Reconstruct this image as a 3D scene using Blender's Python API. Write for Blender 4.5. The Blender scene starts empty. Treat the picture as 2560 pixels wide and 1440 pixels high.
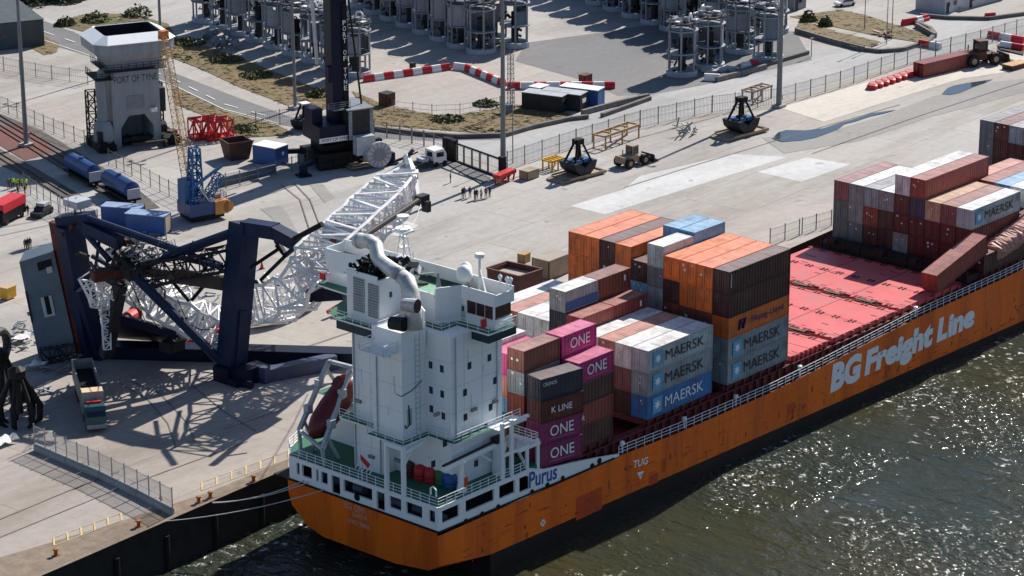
import bpy, math, random
from mathutils import Vector, Matrix
R = math.radians
rnd = random.Random(11)
S = bpy.context.scene
COL = S.collection
# ------------------------------------------------------------------ camera
CP = Vector((-246.27, -196.68, 124.94))
YAW, PIT, ROLL, FPX = 0.72570, 0.32300, -0.0033, 6850.16
_d = Vector((math.cos(PIT)*math.cos(YAW), math.cos(PIT)*math.sin(YAW), -math.sin(PIT)))
_r = _d.cross(Vector((0, 0, 1))).normalized(); _u = _r.cross(_d)
_c, _s = math.cos(ROLL), math.sin(ROLL)
CR, CU = _c*_r + _s*_u, -_s*_r + _c*_u
cam = bpy.data.objects.new('camera', bpy.data.cameras.new('camera'))
COL.objects.link(cam); S.camera = cam
cam.data.sensor_width = 36; cam.data.lens = FPX/2560*36
cam.data.clip_start = 1; cam.data.clip_end = 12000
cam.matrix_world = Matrix(((CR.x, CU.x, -_d.x, CP.x), (CR.y, CU.y, -_d.y, CP.y), (CR.z, CU.z, -_d.z, CP.z), (0, 0, 0, 1)))
# ------------------------------------------------------------------ light
SUNV = Vector((-1.30, -0.165, -1.0)).normalized()
EXPO = 0.52
w = bpy.data.worlds.new('World'); S.world = w; w.use_nodes = True
nt = w.node_tree; bg = nt.nodes['Background']
sky = nt.nodes.new('ShaderNodeTexSky'); sky.sky_type = 'NISHITA'; sky.sun_disc = False
sky.sun_elevation = math.asin(-SUNV.z); sky.sun_rotation = math.atan2(-SUNV.x, -SUNV.y)
sky.air_density = 1.0; sky.dust_density = 0.4; sky.ozone_density = 1.5
tint = nt.nodes.new('ShaderNodeMix'); tint.data_type = 'RGBA'; tint.blend_type = 'MULTIPLY'; tint.inputs[0].default_value = 1; tint.inputs[7].default_value = (.92, .98, 1.08, 1)
nt.links.new(sky.outputs[0], tint.inputs[6]); nt.links.new(tint.outputs[2], bg.inputs[0]); bg.inputs[1].default_value = 0.064
sd = bpy.data.lights.new('sun', 'SUN'); sd.energy = 4.9; sd.angle = R(0.53); sd.color = (1.0, 0.94, 0.86)
so = bpy.data.objects.new('sun', sd); COL.objects.link(so)
so.rotation_euler = SUNV.to_track_quat('-Z', 'Y').to_euler()
S.view_settings.view_transform = 'Standard'; S.view_settings.look = 'None'
S.view_settings.exposure = EXPO; S.view_settings.gamma = 1
# ------------------------------------------------------------------ surveying the photograph: pixel -> point at a real height
Q = 5.7            # quay level above the water (m)
def ray(x, y): return CR*((x-1280)/FPX) + CU*(-(y-720)/FPX) + _d
def G(x, y, z=Q):
    d = ray(x, y); return CP + d*((z-CP.z)/d.z)
def AY(x, y, Y):
    d = ray(x, y); return CP + d*((Y-CP.y)/d.y)
def AX(x, y, X):
    d = ray(x, y); return CP + d*((X-CP.x)/d.x)
V = Vector
# ------------------------------------------------------------------ materials
MATS = {}
def mat(name, col, rough=0.6, metal=0.0, var=0.15, scale=0.6, dirt=None, damt=0.5, dscale=0.25, bump=0.0, spec=0.4, streak=False, ocol=False):
    if name in MATS: return MATS[name]
    m = bpy.data.materials.new(name); m.use_nodes = True; t = m.node_tree; n = t.nodes; L = t.links
    b = n['Principled BSDF']; b.inputs['Roughness'].default_value = rough; b.inputs['Metallic'].default_value = metal
    b.inputs['Specular IOR Level'].default_value = spec
    tc = n.new('ShaderNodeTexCoord'); mp = n.new('ShaderNodeMapping')
    L.new(tc.outputs['Object'], mp.inputs[0])
    if streak: mp.inputs['Scale'].default_value = (1, 1, 0.12)
    nz = n.new('ShaderNodeTexNoise'); nz.inputs['Scale'].default_value = scale; nz.inputs['Detail'].default_value = 6; nz.inputs['Roughness'].default_value = 0.65
    L.new(mp.outputs[0], nz.inputs['Vector'])
    mr = n.new('ShaderNodeMapRange'); mr.inputs[1].default_value = 0.3; mr.inputs[2].default_value = 0.7
    mr.inputs[3].default_value = 1-var; mr.inputs[4].default_value = 1+var
    L.new(nz.outputs[0], mr.inputs[0])
    mul = n.new('ShaderNodeMix'); mul.data_type = 'RGBA'; mul.blend_type = 'MULTIPLY'; mul.inputs[0].default_value = 1
    if ocol:
        oi = n.new('ShaderNodeObjectInfo'); L.new(oi.outputs['Color'], mul.inputs[6])
        ad = n.new('ShaderNodeVectorMath'); ad.operation = 'SCALE'; ad.inputs[3].default_value = 50
        cb = n.new('ShaderNodeCombineXYZ'); L.new(oi.outputs['Random'], cb.inputs[0]); L.new(oi.outputs['Random'], cb.inputs[1])
        L.new(cb.outputs[0], ad.inputs[0]); L.new(ad.outputs[0], mp.inputs['Location'])
    else: mul.inputs[6].default_value = (*col, 1)
    L.new(mr.outputs[0], mul.inputs[7]); out = mul.outputs[2]
    if dirt:
        n2 = n.new('ShaderNodeTexNoise'); n2.inputs['Scale'].default_value = dscale; n2.inputs['Detail'].default_value = 8; n2.inputs['Roughness'].default_value = 0.7
        L.new(mp.outputs[0], n2.inputs['Vector'])
        r2 = n.new('ShaderNodeMapRange'); r2.inputs[1].default_value = 0.48; r2.inputs[2].default_value = 0.72; r2.inputs[4].default_value = damt
        L.new(n2.outputs[0], r2.inputs[0])
        mx = n.new('ShaderNodeMix'); mx.data_type = 'RGBA'; L.new(r2.outputs[0], mx.inputs[0]); L.new(out, mx.inputs[6]); mx.inputs[7].default_value = (*dirt, 1)
        out = mx.outputs[2]
    L.new(out, b.inputs['Base Color'])
    if bump:
        bp = n.new('ShaderNodeBump'); bp.inputs['Strength'].default_value = bump; bp.inputs['Distance'].default_value = 0.1
        L.new(nz.outputs[0], bp.inputs['Height']); L.new(bp.outputs[0], b.inputs['Normal'])
    MATS[name] = m; return m
M_ = dict(
 navy=mat('navy_paint', (0.010, 0.022, 0.062), 0.5, var=0.3, dirt=(0.03, 0.035, 0.05), damt=0.4, spec=.2),
 navy2=mat('crane_blue_paint', (0.006, 0.010, 0.030), 0.5, var=0.2, dirt=(0.02, 0.022, 0.03), damt=0.3, spec=.18),
 rusty=mat('rusted_edge', (0.10, 0.022, 0.016), 0.8, var=0.4, scale=1.5),
 black=mat('black_steel', (0.008, 0.008, 0.010), 0.6, var=0.3, spec=.2),
 dark=mat('dark_steel', (0.026, 0.028, 0.033), 0.6, var=0.4, dirt=(0.06, 0.04, 0.03), spec=.25),
 white=mat('white_paint', (0.87, 0.89, 0.90), 0.4, var=0.05, dirt=(0.45, 0.42, 0.38), damt=0.3, dscale=0.3, streak=True),
 lattice=mat('white_boom_paint', (0.80, 0.81, 0.82), 0.4, var=0.1, dirt=(0.35, 0.33, 0.33), damt=0.5),
 lgrey=mat('light_grey_paint', (0.42, 0.45, 0.48), 0.5, var=0.15, dirt=(0.2, 0.18, 0.16), damt=0.4),
 grey=mat('grey_paint', (0.20, 0.22, 0.25), 0.5, var=0.15, dirt=(0.1, 0.09, 0.08), damt=0.4),
 house=mat('slate_panel', (0.11, 0.15, 0.19), 0.5, var=0.12, dirt=(0.05, 0.06, 0.07), damt=0.4),
 green=mat('green_deck', (0.03, 0.16, 0.085), 0.6, var=0.2, dirt=(0.02, 0.05, 0.04), damt=0.6, dscale=0.6),
 orange=mat('orange_hull_paint', (0.92, 0.165, 0.007), 0.42, var=0.10, scale=0.15, dirt=(0.42, 0.05, 0.012), damt=0.9, dscale=0.22, streak=True),
 boot=mat('boot_topping', (0.014, 0.008, 0.009), 0.6, var=0.3, scale=0.3),
 hatch=mat('red_hatch_paint', (0.60, 0.095, 0.10), 0.5, var=0.14, scale=0.3, dirt=(0.40, 0.16, 0.14), damt=0.75, dscale=0.35),
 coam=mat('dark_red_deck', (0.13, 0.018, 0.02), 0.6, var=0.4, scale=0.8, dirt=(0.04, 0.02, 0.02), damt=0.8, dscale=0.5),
 red=mat('red_paint', (0.5, 0.02, 0.025), 0.5, var=0.2),
 dred=mat('lifeboat_red', (0.13, 0.012, 0.012), 0.4, var=0.15),
 glass=mat('dark_glass', (0.01, 0.015, 0.03), 0.1, var=0.1, spec=0.6),
 tint=mat('bridge_glass', (0.05, 0.015, 0.012), 0.15, var=0.3, spec=0.5),
 silver=mat('silver_pipe', (0.62, 0.61, 0.58), 0.48, metal=0.25, var=0.2, dirt=(0.10, 0.09, 0.08), damt=0.7, dscale=0.5),
 conc=mat('barrier_concrete', (0.32, 0.33, 0.33), 0.85, var=0.15),
 steel=mat('galvanised_steel', (0.38, 0.39, 0.40), 0.5, var=0.2),
 fence=mat('fence_steel', (0.20, 0.20, 0.19), 0.6, var=0.2),
 mast=mat('mast_steel', (0.16, 0.17, 0.175), 0.55, var=0.15),
 yellow=mat('yellow_paint', (0.65, 0.36, 0.02), 0.5, var=0.2, dirt=(0.25, 0.14, 0.04), damt=0.5),
 ochre=mat('ochre_steel', (0.42, 0.25, 0.09), 0.6, var=0.25),
 blue=mat('blue_paint', (0.02, 0.09, 0.30), 0.45, var=0.15, dirt=(0.05, 0.06, 0.09), damt=0.4),
 tank=mat('tank_blue', (0.02, 0.06, 0.19), 0.35, var=0.2, dirt=(0.03, 0.03, 0.05), damt=0.5),
 dslate=mat('dark_slate_wall', (0.05, 0.07, 0.075), 0.7, var=.25), cblue=mat('crane_blue', (0.02, 0.11, 0.27), 0.45, var=0.2),
 ltblue=mat('pale_blue_roof', (0.25, 0.34, 0.5), 0.5, var=0.15),
 rust=mat('rust_brown', (0.10, 0.035, 0.025), 0.75, var=0.3, dirt=(0.16, 0.07, 0.04), damt=0.5),
 tan=mat('tan_steel', (0.32, 0.25, 0.17), 0.8, var=0.25),
 sand=mat('grain_fill', (0.36, 0.32, 0.27), 0.95, var=0.12),
 rubber=mat('rubber', (0.012, 0.012, 0.012), 0.85, var=0.3),
 wood=mat('timber', (0.35, 0.24, 0.14), 0.8, var=0.3),
 hopper=mat('hopper_grey', (0.27, 0.30, 0.33), 0.6, var=0.15, dirt=(0.13, 0.12, 0.11), damt=0.5, dscale=0.4, streak=True),
 tpg=mat('foundation_grey', (0.25, 0.27, 0.30), 0.5, var=0.2, dirt=(0.3, 0.3, 0.3), damt=0.3),
 tpl=mat('foundation_base', (0.33, 0.38, 0.43), 0.5, var=0.12),
 rbar=mat('barrier_red', (0.55, 0.02, 0.03), 0.5, var=0.15),
 wbar=mat('barrier_white', (0.78, 0.76, 0.74), 0.5, var=0.08),
 hiviz=mat('hi_vis', (0.45, 0.8, 0.03), 0.7, var=0.1), skin=mat('skin', (0.45, 0.26, 0.18), 0.6, var=0.05),
 cloth=mat('dark_cloth', (0.02, 0.022, 0.03), 0.9, var=0.2), cloth2=mat('grey_cloth', (0.12, 0.13, 0.14), 0.9, var=0.2),
 ink=mat('black_lettering', (0.012, 0.014, 0.02), 0.5, var=0.05), wink=mat('white_lettering', (0.9, 0.9, 0.9), 0.5, var=0.03),
 bink=mat('blue_lettering', (0.02, 0.10, 0.40), 0.5, var=0.03), hink=mat('navy_lettering', (0.02, 0.025, 0.12), 0.5, var=0.05),
 sqb=mat('sky_blue_panel', (0.13, 0.40, 0.62), 0.5, var=0.05),
 pink=mat('pink_line', (0.62, 0.25, 0.42), 0.5, var=0.03),
 rope=mat('mooring_rope', (0.45, 0.45, 0.42), 0.9, var=0.1),
 cpaint=mat('container_paint', (1, 1, 1), 0.42, var=0.22, scale=0.5, dirt=(0.14, 0.075, 0.05), damt=0.7, dscale=0.40, ocol=True, spec=0.5),
 cframe=mat('container_frame', (1, 1, 1), 0.5, var=0.25, scale=1.2, ocol=True),
)
# ------------------------------------------------------------------ mesh helpers
class MB:
    def __init__(s): s.v = []; s.f = []; s.m = []; s.mi = 0
    def add(s, vs, fs):
        o = len(s.v); s.v += [tuple(v) for v in vs]; s.f += [tuple(i+o for i in f) for f in fs]; s.m += [s.mi]*len(fs)
        return s
    def box(s, a, b):
        x0, y0, z0 = a; x1, y1, z1 = b
        return s.add([(x0,y0,z0),(x1,y0,z0),(x1,y1,z0),(x0,y1,z0),(x0,y0,z1),(x1,y0,z1),(x1,y1,z1),(x0,y1,z1)],
                     [(3,2,1,0),(4,5,6,7),(0,1,5,4),(1,2,6,5),(2,3,7,6),(3,0,4,7)])
    def beam(s, p, q, wd, h, up=(0,0,1)):
        p, q = V(p), V(q); d = (q-p).normalized(); up = V(up)
        if abs(d.dot(up)) > 0.97: up = V((0.3, 1, 0))
        r = d.cross(up).normalized(); u = r.cross(d)
        c = [(-wd/2,-h/2),(wd/2,-h/2),(wd/2,h/2),(-wd/2,h/2)]
        vs = [e + r*a + u*b for e in (p, q) for a, b in c]
        return s.add(vs, [(0,1,2,3),(7,6,5,4),(0,4,5,1),(1,5,6,2),(2,6,7,3),(3,7,4,0)])
    def tube(s, p, q, r, r2=None, n=7, caps=True):
        p, q = V(p), V(q); d = (q-p)
        if d.length < 1e-6: return s
        d.normalize(); a = V((0,0,1)) if abs(d.z) < .9 else V((1,0,0)); x = d.cross(a).normalized(); y = d.cross(x); r2 = r if r2 is None else r2
        vs = []
        for e, rr in ((p, r), (q, r2)):
            for i in range(n): t = 2*math.pi*i/n; vs.append(e + (x*math.cos(t) + y*math.sin(t))*rr)
        fs = [(i, (i+1) % n, n+(i+1) % n, n+i) for i in range(n)]
        if caps: fs += [tuple(range(n))[::-1], tuple(range(n, 2*n))]
        return s.add(vs, fs)
    def path(s, pts, r, n=8, caps=True):
        pts = [V(p) for p in pts]; k = len(pts); rs = r if isinstance(r, (list, tuple)) else [r]*k
        vs = []; px = None
        for i, p in enumerate(pts):
            d = (pts[min(i+1, k-1)] - pts[max(i-1, 0)]).normalized()
            if px is None: px = d.cross(V((0.12, 0.2, 1))).normalized()
            px = (px - d*px.dot(d)).normalized(); py = d.cross(px)
            for j in range(n): t = 2*math.pi*j/n; vs.append(p + (px*math.cos(t) + py*math.sin(t))*rs[i])
        fs = [(i*n+j, i*n+(j+1) % n, (i+1)*n+(j+1) % n, (i+1)*n+j) for i in range(k-1) for j in range(n)]
        if caps: fs += [tuple(range(n))[::-1], tuple(range((k-1)*n, k*n))]
        return s.add(vs, fs)
    def prism(s, pts, z0, z1):
        n = len(pts); ar = sum(pts[i][0]*pts[(i+1) % n][1] - pts[(i+1) % n][0]*pts[i][1] for i in range(n))
        if ar < 0: pts = list(pts)[::-1]
        return s.add([(p[0], p[1], z0) for p in pts] + [(p[0], p[1], z1) for p in pts],
                     [tuple(range(n))[::-1], tuple(range(n, 2*n))] + [(i, (i+1) % n, n+(i+1) % n, n+i) for i in range(n)])
    def loft(s, rings, cap0=True, cap1=True):
        n = len(rings[0]); vs = [p for r in rings for p in r]
        fs = [(i*n+j, i*n+(j+1) % n, (i+1)*n+(j+1) % n, (i+1)*n+j) for i in range(len(rings)-1) for j in range(n)]
        if cap0: fs.append(tuple(range(n))[::-1])
        if cap1: fs.append(tuple(range((len(rings)-1)*n, len(rings)*n)))
        return s.add(vs, fs)
    def lathe(s, prof, c=(0,0), n=16, caps=True):
        return s.loft([[(c[0]+r*math.cos(2*math.pi*j/n), c[1]+r*math.sin(2*math.pi*j/n), z) for j in range(n)] for r, z in prof], caps, caps)
    def sheet(s, pts): return s.add(pts, [tuple(range(len(pts)))])
    def mesh(s, name, mats, smooth=False):
        me = bpy.data.meshes.new(name); me.from_pydata(s.v, [], s.f)
        for m in (mats if isinstance(mats, (list, tuple)) else [mats]): me.materials.append(m)
        if max(s.m or [0]): me.polygons.foreach_set('material_index', s.m)
        if smooth: me.polygons.foreach_set('use_smooth', [True]*len(me.polygons))
        me.update(); return me
    def build(s, name, mats, parent=None, loc=None, smooth=False):
        return link(name, s.mesh(name, mats, smooth), parent, loc)
def link(name, me, parent=None, loc=None, rz=None):
    o = bpy.data.objects.new(name, me); COL.objects.link(o)
    if parent: o.parent = parent
    if loc is not None: o.location = loc
    if rz is not None: o.rotation_euler = (0, 0, rz)
    return o
def tag(o, label, cat, group=None):
    o['label'] = label; o['category'] = cat
    if group: o['group'] = group
    return o
def thing(name, label, cat, loc=(0,0,0), rz=0, group=None):
    return tag(link(name, None, None, loc, rz), label, cat, group)
def struct(o, kind='structure'): o['kind'] = kind; return o
def copy_tree(o, parent=None):
    c = o.copy(); COL.objects.link(c)
    if parent: c.parent = parent
    for ch in list(o.children): copy_tree(ch, c)
    return c
TXT = {}
def text_mesh(body, mt, bold=0.0, shear=0.0, extr=0.012):
    k = (body, mt.name, bold, shear)
    if k in TXT: return TXT[k]
    cu = bpy.data.curves.new('t', 'FONT'); cu.body = body; cu.offset = bold; cu.shear = shear; cu.extrude = 0; cu.resolution_u = 3
    ob = bpy.data.objects.new('t', cu); COL.objects.link(ob)
    me = bpy.data.meshes.new_from_object(ob.evaluated_get(bpy.context.evaluated_depsgraph_get()))
    bpy.data.objects.remove(ob); bpy.data.curves.remove(cu)
    xs = [v.co.x for v in me.vertices]; ys = [v.co.y for v in me.vertices]
    x0, x1, y0, y1 = min(xs), max(xs), min(ys), max(ys)
    for v in me.vertices: v.co.x = (v.co.x-x0)/(x1-x0); v.co.y = (v.co.y-y0)/(y1-y0); v.co.z = 0
    me.materials.clear(); me.materials.append(mt); me.name = 'lettering'
    TXT[k] = me; return me
def lettering(body, mt, p, xd, yd, wd, h, parent=None, bold=0.0, shear=0.0, name='lettering'):
    me = text_mesh(body, mt, bold, shear)
    o = link(name, me, parent); xd, yd = V(xd).normalized(), V(yd).normalized(); z = xd.cross(yd)
    m = Matrix(((xd.x*wd, yd.x*h, z.x, p[0]), (xd.y*wd, yd.y*h, z.y, p[1]), (xd.z*wd, yd.z*h, z.z, p[2]), (0,0,0,1)))
    o.matrix_local = m; return o
def lattice(mb, pts, ws, hs, n, rc, rb, up=(0,0,1), jit=0.0, skip=0.0):
    pts = [V(p) for p in pts]; segs = [(pts[i+1]-pts[i]).length for i in range(len(pts)-1)]; tot = sum(segs)
    def at(t):
        d = t*tot
        for i, l in enumerate(segs):
            if d <= l or i == len(segs)-1: return pts[i].lerp(pts[i+1], d/l if l else 0), (pts[i+1]-pts[i]).normalized()
            d -= l
    rings = []
    for k in range(n+1):
        t = k/n; p, d = at(t); r = d.cross(V(up)).normalized(); u = r.cross(d)
        wd = ws[0]+(ws[1]-ws[0])*t; h = hs[0]+(hs[1]-hs[0])*t
        rings.append([p + r*a*wd/2 + u*b*h/2 + V([rnd.uniform(-jit, jit) for _ in range(3)]) for a, b in ((-1,-1),(1,-1),(1,1),(-1,1))])
    for k in range(n+1):
        for j in range(4):
            if rnd.random() >= skip: mb.tube(rings[k][j], rings[k][(j+1) % 4], rb, n=4)
            if k < n:
                mb.tube(rings[k][j], rings[k+1][j], rc, n=5)
                if rnd.random() >= skip:
                    a, b = (j, (j+1) % 4) if k % 2 else ((j+1) % 4, j)
                    mb.tube(rings[k][a], rings[k+1][b], rb, n=4)
    return mb
# ================================================================== GROUND, WATER
def ground_mat(name, c1, c2, stain, joints=True, rough=0.85, fine=(0.82, 1.12), fcol=1.0):
    m = bpy.data.materials.new(name); m.use_nodes = True; t = m.node_tree; n = t.nodes; L = t.links; b = n['Principled BSDF']
    b.inputs['Roughness'].default_value = rough; b.inputs['Specular IOR Level'].default_value = 0.25
    tc = n.new('ShaderNodeTexCoord'); P = tc.outputs['Object']
    def noise(sc, det=6, ro=.6, vec=P):
        x = n.new('ShaderNodeTexNoise'); x.inputs['Scale'].default_value = sc; x.inputs['Detail'].default_value = det; x.inputs['Roughness'].default_value = ro
        L.new(vec, x.inputs['Vector']); return x.outputs[0]
    def rng(v, a, b_, c, d):
        x = n.new('ShaderNodeMapRange'); x.inputs[1].default_value = a; x.inputs[2].default_value = b_; x.inputs[3].default_value = c; x.inputs[4].default_value = d
        L.new(v, x.inputs[0]); return x.outputs[0]
    def mix(fac, a, b_, mode='MIX'):
        x = n.new('ShaderNodeMix'); x.data_type = 'RGBA'; x.blend_type = mode
        for s, v in ((0, fac), (6, a), (7, b_)):
            if hasattr(v, 'links'): L.new(v, x.inputs[s])
            else: x.inputs[s].default_value = v if s == 0 else (*v, 1)
        return x.outputs[2]
    col = mix(rng(noise(0.012, 3), .4, .6, 0, 1), c1, c2)
    mp = n.new('ShaderNodeMapping'); mp.inputs['Rotation'].default_value = (0, 0, R(-4)); mp.inputs['Scale'].default_value = (0.25, 1, 1); L.new(P, mp.inputs[0])
    col = mix(rng(noise(0.08, 9, .72, mp.outputs[0]), .46, .70, 0, .9), col, stain)
    col = mix(1.0, col, rng(noise(0.7, 8, .75), .25, .75, fine[0], fine[1]), 'MULTIPLY')
    if joints:
        br = n.new('ShaderNodeTexBrick'); br.offset = 0.5
        for k, v in (('Scale', 1.0), ('Mortar Size', .10), ('Brick Width', 24.0), ('Row Height', 11.0), ('Mortar Smooth', .5)): br.inputs[k].default_value = v
        br.inputs['Color1'].default_value = (1, 1, 1, 1); br.inputs['Color2'].default_value = (.85, .85, .86, 1); br.inputs['Mortar'].default_value = (.62, .60, .58, 1)
        mp2 = n.new('ShaderNodeMapping'); mp2.inputs['Rotation'].default_value = (0, 0, R(-3)); L.new(P, mp2.inputs[0]); L.new(mp2.outputs[0], br.inputs['Vector'])
        col = mix(.8, col, br.outputs[0], 'MULTIPLY')
    # small dark oil spots
    col = mix(rng(noise(0.33, 2, .4), .70, .76, 0, .45), col, (.12, .11, .10))
    L.new(col, b.inputs['Base Color']); return m
GM = ground_mat('quay_concrete', (.42, .385, .345), (.43, .415, .395), (.27, .245, .215))
YM = ground_mat('yard_road_concrete', (.43, .425, .42), (.39, .39, .39), (.31, .305, .30))
AM = ground_mat('asphalt_grey', (.185, .185, .19), (.15, .15, .155), (.22, .215, .21), joints=False)
WM = ground_mat('new_white_concrete', (.60, .60, .60), (.54, .54, .535), (.42, .415, .41), joints=False)
SM = ground_mat('pale_sandy_concrete', (.58, .545, .48), (.53, .49, .44), (.40, .365, .32), joints=False)
DM = ground_mat('worn_dark_strip', (.27, .26, .25), (.31, .30, .28), (.22, .21, .20), joints=False)
TM = ground_mat('quay_edge_strip', (.31, .23, .16), (.25, .20, .15), (.12, .09, .075), joints=False, fine=(.55, 1.25))
RM = ground_mat('red_brown_pad', (.20, .07, .06), (.16, .07, .06), (.12, .08, .07), joints=False)
BM = ground_mat('rail_ballast', (.13, .11, .10), (.10, .09, .08), (.2, .17, .14), joints=False)
GRM = ground_mat('dry_grass_soil', (.20, .145, .075), (.135, .125, .055), (.24, .15, .08), joints=False, fine=(.6, 1.25))
q0 = G(233, 1383); q1 = G(633, 1208); QS = (q1.y-q0.y)/(q1.x-q0.x)
def qy(x): return q1.y + QS*(x-q1.x)
struct(MB().sheet([(-1500, qy(-1500), Q), (2500, qy(2500), Q), (3500, 4500, Q), (-1500, 4500, Q)]).build('quay_ground', GM))
lv = [0]
def patch(name, px, m, z=None):
    lv[0] += 1
    return struct(MB().sheet([G(x, y, Q) + V((0, 0, 0.004*lv[0])) for x, y in px]).build(name, m))
patch('yard_road', [(1060,352),(1262,350),(1425,302),(1545,262),(1800,190),(2000,150),(1985,100),(2120,128),(2230,132),(2330,110),(2340,70),(2250,35),(2330,45),(2560,40),(2560,88),(2300,150),(1950,248),(1600,318),(1265,415),(1130,372)], YM)
patch('access_road', [(-60,-10),(0,22),(60,26),(110,52),(215,92),(430,180),(600,246),(720,290),(800,306),(935,327),(1100,336),(1262,350),(1060,352),(930,345),(790,330),(700,312),(560,275),(435,215),(215,138),(100,105),(0,66),(-60,40)], AM)
patch('asphalt_yard', [(1316,107),(1497,82),(1700,50),(1990,80),(2030,150),(1800,205),(1640,235),(1545,240),(1470,205),(1287,153)], AM)
patch('white_slab', [(1425,515),(1560,473),(1600,440),(1832,385),(1968,393),(1512,536)], WM)
patch('white_slab', [(1893,430),(2015,394),(2128,411),(2002,455)], WM)
patch('white_slab', [(950,585),(990,545),(1048,563),(1000,592)], WM)
patch('sandy_slab', [(1950,270),(2180,202),(2420,152),(2570,125),(2570,172),(2400,198),(2230,250),(2060,305)], SM)
patch('worn_strip', [(1905,345),(1960,340),(2060,333),(2200,292),(2330,242),(2470,207),(2570,196),(2570,228),(2330,292),(2150,352),(1960,384)], DM)
patch('dark_slab', [(650,522),(700,514),(720,535),(748,590),(690,568),(680,545)], DM)
patch('dark_slab', [(772,460),(802,455),(837,494),(812,507)], DM)
patch('dark_slab', [(50,1165),(130,1155),(330,1330),(250,1300)], DM)
patch('warm_apron', [(-80,1450),(-80,1010),(235,905),(640,960),(760,1010),(735,1150),(520,1232),(300,1305),(0,1395)], ground_mat('warm_concrete', (.40,.355,.31), (.385,.345,.31), (.26,.225,.19)))
patch('quay_edge_strip', [(-80,1440),(0,1395),(300,1305),(520,1232),(720,1150),(720,1172),(640,1206),(233,1384),(-80,1520)], TM)
patch('rail_ballast', [(-40,262),(0,285),(100,325),(180,372),(340,470),(400,520),(330,530),(150,420),(60,362),(-40,300)], BM)
patch('rail_ballast', [(-40,355),(0,372),(80,415),(170,470),(240,510),(200,525),(60,440),(-40,395)], BM)
patch('red_pad', [(-20,318),(0,318),(60,312),(140,380),(62,402),(-20,352)], RM)
GRASS = [
 [(133,60),(215,35),(330,35),(420,60),(440,95),(560,130),(700,185),(830,240),(870,262),(800,275),(740,272),(600,218),(500,172),(430,145),(330,100),(210,80)],
 [(880,228),(960,262),(1040,280),(1120,292),(1200,280),(1290,262),(1380,270),(1430,287),(1420,299),(1330,320),(1262,338),(1130,328),(935,312)],
 [(435,218),(560,278),(700,316),(735,338),(600,345),(540,300),(440,262)],
 [(1975,42),(2100,25),(2170,40),(2260,70),(2330,88),(2310,108),(2200,92),(2050,60)],
 [(0,52),(60,66),(150,112),(140,132),(110,138),(60,110),(0,80)],
 [(2000,50),(2090,80),(2200,105),(2180,118),(2040,88),(1990,70)],
]
for g in GRASS: patch('grass_soil', g, GRM)
# puddles: shallow standing water
PM = bpy.data.materials.new('puddle_water'); PM.use_nodes = True
b = PM.node_tree.nodes['Principled BSDF']; b.inputs['Base Color'].default_value = (.045, .06, .08, 1); b.inputs['Roughness'].default_value = .08; b.inputs['Specular IOR Level'].default_value = 0.5
patch('puddle', [(1930,348),(1945,332),(1965,326),(2010,327),(2058,322),(2100,308),(2130,300),(2180,284),(2242,275),(2215,283),(2172,293),(2140,304),(2112,311),(2095,324),(2078,331),(2040,345),(2005,352),(1955,356)], PM)
patch('puddle', [(2354,236),(2368,222),(2384,215),(2420,208),(2450,204),(2482,199),(2462,208),(2432,219),(2400,233),(2376,238)], PM)
# quay wall
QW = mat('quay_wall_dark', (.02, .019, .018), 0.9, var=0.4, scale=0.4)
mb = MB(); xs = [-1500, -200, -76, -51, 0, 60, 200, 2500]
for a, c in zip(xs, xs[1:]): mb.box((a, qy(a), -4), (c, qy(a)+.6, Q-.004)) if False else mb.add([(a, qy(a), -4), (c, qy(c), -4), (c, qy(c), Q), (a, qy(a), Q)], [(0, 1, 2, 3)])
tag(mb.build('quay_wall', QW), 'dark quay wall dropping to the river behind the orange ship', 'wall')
mb = MB(); e = MB()
for i in range(26):
    x = -140+i*7.5; y = qy(x); mb.tube((x, y-.1, -3), (x, y-.1, Q-1.6), .4, n=8)
tag(mb.build('quay_fender_piles', M_['black']), 'row of dark tubular fender piles along the quay wall', 'quay piles')
bpy.data.objects['quay_fender_piles'].name = 'fender_piling'; struct(bpy.data.objects['fender_piling'], 'stuff')
# water
m = bpy.data.materials.new('river_water'); m.use_nodes = True; t = m.node_tree; n = t.nodes; L = t.links; b = n['Principled BSDF']
b.inputs['Roughness'].default_value = 0.10; b.inputs['IOR'].default_value = 1.33; b.inputs['Specular IOR Level'].default_value = 0.5
tc = n.new('ShaderNodeTexCoord')
def wn(sc, det, ro, stretch=(1, 1, 1), rot=0):
    mp = n.new('ShaderNodeMapping'); mp.inputs['Scale'].default_value = stretch; mp.inputs['Rotation'].default_value = (0, 0, R(rot)); L.new(tc.outputs['Object'], mp.inputs[0])
    x = n.new('ShaderNodeTexNoise'); x.inputs['Scale'].default_value = sc; x.inputs['Detail'].default_value = det; x.inputs['Roughness'].default_value = ro
    x.inputs['Distortion'].default_value = .4
    L.new(mp.outputs[0], x.inputs['Vector']); return x.outputs[0]
def mth(op, a, c):
    x = n.new('ShaderNodeMath'); x.operation = op
    for s, v in ((0, a), (1, c)):
        if hasattr(v, 'links'): L.new(v, x.inputs[s])
        else: x.inputs[s].default_value = v
    return x.outputs[0]
def mr(v, a, b_, c, d):
    x = n.new('ShaderNodeMapRange'); x.inputs[1].default_value = a; x.inputs[2].default_value = b_; x.inputs[3].default_value = c; x.inputs[4].default_value = d
    L.new(v, x.inputs[0]); return x.outputs[0]
rough_zone = mr(wn(.035, 3, .55, (1, 1.4, 1), 15), .40, .66, .12, 1.05)
h = mth('ADD', mth('MULTIPLY', wn(.40, 4, .55, (1, .55, 1), 20), .6), mth('MULTIPLY', mth('MULTIPLY', wn(1.3, 3, .6, (1, .6, 1), -15), .80), rough_zone))
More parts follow.
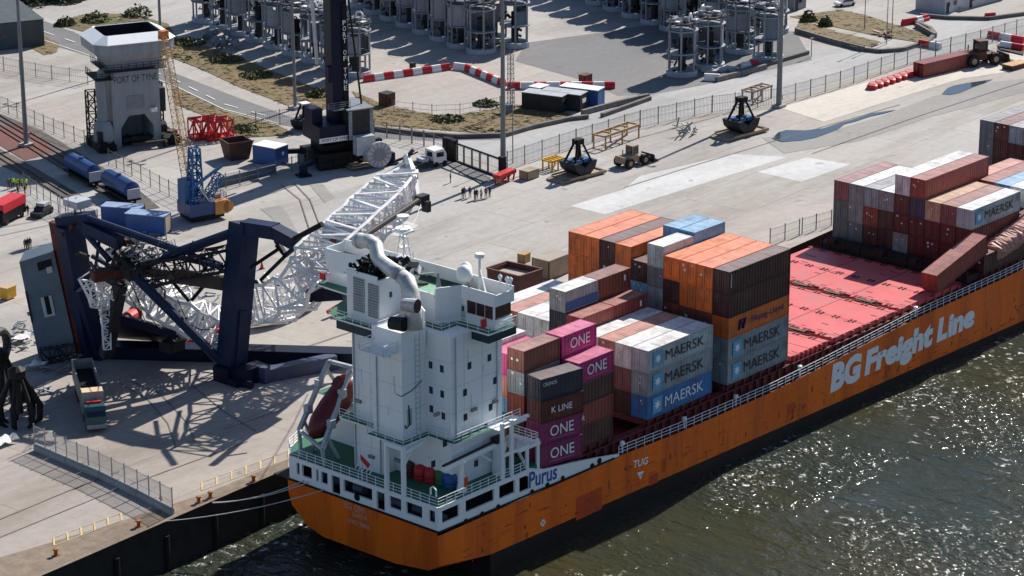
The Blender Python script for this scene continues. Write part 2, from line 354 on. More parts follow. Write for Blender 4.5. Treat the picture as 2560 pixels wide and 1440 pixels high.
bp = n.new('ShaderNodeBump'); bp.inputs['Strength'].default_value = 1.0; bp.inputs['Distance'].default_value = 1.0; L.new(h, bp.inputs['Height']); L.new(bp.outputs[0], b.inputs['Normal'])
cm = n.new('ShaderNodeMix'); cm.data_type = 'RGBA'; L.new(mr(wn(.02, 3, .5), .4, .6, 0, 1), cm.inputs[0]); cm.inputs[6].default_value = (.052, .046, .020, 1); cm.inputs[7].default_value = (.034, .044, .034, 1)
foam = mth('MULTIPLY', mr(wn(.8, 5, .62, (1, .7, 1), 30), .58, .68, 0, .85), mr(wn(.045, 4, .6, (1, 1.3, 1), 10), .50, .60, 0, 1))
fm = n.new('ShaderNodeMix'); fm.data_type = 'RGBA'; L.new(foam, fm.inputs[0]); L.new(cm.outputs[2], fm.inputs[6]); fm.inputs[7].default_value = (.75, .72, .68, 1)
L.new(fm.outputs[2], b.inputs['Base Color']); L.new(mr(foam, 0, 1, .10, .7), b.inputs['Roughness'])
struct(MB().sheet([(-1500, -2500, 0), (2500, -2500, 0), (2500, qy(2500)+1, 0), (-1500, qy(-1500)+1, 0)]).build('river_water', m))
# painted ladder markings on the quay edge
YP = mat('yellow_road_paint', (.58, .44, .20), .8, var=.2)
def strip(mb, a, c, wd, z):
    a, c = V(a), V(c); d = (c-a).normalized(); s = V((-d.y, d.x, 0))*wd/2
    mb.sheet([V((p.x, p.y, z)) for p in (a-s, c-s, c+s, a+s)])
mb = MB(); zz = Q+0.004*(lv[0]+2)
for (a, c, e, f, k) in (((505,1207),(722,1128),(505,1227),(722,1148),6), ((134,1346),(302,1284),(136,1366),(304,1302),5)):
    strip(mb, G(*a), G(*c), .09, zz); strip(mb, G(*e), G(*f), .09, zz)
    for i in range(k+1): strip(mb, G(*a).lerp(G(*c), i/k), G(*e).lerp(G(*f), i/k), .2, zz+.004)
struct(mb.build('quay_marking', YP))
mb = MB(); WP = mat('white_road_paint', (.7, .7, .68), .8, var=.15)
RL = [(0,44),(110,80),(215,116),(430,197),(560,261),(700,300)]
for a, c in zip(RL, RL[1:]):
    A, C = G(*a), G(*c); k = max(2, int((C-A).length/7))
    for i in range(k): strip(mb, A.lerp(C, i/k), A.lerp(C, (i+.5)/k), .25, zz)
struct(mb.build('road_marking', WP))
mb = MB()
for (a, c) in (((0,66),(215,138)),((215,138),(435,216)),((435,216),(560,276)),((560,276),(700,313))): strip(mb, G(*a)+V((.4,.8,0)), G(*c)+V((.4,.8,0)), .18, zz)
struct(mb.build('road_edge_line', WP))
# crane rails and tyre marks: thin dark lines in the paving
LM = mat('track_mark_dark', (.16, .14, .13), .9, var=.4)
mb = MB()
for pts in ([(480,965),(560,1030),(640,1080)], [(300,960),(370,1000),(420,1060),(440,1120)], [(330,955),(400,985),(470,1060),(490,1110)], [(0,570),(120,548),(280,500)], [(0,590),(140,560),(270,535)], [(700,460),(750,500),(772,570),(775,620)], [(735,458),(775,500),(798,560)], [(1130,410),(1240,455)], [(1560,470),(1750,410),(1980,340),(2250,262)], [(1230,465),(1500,372),(1800,290)], [(0,1300),(180,1225),(300,1180)], [(0,1345),(300,1222),(620,1105)], [(560,1075),(720,1020)], [(430,990),(700,890),(880,830)], [(2030,385),(2300,290),(2560,205)]):
    for a, c in zip(pts, pts[1:]): strip(mb, G(*a), G(*c), .16, zz)
struct(mb.build('tyre_marking', LM))
mb = MB(); RLM = mat('rail_steel', (.10, .07, .055), .6, metal=.4)
for a, c in (((-40,268),(345,486)),((-40,278),(335,494)),((-40,290),(325,512)),((-40,300),(315,522)),((-40,360),(215,516)),((-40,372),(200,522))):
    mb.beam(G(*a)+V((0,0,.12)), G(*c)+V((0,0,.12)), .14, .2)
struct(mb.build('railway_track', RLM))
# kerbs along the yard road
KM = mat('kerb_concrete', (.13, .125, .12), .9, var=.3)
mb = MB()
for pts in ([(880,306),(935,325),(1050,338),(1140,345),(1262,342),(1330,322),(1425,301),(1470,296)], [(1505,293),(1625,250)], [(1785,200),(1900,170),(2020,135)], [(1990,78),(2060,100),(2140,125),(2200,132),(2260,127),(2320,108),(2338,90),(2325,75),(2290,60)], [(2300,42),(2370,48),(2470,50),(2560,38)]):
    for a, c in zip(pts, pts[1:]): mb.beam(G(*a)+V((0,0,.3)), G(*c)+V((0,0,.3)), .7, .75)
struct(mb.build('kerb', KM))
# ================================================================== THE SHIP
SY = -13.1
def sheer(x):
    T = [(-52, 8.1), (-38, 7.55), (-21, 7.5), (-10, 7.1), (8, 6.95), (19, 7.3), (40, 8.25), (60, 8.4), (110, 9.5), (140, 12)]
    for (a, za), (c, zc) in zip(T, T[1:]):
        if x <= c: return za + (zc-za)*(max(x, a)-a)/(c-a)
    return 12
def bootz(x): return max(.6, 2.6-.0165*(x+40))
ship = thing('container_ship', 'orange and white container ship moored along the quay with broken funnel pipes', 'ship', (-51.2, 0, 0))
def sp(name, mb, m, parent=None, smooth=False):        # a part of the ship, modelled in world coordinates
    o = mb.build(name, m, parent or ship, smooth=smooth)
    if not parent: o.location = (51.2, 0, 0)
    return o
# hull: cross sections (port is the quay side)
def section(x, z0f):
    k = max(0.0, (x-85)/50); half = 13.1*(1-k*k)
    st = max(0.0, (-43-x)/8.2)                      # stern run-up
    py = half if x > -44 else half - 3.2*((-44-x)/7.2)**2
    return half, st, py
stations = [-51.2, -50, -48, -46, -43, -38, -30, -21, -10, 8, 19, 40, 60, 85, 100, 115, 128]
rings = []; rb = []
for x in stations:
    half, st, py = section(x, 0); zd = sheer(x)
    zb = bootz(x) + (0.55*st); rr = 2.6*st
    rings.append([V((x, -half, zd)), V((x, -half, (zd+zb)/2)), V((x, -half+.02*rr, zb+.25*rr)), V((x, -half+.6*rr, zb-.25*st)), V((x, -half*.5, zb-.9*st)),
                  V((x, py*.45, zb-.95*st)), V((x, py-2.6*max(st, .05)-.3, zb-.3*st)), V((x, py-.5*st, zb+1.4*st+.2)), V((x, py, (zd+zb)/2+.8*st)), V((x, py, zd))])
    s2 = .0
    if x > -46: rb.append([V((x, -half+.02, zb+.0)), V((x, -half+.05+2.5*st, -1.5)), V((x, py-.05-2.5*st, -1.5)), V((x, py-.02, zb+.0))])
mb = MB()
for i in range(len(rings)-1):
    A, B_ = rings[i], rings[i+1]; o = len(mb.v); mb.v += [tuple(p) for p in A+B_]
    n_ = len(A)
    for j in range(n_-1):
        if stations[i] >= -46 and j in (3, 4, 5): continue
        mb.f.append((o+j, o+j+1, o+n_+j+1, o+n_+j)); mb.m.append(0)
o = len(mb.v); mb.v += [tuple(p) for p in rings[0]]; mb.f.append(tuple(range(o, o+len(rings[0])))); mb.m.append(0)
hull = sp('hull', mb, M_['orange'])
import bmesh
def weld(o):
    bm = bmesh.new(); bm.from_mesh(o.data); bmesh.ops.remove_doubles(bm, verts=bm.verts, dist=.001); bm.to_mesh(o.data); bm.free()
weld(hull)
mb = MB(); mb.loft(rb, True, False); sp('boot_topping', mb, M_['boot'])
mb = MB(); x = -46
while x < 84:
    mb.sheet([(x, SY-.008, bootz(x)+.1), (x+.07, SY-.008, bootz(x)+.1), (x+.07, SY-.008, sheer(x)-.1), (x, SY-.008, sheer(x)-.1)]); x += 7.3
for x0 in range(-45, 84, 8):
    for z_ in (4.3, 5.9): mb.sheet([(x0, SY-.009, z_), (x0+8, SY-.009, z_), (x0+8, SY-.009, z_+.05), (x0, SY-.009, z_+.05)])
mb.build('plate_seam', mat('hull_seam', (.62, .11, .008), .5, var=.3), hull)
mb = MB(); r4 = random.Random(4)
for i in range(170):
    x = r4.uniform(-49, 80); z_ = bootz(x)+abs(r4.gauss(0, 1.6))+.1
    if z_ > sheer(x)-.4: continue
    l_, h_ = (r4.uniform(.3, 2.2), r4.uniform(.04, .12)) if r4.random() < .6 else (r4.uniform(.08, .4), r4.uniform(.2, .8)); t_ = r4.uniform(-.12, .12)
    mb.sheet([(x, SY-.010-.0001*i, z_), (x+l_, SY-.010-.0001*i, z_+t_), (x+l_*.9, SY-.010-.0001*i, z_+t_+h_), (x+l_*.1, SY-.010-.0001*i, z_+h_)])
struct(mb.build('hull_scuff', mat('hull_scuff_mark', (.36, .07, .02), .7, var=.6, scale=.4, dirt=(.06, .03, .02), damt=.8), hull), 'stuff')
mb = MB()     # rubbing strake between orange and white at the stern quarter
mb.beam((-51.35, -13.2, 8.0), (-51.35, 9.6, 8.0), .2, .16); mb.beam((-51.3, -13.2, 8.0), (-22, -13.2, sheer(-22)+.05), .16, .16)
sp('rubbing_strake', mb, M_['black'])
# main deck and coaming
mb = MB()
for a, c in zip(stations[7:], stations[8:]):
    mb.add([(a, -13.05, sheer(a)-.05), (c, -section(c,0)[0]+.05, sheer(c)-.05), (c, section(c,0)[0]-.05, sheer(c)-.05), (a, 13.05, sheer(a)-.05)], [(0,1,2,3)])
mb.add([(-36, -13.05, 7.45), (-21, -13.05, 7.45), (-21, 13, 7.45), (-36, 13, 7.45)], [(0,1,2,3)])
sp('main_deck', mb, M_['coam'])
mb = MB()
mb.box((-35, -12.0, 7.2), (95, -11.6, 9.25)); mb.box((-35, 11.6, 7.2), (95, 12.0, 9.25))
x = -35
while x < 95: mb.box((x, -12.35, sheer(x)-.1), (x+.28, -12.0, 9.2)); x += 1.52
mb.box((-35, -12.5, 9.0), (95, -12.0, 9.15))
x = -34
while x < 94:
    r0 = rnd.random()
    if r0 < .6: mb.tube((x, -12.6, sheer(x)), (x, -12.6, sheer(x)+.6+.5*rnd.random()), .22, n=6)
    x += 1.9+1.5*rnd.random()
sp('hatch_coaming', mb, M_['coam'])
for k in range(5):                                 # deck-edge lamps and vents, pale caps
    mb = MB(); x = (-20, -8.5, 1.5, 14.5, 40)[k]
    mb.lathe([(.12, sheer(x)), (.12, sheer(x)+1.0), (.32, sheer(x)+1.05), (.3, sheer(x)+1.4), (.05, sheer(x)+1.5)], (x, -12.7), 10); sp('deck_vent', mb, M_['white'])
def hatch(x0, x1, top=9.93, m='hatch'):
    mb = MB(); mb.box((x0, -12.1, top-.65), (x1, 12.1, top))
    n_ = 10; mk = MB()
    for r in range(n_):
        y = 12.2-2.5*r
        for xx in (x0+.35, x0+.75, x1-.75, x1-.35) + (((x0+x1)/2-.25, (x0+x1)/2+.25) if x1-x0 > 11 else ()):
            for yy in (y-.2, y-2.1): mk.box((xx-.15, yy-.14, top), (xx+.15, yy+.14, top+.10))
    for i in range(3): mb.box((x0+1+i*(x1-x0-2)/2-.02, -12.0, top), (x0+1+i*(x1-x0-2)/2+.02, 12.0, top+.03))
    for i in range(8):
        xx = x0+.6+i*(x1-x0-1.2)/7; mb.box((xx-.12, -12.35, top-1.0), (xx+.12, -12.1, top-.05))
    for i in range(14): xx, yy = rnd.uniform(x0+1, x1-1), rnd.uniform(-11.5, 11.5); mk.box((xx-.08, yy-.5, top), (xx+.08, yy+.5, top+.03))
    for yy in (-4.05, 4.05): mk.box((x0+.05, yy-.07, top), (x1-.05, yy+.07, top+.012))
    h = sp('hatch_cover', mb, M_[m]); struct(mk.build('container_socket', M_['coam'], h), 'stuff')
    mb = MB()
    for r in range(9): 
        y = 11.2-2.5*r; mb.box((x1-.22, y-.6, top), (x1-.1, y+.6, top+.14)); mb.box((x0+.12, y-.5, top), (x0+.3, y+.5, top+.18))
    for i in range(10):
        mb.box((x0+1.6, 10.6-2.5*i, top+.001), (x0+1.75, 11.4-2.5*i, top+.02))
    h2 = mb.build('lashing_fitting', M_['rust'], h)
for a, c in ((-34.2, -21.3), (-15.4, -2.8), (-.3, 12.4), (13.3, 21.2), (22.2, 36.3), (37.1, 51.6), (56.6, 69.6), (70.6, 83.5)): hatch(a, c, m='hatch' if 13 < a < 50 else 'coam')  # covered bays darker: shade under the stacks put into the paint
mb = MB(); mb.box((53.4, -12.0, 8.0), (56.4, 12.0, 10.25)); [mb.box((53.3, y-.15, 7.5), (53.6, y+.15, 10.9)) for y in (-11.8,-9.4,-7,-4.5,-2,.5,3,5.5,8,10.5,11.8)]; [mb.box((53.2, y, 10.3), (54.4, y+1.2, 10.9)) for y in (-10,-4,1.5,9.5)]; sp('lashing_bridge', mb, mat('dark_brown_bridge', (.035,.018,.014), .8, var=.4))
for x in (21.7, 36.7):                             # cross passage with lashing bridge gear and looped cables
    mb = MB()
    mb.box((x-.35, -12.0, 8.6), (x+.35, 12.0, 9.2))
    for i in range(4):
        y = 8.5-5.2*i; mb.box((x-.35, y-1.2, 9.2), (x+.3, y+1.2, 10.15))
    for i in range(7):
        y = 11-3.4*i; mb.path([(x-.5, y, 10.05), (x+.2, y-.9, 10.1), (x-.4, y-1.8, 10.05), (x+.3, y-2.6, 10.1), (x-.4, y-3.4, 10.05)], .06, 4)
    sp('lashing_bridge', mb, M_['rust'])
# railing helper
def railing(pts, h=1.1, sp_=1.5, r=.045, rails=(1.0, .66, .33), mb=None):
    mb = mb or MB(); pts = [V(p) for p in pts]
    for a, c in zip(pts, pts[1:]):
        L_ = (c-a).length; k = max(1, round(L_/sp_))
        for i in range(k+1): p = a.lerp(c, i/k); mb.tube(p, p+V((0,0,h)), r, n=4)
        for f_ in rails: mb.tube(a+V((0,0,h*f_)), c+V((0,0,h*f_)), r*.8, n=4)
    return mb
mb = MB(); xs = [-21, -10, 8, 19, 40, 60, 100]
railing([(x, -13.0, sheer(x)) for x in xs], 1.15, 1.5, .05, mb=mb); sp('deck_railing', mb, M_['white'])
# white poop bulwark with its openings
ZP = 10.72
def wall(mb, a, c, z0, z1, ops, th=.25, top=None):
    a, c = V(a), V(c); d = (c-a); L_ = d.length; d.normalize(); nn = V((-d.y, d.x, 0))*th
    def blk(u0, u1, za, zb):
        if u1-u0 < .01 or zb-za < .01: return
        p, q = a+d*u0, a+d*u1
        mb.add([V((p.x, p.y, za)), V((q.x, q.y, za)), V((q.x, q.y, zb)), V((p.x, p.y, zb))] + [V((p.x+nn.x, p.y+nn.y, za)), V((q.x+nn.x, q.y+nn.y, za)), V((q.x+nn.x, q.y+nn.y, zb)), V((p.x+nn.x, p.y+nn.y, zb))],
               [(0,1,2,3),(7,6,5,4),(0,4,5,1),(1,5,6,2),(2,6,7,3),(3,7,4,0)])
    u = 0
    for u0, u1, za, zb in sorted(ops):
        blk(u, u0, z0, z1); blk(u0, u1, z0, za); blk(u0, u1, zb, z1); u = u1
    blk(u, L_, z0, z1)
mb = MB(); ops = []
zo = 8.0
for u0, u1, full in ((165,195,0),(220,318,0),(360,385,0),(410,476,0),(515,600,1),(636,922,0),(965,1046,1),(1095,1212,0),(1260,1422,0),(1487,1550,0)):
    y0 = AX(700+u0/4, 1080+(280+.385*(u0-165))/4+22, -51.2).y; y1 = AX(700+u1/4, 1080+(280+.385*(u1-165))/4+22, -51.2).y
    ops.append((9.6-y0, 9.6-y1, zo+.15 if full else zo+.85, ZP-.5))
wall(mb, (-51.2, 9.6, 0), (-51.2, -13.1, 0), zo, ZP, ops)
ops = [(.3, 3.0, zo+.8, ZP-.5), (4.0, 8.6, zo+.85, ZP-.5), (9.4, 12.0, zo+.7, ZP-.5), (12.7, 14.4, zo+.4, ZP-.6)]
wall(mb, (-50.94, -13.1, 0), (-36.4, -13.1, 0), zo-.45, ZP, ops); mb.box((-51.2, -13.1, zo-.45), (-50.95, -12.86, zo-.004))
# tapering bulwark forward of the poop
bz = [(-36.4, ZP), (-34, 9.9), (-30, 9.35), (-25, 8.5), (-21, 7.75)]
for (xa, za), (xb, zb) in zip(bz, bz[1:]):
    mb.add([(xa,-13.1,sheer(xa)-.1),(xb,-13.1,sheer(xb)-.1),(xb,-13.1,zb),(xa,-13.1,za),(xa,-12.85,sheer(xa)-.1),(xb,-12.85,sheer(xb)-.1),(xb,-12.85,zb),(xa,-12.85,za)], [(0,1,2,3),(7,6,5,4),(3,2,6,7)])
pts = [(-51.2, 9.6), (-49.5, 11.4), (-47, 12.5), (-43, 13.1), (-35, 13.1)]
for a, c in zip(pts[1:], pts): wall(mb, (*a, 0), (*c, 0), zo, ZP, [(.4, 1.2, zo+.9, ZP-.5)] if a[0] > -48 else [])
sp('poop_bulwark', mb, M_['white'])
mb = MB(); 
for q in ((893, 1243), (1480, 1165), (1498, 1152)): 
    p = AX(*q, -51.2) if q[0] < 1000 else AY(*q, -13.1)
    if q[0] < 1000: mb.tube(p-V((.07,0,0)), p+V((.0,0,0)), .42, n=12)
    else: mb.tube(p-V((0,.08,0)), p, .35, n=12)
for i in range(6): p = V((-47+i*2.6+(i > 2)*3, -13.12, sheer(-45)+.1)); mb.tube(p-V((0,.1,0)), p, .28, n=10)
sp('fairlead', mb, M_['black'])
mb = MB(); mb.box((-50.9, -12.8, 7.6), (-36.5, 12.5, 7.75)); sp('mooring_deck', mb, M_['dark'])
for i in range(7):
    y = 8-3*i; mb = MB(); mb.tube((-48.5, y, 8.2), (-48.5, y-1.5, 8.2), .5, n=10); mb.box((-48.9, y-.2, 7.75), (-48.1, y-.05, 8.9)); sp('mooring_winch', mb, M_['grey'])
mb = MB(); mb.prism([(-51.0, -12.9), (-34.8, -12.9), (-34.8, 12.8), (-43, 12.8), (-47, 12.3), (-49.4, 11.2), (-51.0, 9.5)], ZP-.25, ZP)
sp('poop_deck', mb, M_['green'])
sp('poop_railing', railing([(-36.6, -13.0, ZP), (-51.1, -13.0, ZP), (-51.1, 9.5, ZP)], 1.05, 1.35, .05), M_['white'])
sp('poop_railing', railing([(-51.1, 9.5, ZP), (-49.5, 11.3, ZP), (-47, 12.4, ZP), (-43, 12.9, ZP)], 1.05, 1.35, .05), M_['white'])
# accommodation block
W = M_['white']
mb = MB(); mb.box((-46.3, -10.5, ZP), (-38.1, 3.6, 28)); mb.box((-44.6, 3.62, ZP), (-38.2, 10.2, 16.2)); acc = sp('accommodation', mb, W)
mb = MB(); mb.box((-48.4, -2.3, ZP), (-46.2, 2.1, 28.0)); mb.box((-48.9, -2.35, 28), (-43.5, 2.2, 33.1)); cas = sp('engine_casing', mb, W)
mb = MB(); mb.prism([(-50.0, -2.5), (-50.0, -6.9), (-46.2, -6.9), (-46.2, -2.5)], 16.0, 28.6)
mb.box((-50.02, -5.2, 16.4), (-50.0, -5.1, 28)); trunk = sp('funnel_trunk', mb, W)
SEAM = mat('weld_seam_grey', (.66, .70, .74), .5)
mb = MB()
for z_ in (13.5, 19.2, 22.1, 25.0):
    mb.box((-46.32, -10.52, z_), (-46.3, -6.92, z_+.07)); mb.box((-46.295, -10.52, z_), (-38.1, -10.5, z_+.07)); mb.box((-48.42, -2.3, z_), (-48.4, 2.1, z_+.07)); 
    if z_ > 16: mb.box((-50.02, -6.92, z_+.4), (-50.0, -2.5, z_+.47)); mb.box((-50.0, -6.92, z_+.4), (-46.3, -6.9, z_+.47))
for y in (1.2, -.6): mb.box((-48.42, y, ZP), (-48.4, y+.05, 28))
for x in (-44.2, -41.3): mb.box((x, -10.52, ZP), (x+.05, -10.5, 28))
mb.build('plate_seam', SEAM, acc)
RW = mat('rust_weep', (.55, .47, .40), .7, var=.3)
mb = MB()
for i in range(12):
    z_, ln = rnd.uniform(19, 27.5), rnd.uniform(.4, 2.4)
    if rnd.random() < .55: x = rnd.uniform(-46, -38.4); mb.box((x, -10.515, z_-ln), (x+rnd.uniform(.03, .10), -10.505, z_))
    else: y = rnd.uniform(-2.2, 2.0) if rnd.random() < .5 else rnd.uniform(-6.8, -2.7); xx = -48.4 if y > -2.3 else -50.0; mb.box((xx-.015, y, z_-ln), (xx-.005, y+rnd.uniform(.03, .10), z_))
mb.build('rust_streak', RW, acc)
mb = MB()
for x, y, z0, z1 in ((-45.6, -10.6, 16.4, 27.8), (-39.0, -10.6, 16.4, 27.8), (-48.5, 1.8, ZP, 27.8), (-48.5, -2.0, ZP, 27.8), (-50.1, -3.2, 16.4, 26)):
    MB().tube((x, y, z0), (x, y, z1), .07, n=5).build('drain_line', M_['lgrey'], acc)
def panel(name, p, m, parent, plane, w_, h_, th=.05, rnd_=False):
    x, y, z = p
    mb = MB()
    if plane == 'x': mb.box((x-th, y-w_/2, z-h_/2), (x+.02, y+w_/2, z+h_/2))
    else: mb.box((x-w_/2, y-th, z-h_/2), (x+w_/2, y+.02, z+h_/2))
    o = mb.build(name, m, parent)
    if name == 'window':
        mb = MB(); w2, h2 = w_/2+.05, h_/2+.05
        if plane == 'x': mb.box((x-.03, y-w2, z-h2), (x+.01, y+w2, z+h2))
        else: mb.box((x-w2, y-.03, z-h2), (x+w2, y+.01, z+h2))
        mb.build('window_frame', W, o)
    return o
for q in ((1077,912),(1105,922),(1078,975),(1106,985),(1079,1022),(1109,1040)): panel('window', AX(*q, -46.3), M_['glass'], acc, 'x', .52, .8)
for q in ((1173,914),(1223,894),(1237,951),(1162,981),(1226,1018),(1163,1043)): panel('window', AY(*q, -10.5), M_['glass'], acc, 'y', .6, .8)
for q in ((1112,1108),(1190,1158),(1213,1068),(1083,1160)): panel('porthole', AY(*q, -10.5), M_['glass'], acc, 'y', .6, .75)
for q in ((898,717),(898,757),(935,733),(935,772)):
    mb = MB(); p = AX(*q, -48.9); w_, h_ = .8, 1.0
    mb.box((p.x-.12, p.y-w_, p.z-h_), (p.x, p.y+w_, p.z+h_)); lo = mb.build('louvre', M_['lgrey'], cas)
    mb = MB()
    for i in range(7): zz_ = p.z-h_+.12+i*.28; mb.box((p.x-.16, p.y-w_+.1, zz_), (p.x-.11, p.y+w_-.1, zz_+.14))
    mb.build('slat', M_['grey'], lo)
panel('window', AY(976, 736, -2.35), M_['glass'], cas, 'y', .4, .6)
lettering('purus', M_['ink'], V((-46.9, -2.37, 30.6)), (1, 0, -.1), (0, 0, 1), 1.6, .5, cas, 0)
panel('door', AY(1024, 1043, -6.9), M_['lgrey'], trunk, 'y', .7, 1.9, .03)
mb = MB()
for i in range(19): mb.tube((-48.0, -6.95, 16.5+i*.6), (-47.3, -6.95, 16.5+i*.6), .03, n=4)
for xx in (-48.0, -47.3): mb.tube((xx, -6.97, 16.4), (xx, -6.97, 28), .03, n=4)
mb.build('ladder', M_['lgrey'], trunk)
mb = MB(); p = AY(1022, 1040, -6.95); mb.path([p+V((0,0,1.2)), p+V((.1,-.05,-1)), p+V((-.5,-.05,-1.3)), p+V((-.6,-.05,-.9))], .07, 5)
p = AY(1003, 985, -6.95); mb.path([p+V((-.7,0,.2)), p+V((0,-.02,-.3)), p+V((1.6,0,-.1)), p+V((3.2,0,.6))], .05, 5); mb.build('cable', M_['black'], trunk)
panel('emblem', AX(969, 885, -50.0), mat('pale_green_mark', (.35, .6, .45), .5), trunk, 'x', .9, .5, .02)
panel('name_board', AX(898, 935, -48.4), W, cas, 'x', .3, .2, .03)
# stains and patches: small rust weeps
for q in ((897,1002),(930,1141),(995,1150),(1090,1035),(1183,1023),(1236,1002)):
    pl = -48.4 if q[0] < 950 else (-50.0 if q[0] < 1003 else None)
    p = AX(*q, pl) if pl else AY(*q, -10.5)
    panel('vent_cap', p, M_['grey'], acc, 'x' if pl else 'y', .8, .35, .25)
# walkway at the boat deck and the bridge deck: ledge + green floor + railing
def ledge(pts, z, wd_, nm, rail=True, floor=M_['green']):
    mb = MB(); mb.prism(pts, z-.18, z); o = sp(nm, mb, W)
    mb = MB(); mb.prism([(x, y) for x, y in pts], z+.003, z+.03); mb.build('floor', floor, o)
    return o
P1 = [(-49.3, 3.4), (-49.3, -2.4), (-50.9, -2.4), (-50.9, -7.8), (-47.0, -7.8), (-47.0, -11.6), (-36.4, -11.6), (-36.4, 10.9), (-45.4, 10.9), (-45.4, 3.4)]
o = ledge(P1, 16.35, 1, 'boat_deck'); railing([(x, y, 16.35) for x, y in P1[:7]], 1.05, 1.3, .045).build('railing', W, o)
P2 = [(-49.8, 3.0), (-49.8, -3.2), (-45.4, -3.2), (-45.4, -8.4), (-42.9, -8.4), (-42.9, -12.9), (-38.4, -12.9), (-38.4, 12.9), (-42.9, 12.9), (-43.2, 7.4), (-48.6, 5.4)]
o = ledge(P2, 28.0, 1, 'bridge_deck'); railing([(x, y, 28.0) for x, y in P2[:7]], 1.0, 1.3, .045).build('railing', W, o)
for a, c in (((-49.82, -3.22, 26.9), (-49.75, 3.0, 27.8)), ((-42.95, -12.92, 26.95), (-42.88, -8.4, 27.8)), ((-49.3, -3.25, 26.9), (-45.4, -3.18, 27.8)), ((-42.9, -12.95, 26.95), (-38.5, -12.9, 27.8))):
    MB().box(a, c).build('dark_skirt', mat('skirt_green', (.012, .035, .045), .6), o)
# wheelhouse across the full beam
XA_, XB_ = -41.6, -38.7
mb = MB(); mb.box((XA_, -12.6, 28.03), (XB_, 12.6, 29.1)); mb.box((XA_+.12, -12.45, 29.1), (XB_-.12, 12.45, 30.65))
mb.prism([(XA_-.1, -12.75), (XB_+.1, -12.75), (XB_+.1, 12.75), (XA_-.1, 12.75)], 30.65, 30.85)
mb.prism([(-44.2, -6.4), (XA_, -7.8), (XA_, 7.5), (-44.6, 5.0), (-44.2, -3.0)], 28.03, 30.82)
for y in (-7.7, -8.5, -12.5): mb.box((XA_-.02, y-.12, 29.1), (XA_+.1, y+.12, 30.65))
br = sp('wheelhouse', mb, W)
mb = MB()
for (a, c, h_) in (((XA_-.1, -7.7), (XA_-.1, -12.75), 32.1), ((XA_+.052, -12.75), (XB_-.052, -12.75), 31.95), ((XB_+.1, -12.75), (XB_+.1, 12.75), 32.35), ((XB_-.052, 12.75), (XA_+.052, 12.75), 32.05), ((XA_-.1, 12.75), (XA_-.1, 7.6), 32.0), ((XA_-.1, -7.7), (-44.2, -6.4), 32.1), ((-44.2, -6.4), (-44.2, -3.4), 31.4)):
    wall(mb, (*a, 0), (*c, 0), 30.85, h_, [], .15)
mb.build('roof_bulwark', W, br)
mb = MB(); mb.prism([(XA_, -12.6), (XB_, -12.6), (XB_, 12.6), (XA_, 12.6), (XA_, 7.4), (-44.4, 4.8), (-44.0, -3), (-44.0, -6.4), (XA_, -7.6)], 30.85, 30.9); mb.build('monkey_island', mat('shadowed_green_roof', (.02, .06, .04), .7, var=.4, dirt=(.015, .02, .02), damt=.8), br)  # bulwark's shadow over the roof is put into the dark green
mb = MB(); mb.prism([(-44.0, -6.2), (-41.0, -6.9), (-41.0, -2.6), (-43.9, -2.8)], 30.905, 30.93); mb.build('green_platform', mat('pale_green_deck', (.22, .42, .28), .6), br)
def band(a, c, z0, z1, m, n_, nm='bridge_window'):
    a, c = V((*a, 0)), V((*c, 0))
    for i in range(n_):
        mb = MB(); p, q = a.lerp(c, (i+.05)/n_), a.lerp(c, (i+.95)/n_)
        wall(mb, (p.x, p.y, 0), (q.x, q.y, 0), z0, z1, [], .06); mb.build(nm, m, br)
band((XA_+.06, -8.6), (XA_+.06, -12.4), 29.15, 30.6, M_['tint'], 3); band((XA_+.15, -12.52), (XB_-.15, -12.52), 29.15, 30.6, M_['tint'], 3)
band((XB_-.06, -12.3), (XB_-.06, 12.3), 29.15, 30.6, M_['tint'], 9)
panel('door', V((XA_, -8.1, 29.0)), M_['lgrey'], br, 'x', .7, 1.8, .03); panel('window', V((XA_-.03, -8.1, 29.5)), M_['glass'], br, 'x', .35, .6, .05)
panel('lifebuoy_box', AY(1208, 808, -12.95), M_['red'], br, 'y', .8, 1.0, .15)
mb = MB(); mb.beam((-41, 4, 25.2), (-41, 11.5, 27.8), .4, .5); mb.beam((-39.5, 4, 25.2), (-39.5, 11.5, 27.8), .4, .5); mb.build('wing_bracket', W, br)
panel('marker_box', AX(808, 690, -42.0), M_['red'], br, 'x', .7, .8, .2)
# roof gear
mb = MB()
mx = AY(1030, 700, .5); zb = 30.9
for dx, dy in ((-.7, -.7), (.7, -.7), (.7, .7), (-.7, .7)): mb.tube((-39.6+dx, 2.6+dy, zb), (-39.6+dx*.3, 2.6+dy*.3, 35.5), .09, n=5)
for z_ in (32.5, 33.7, 34.8): mb.box((-40.3+.1*(z_-32), 1.9+.1*(z_-32), z_), (-38.9-.1*(z_-32), 3.3-.1*(z_-32), z_+.1))
mb.box((-40.4, 1.6, 35.5), (-38.8, 3.6, 35.7)); mb.lathe([(.9, 35.7), (.9, 35.95)], (-39.6, 2.6), 10); mb.tube((-39.6, 2.6, 35.9), (-39.6, 2.6, 37.0), .08, n=5); mb.lathe([(.3, 37), (.7, 37.1), (.7, 37.35), (.3, 37.4)], (-39.6, 2.6), 10)
mb.tube((-39.6, 2.6, 34.5), (-40.9, .3, zb), .08, n=5); mb.tube((-40, .8, zb), (-40, .8, 33.8), .06, n=5)
mb.build('radar_mast', W, br)
for (y, s) in ((-6.4, .75), (-7.0, .95)):
    mb = MB(); x = -39.3 if s < .9 else -40.2
    mb.lathe([(.25, 30.9), (.25, 32.0), (s*.8, 32.1), (s, 32.7), (s*.8, 33.4), (s*.4, 33.75), (.02, 33.85)], (x, y), 12); mb.build('satellite_dome', W, br, smooth=True)
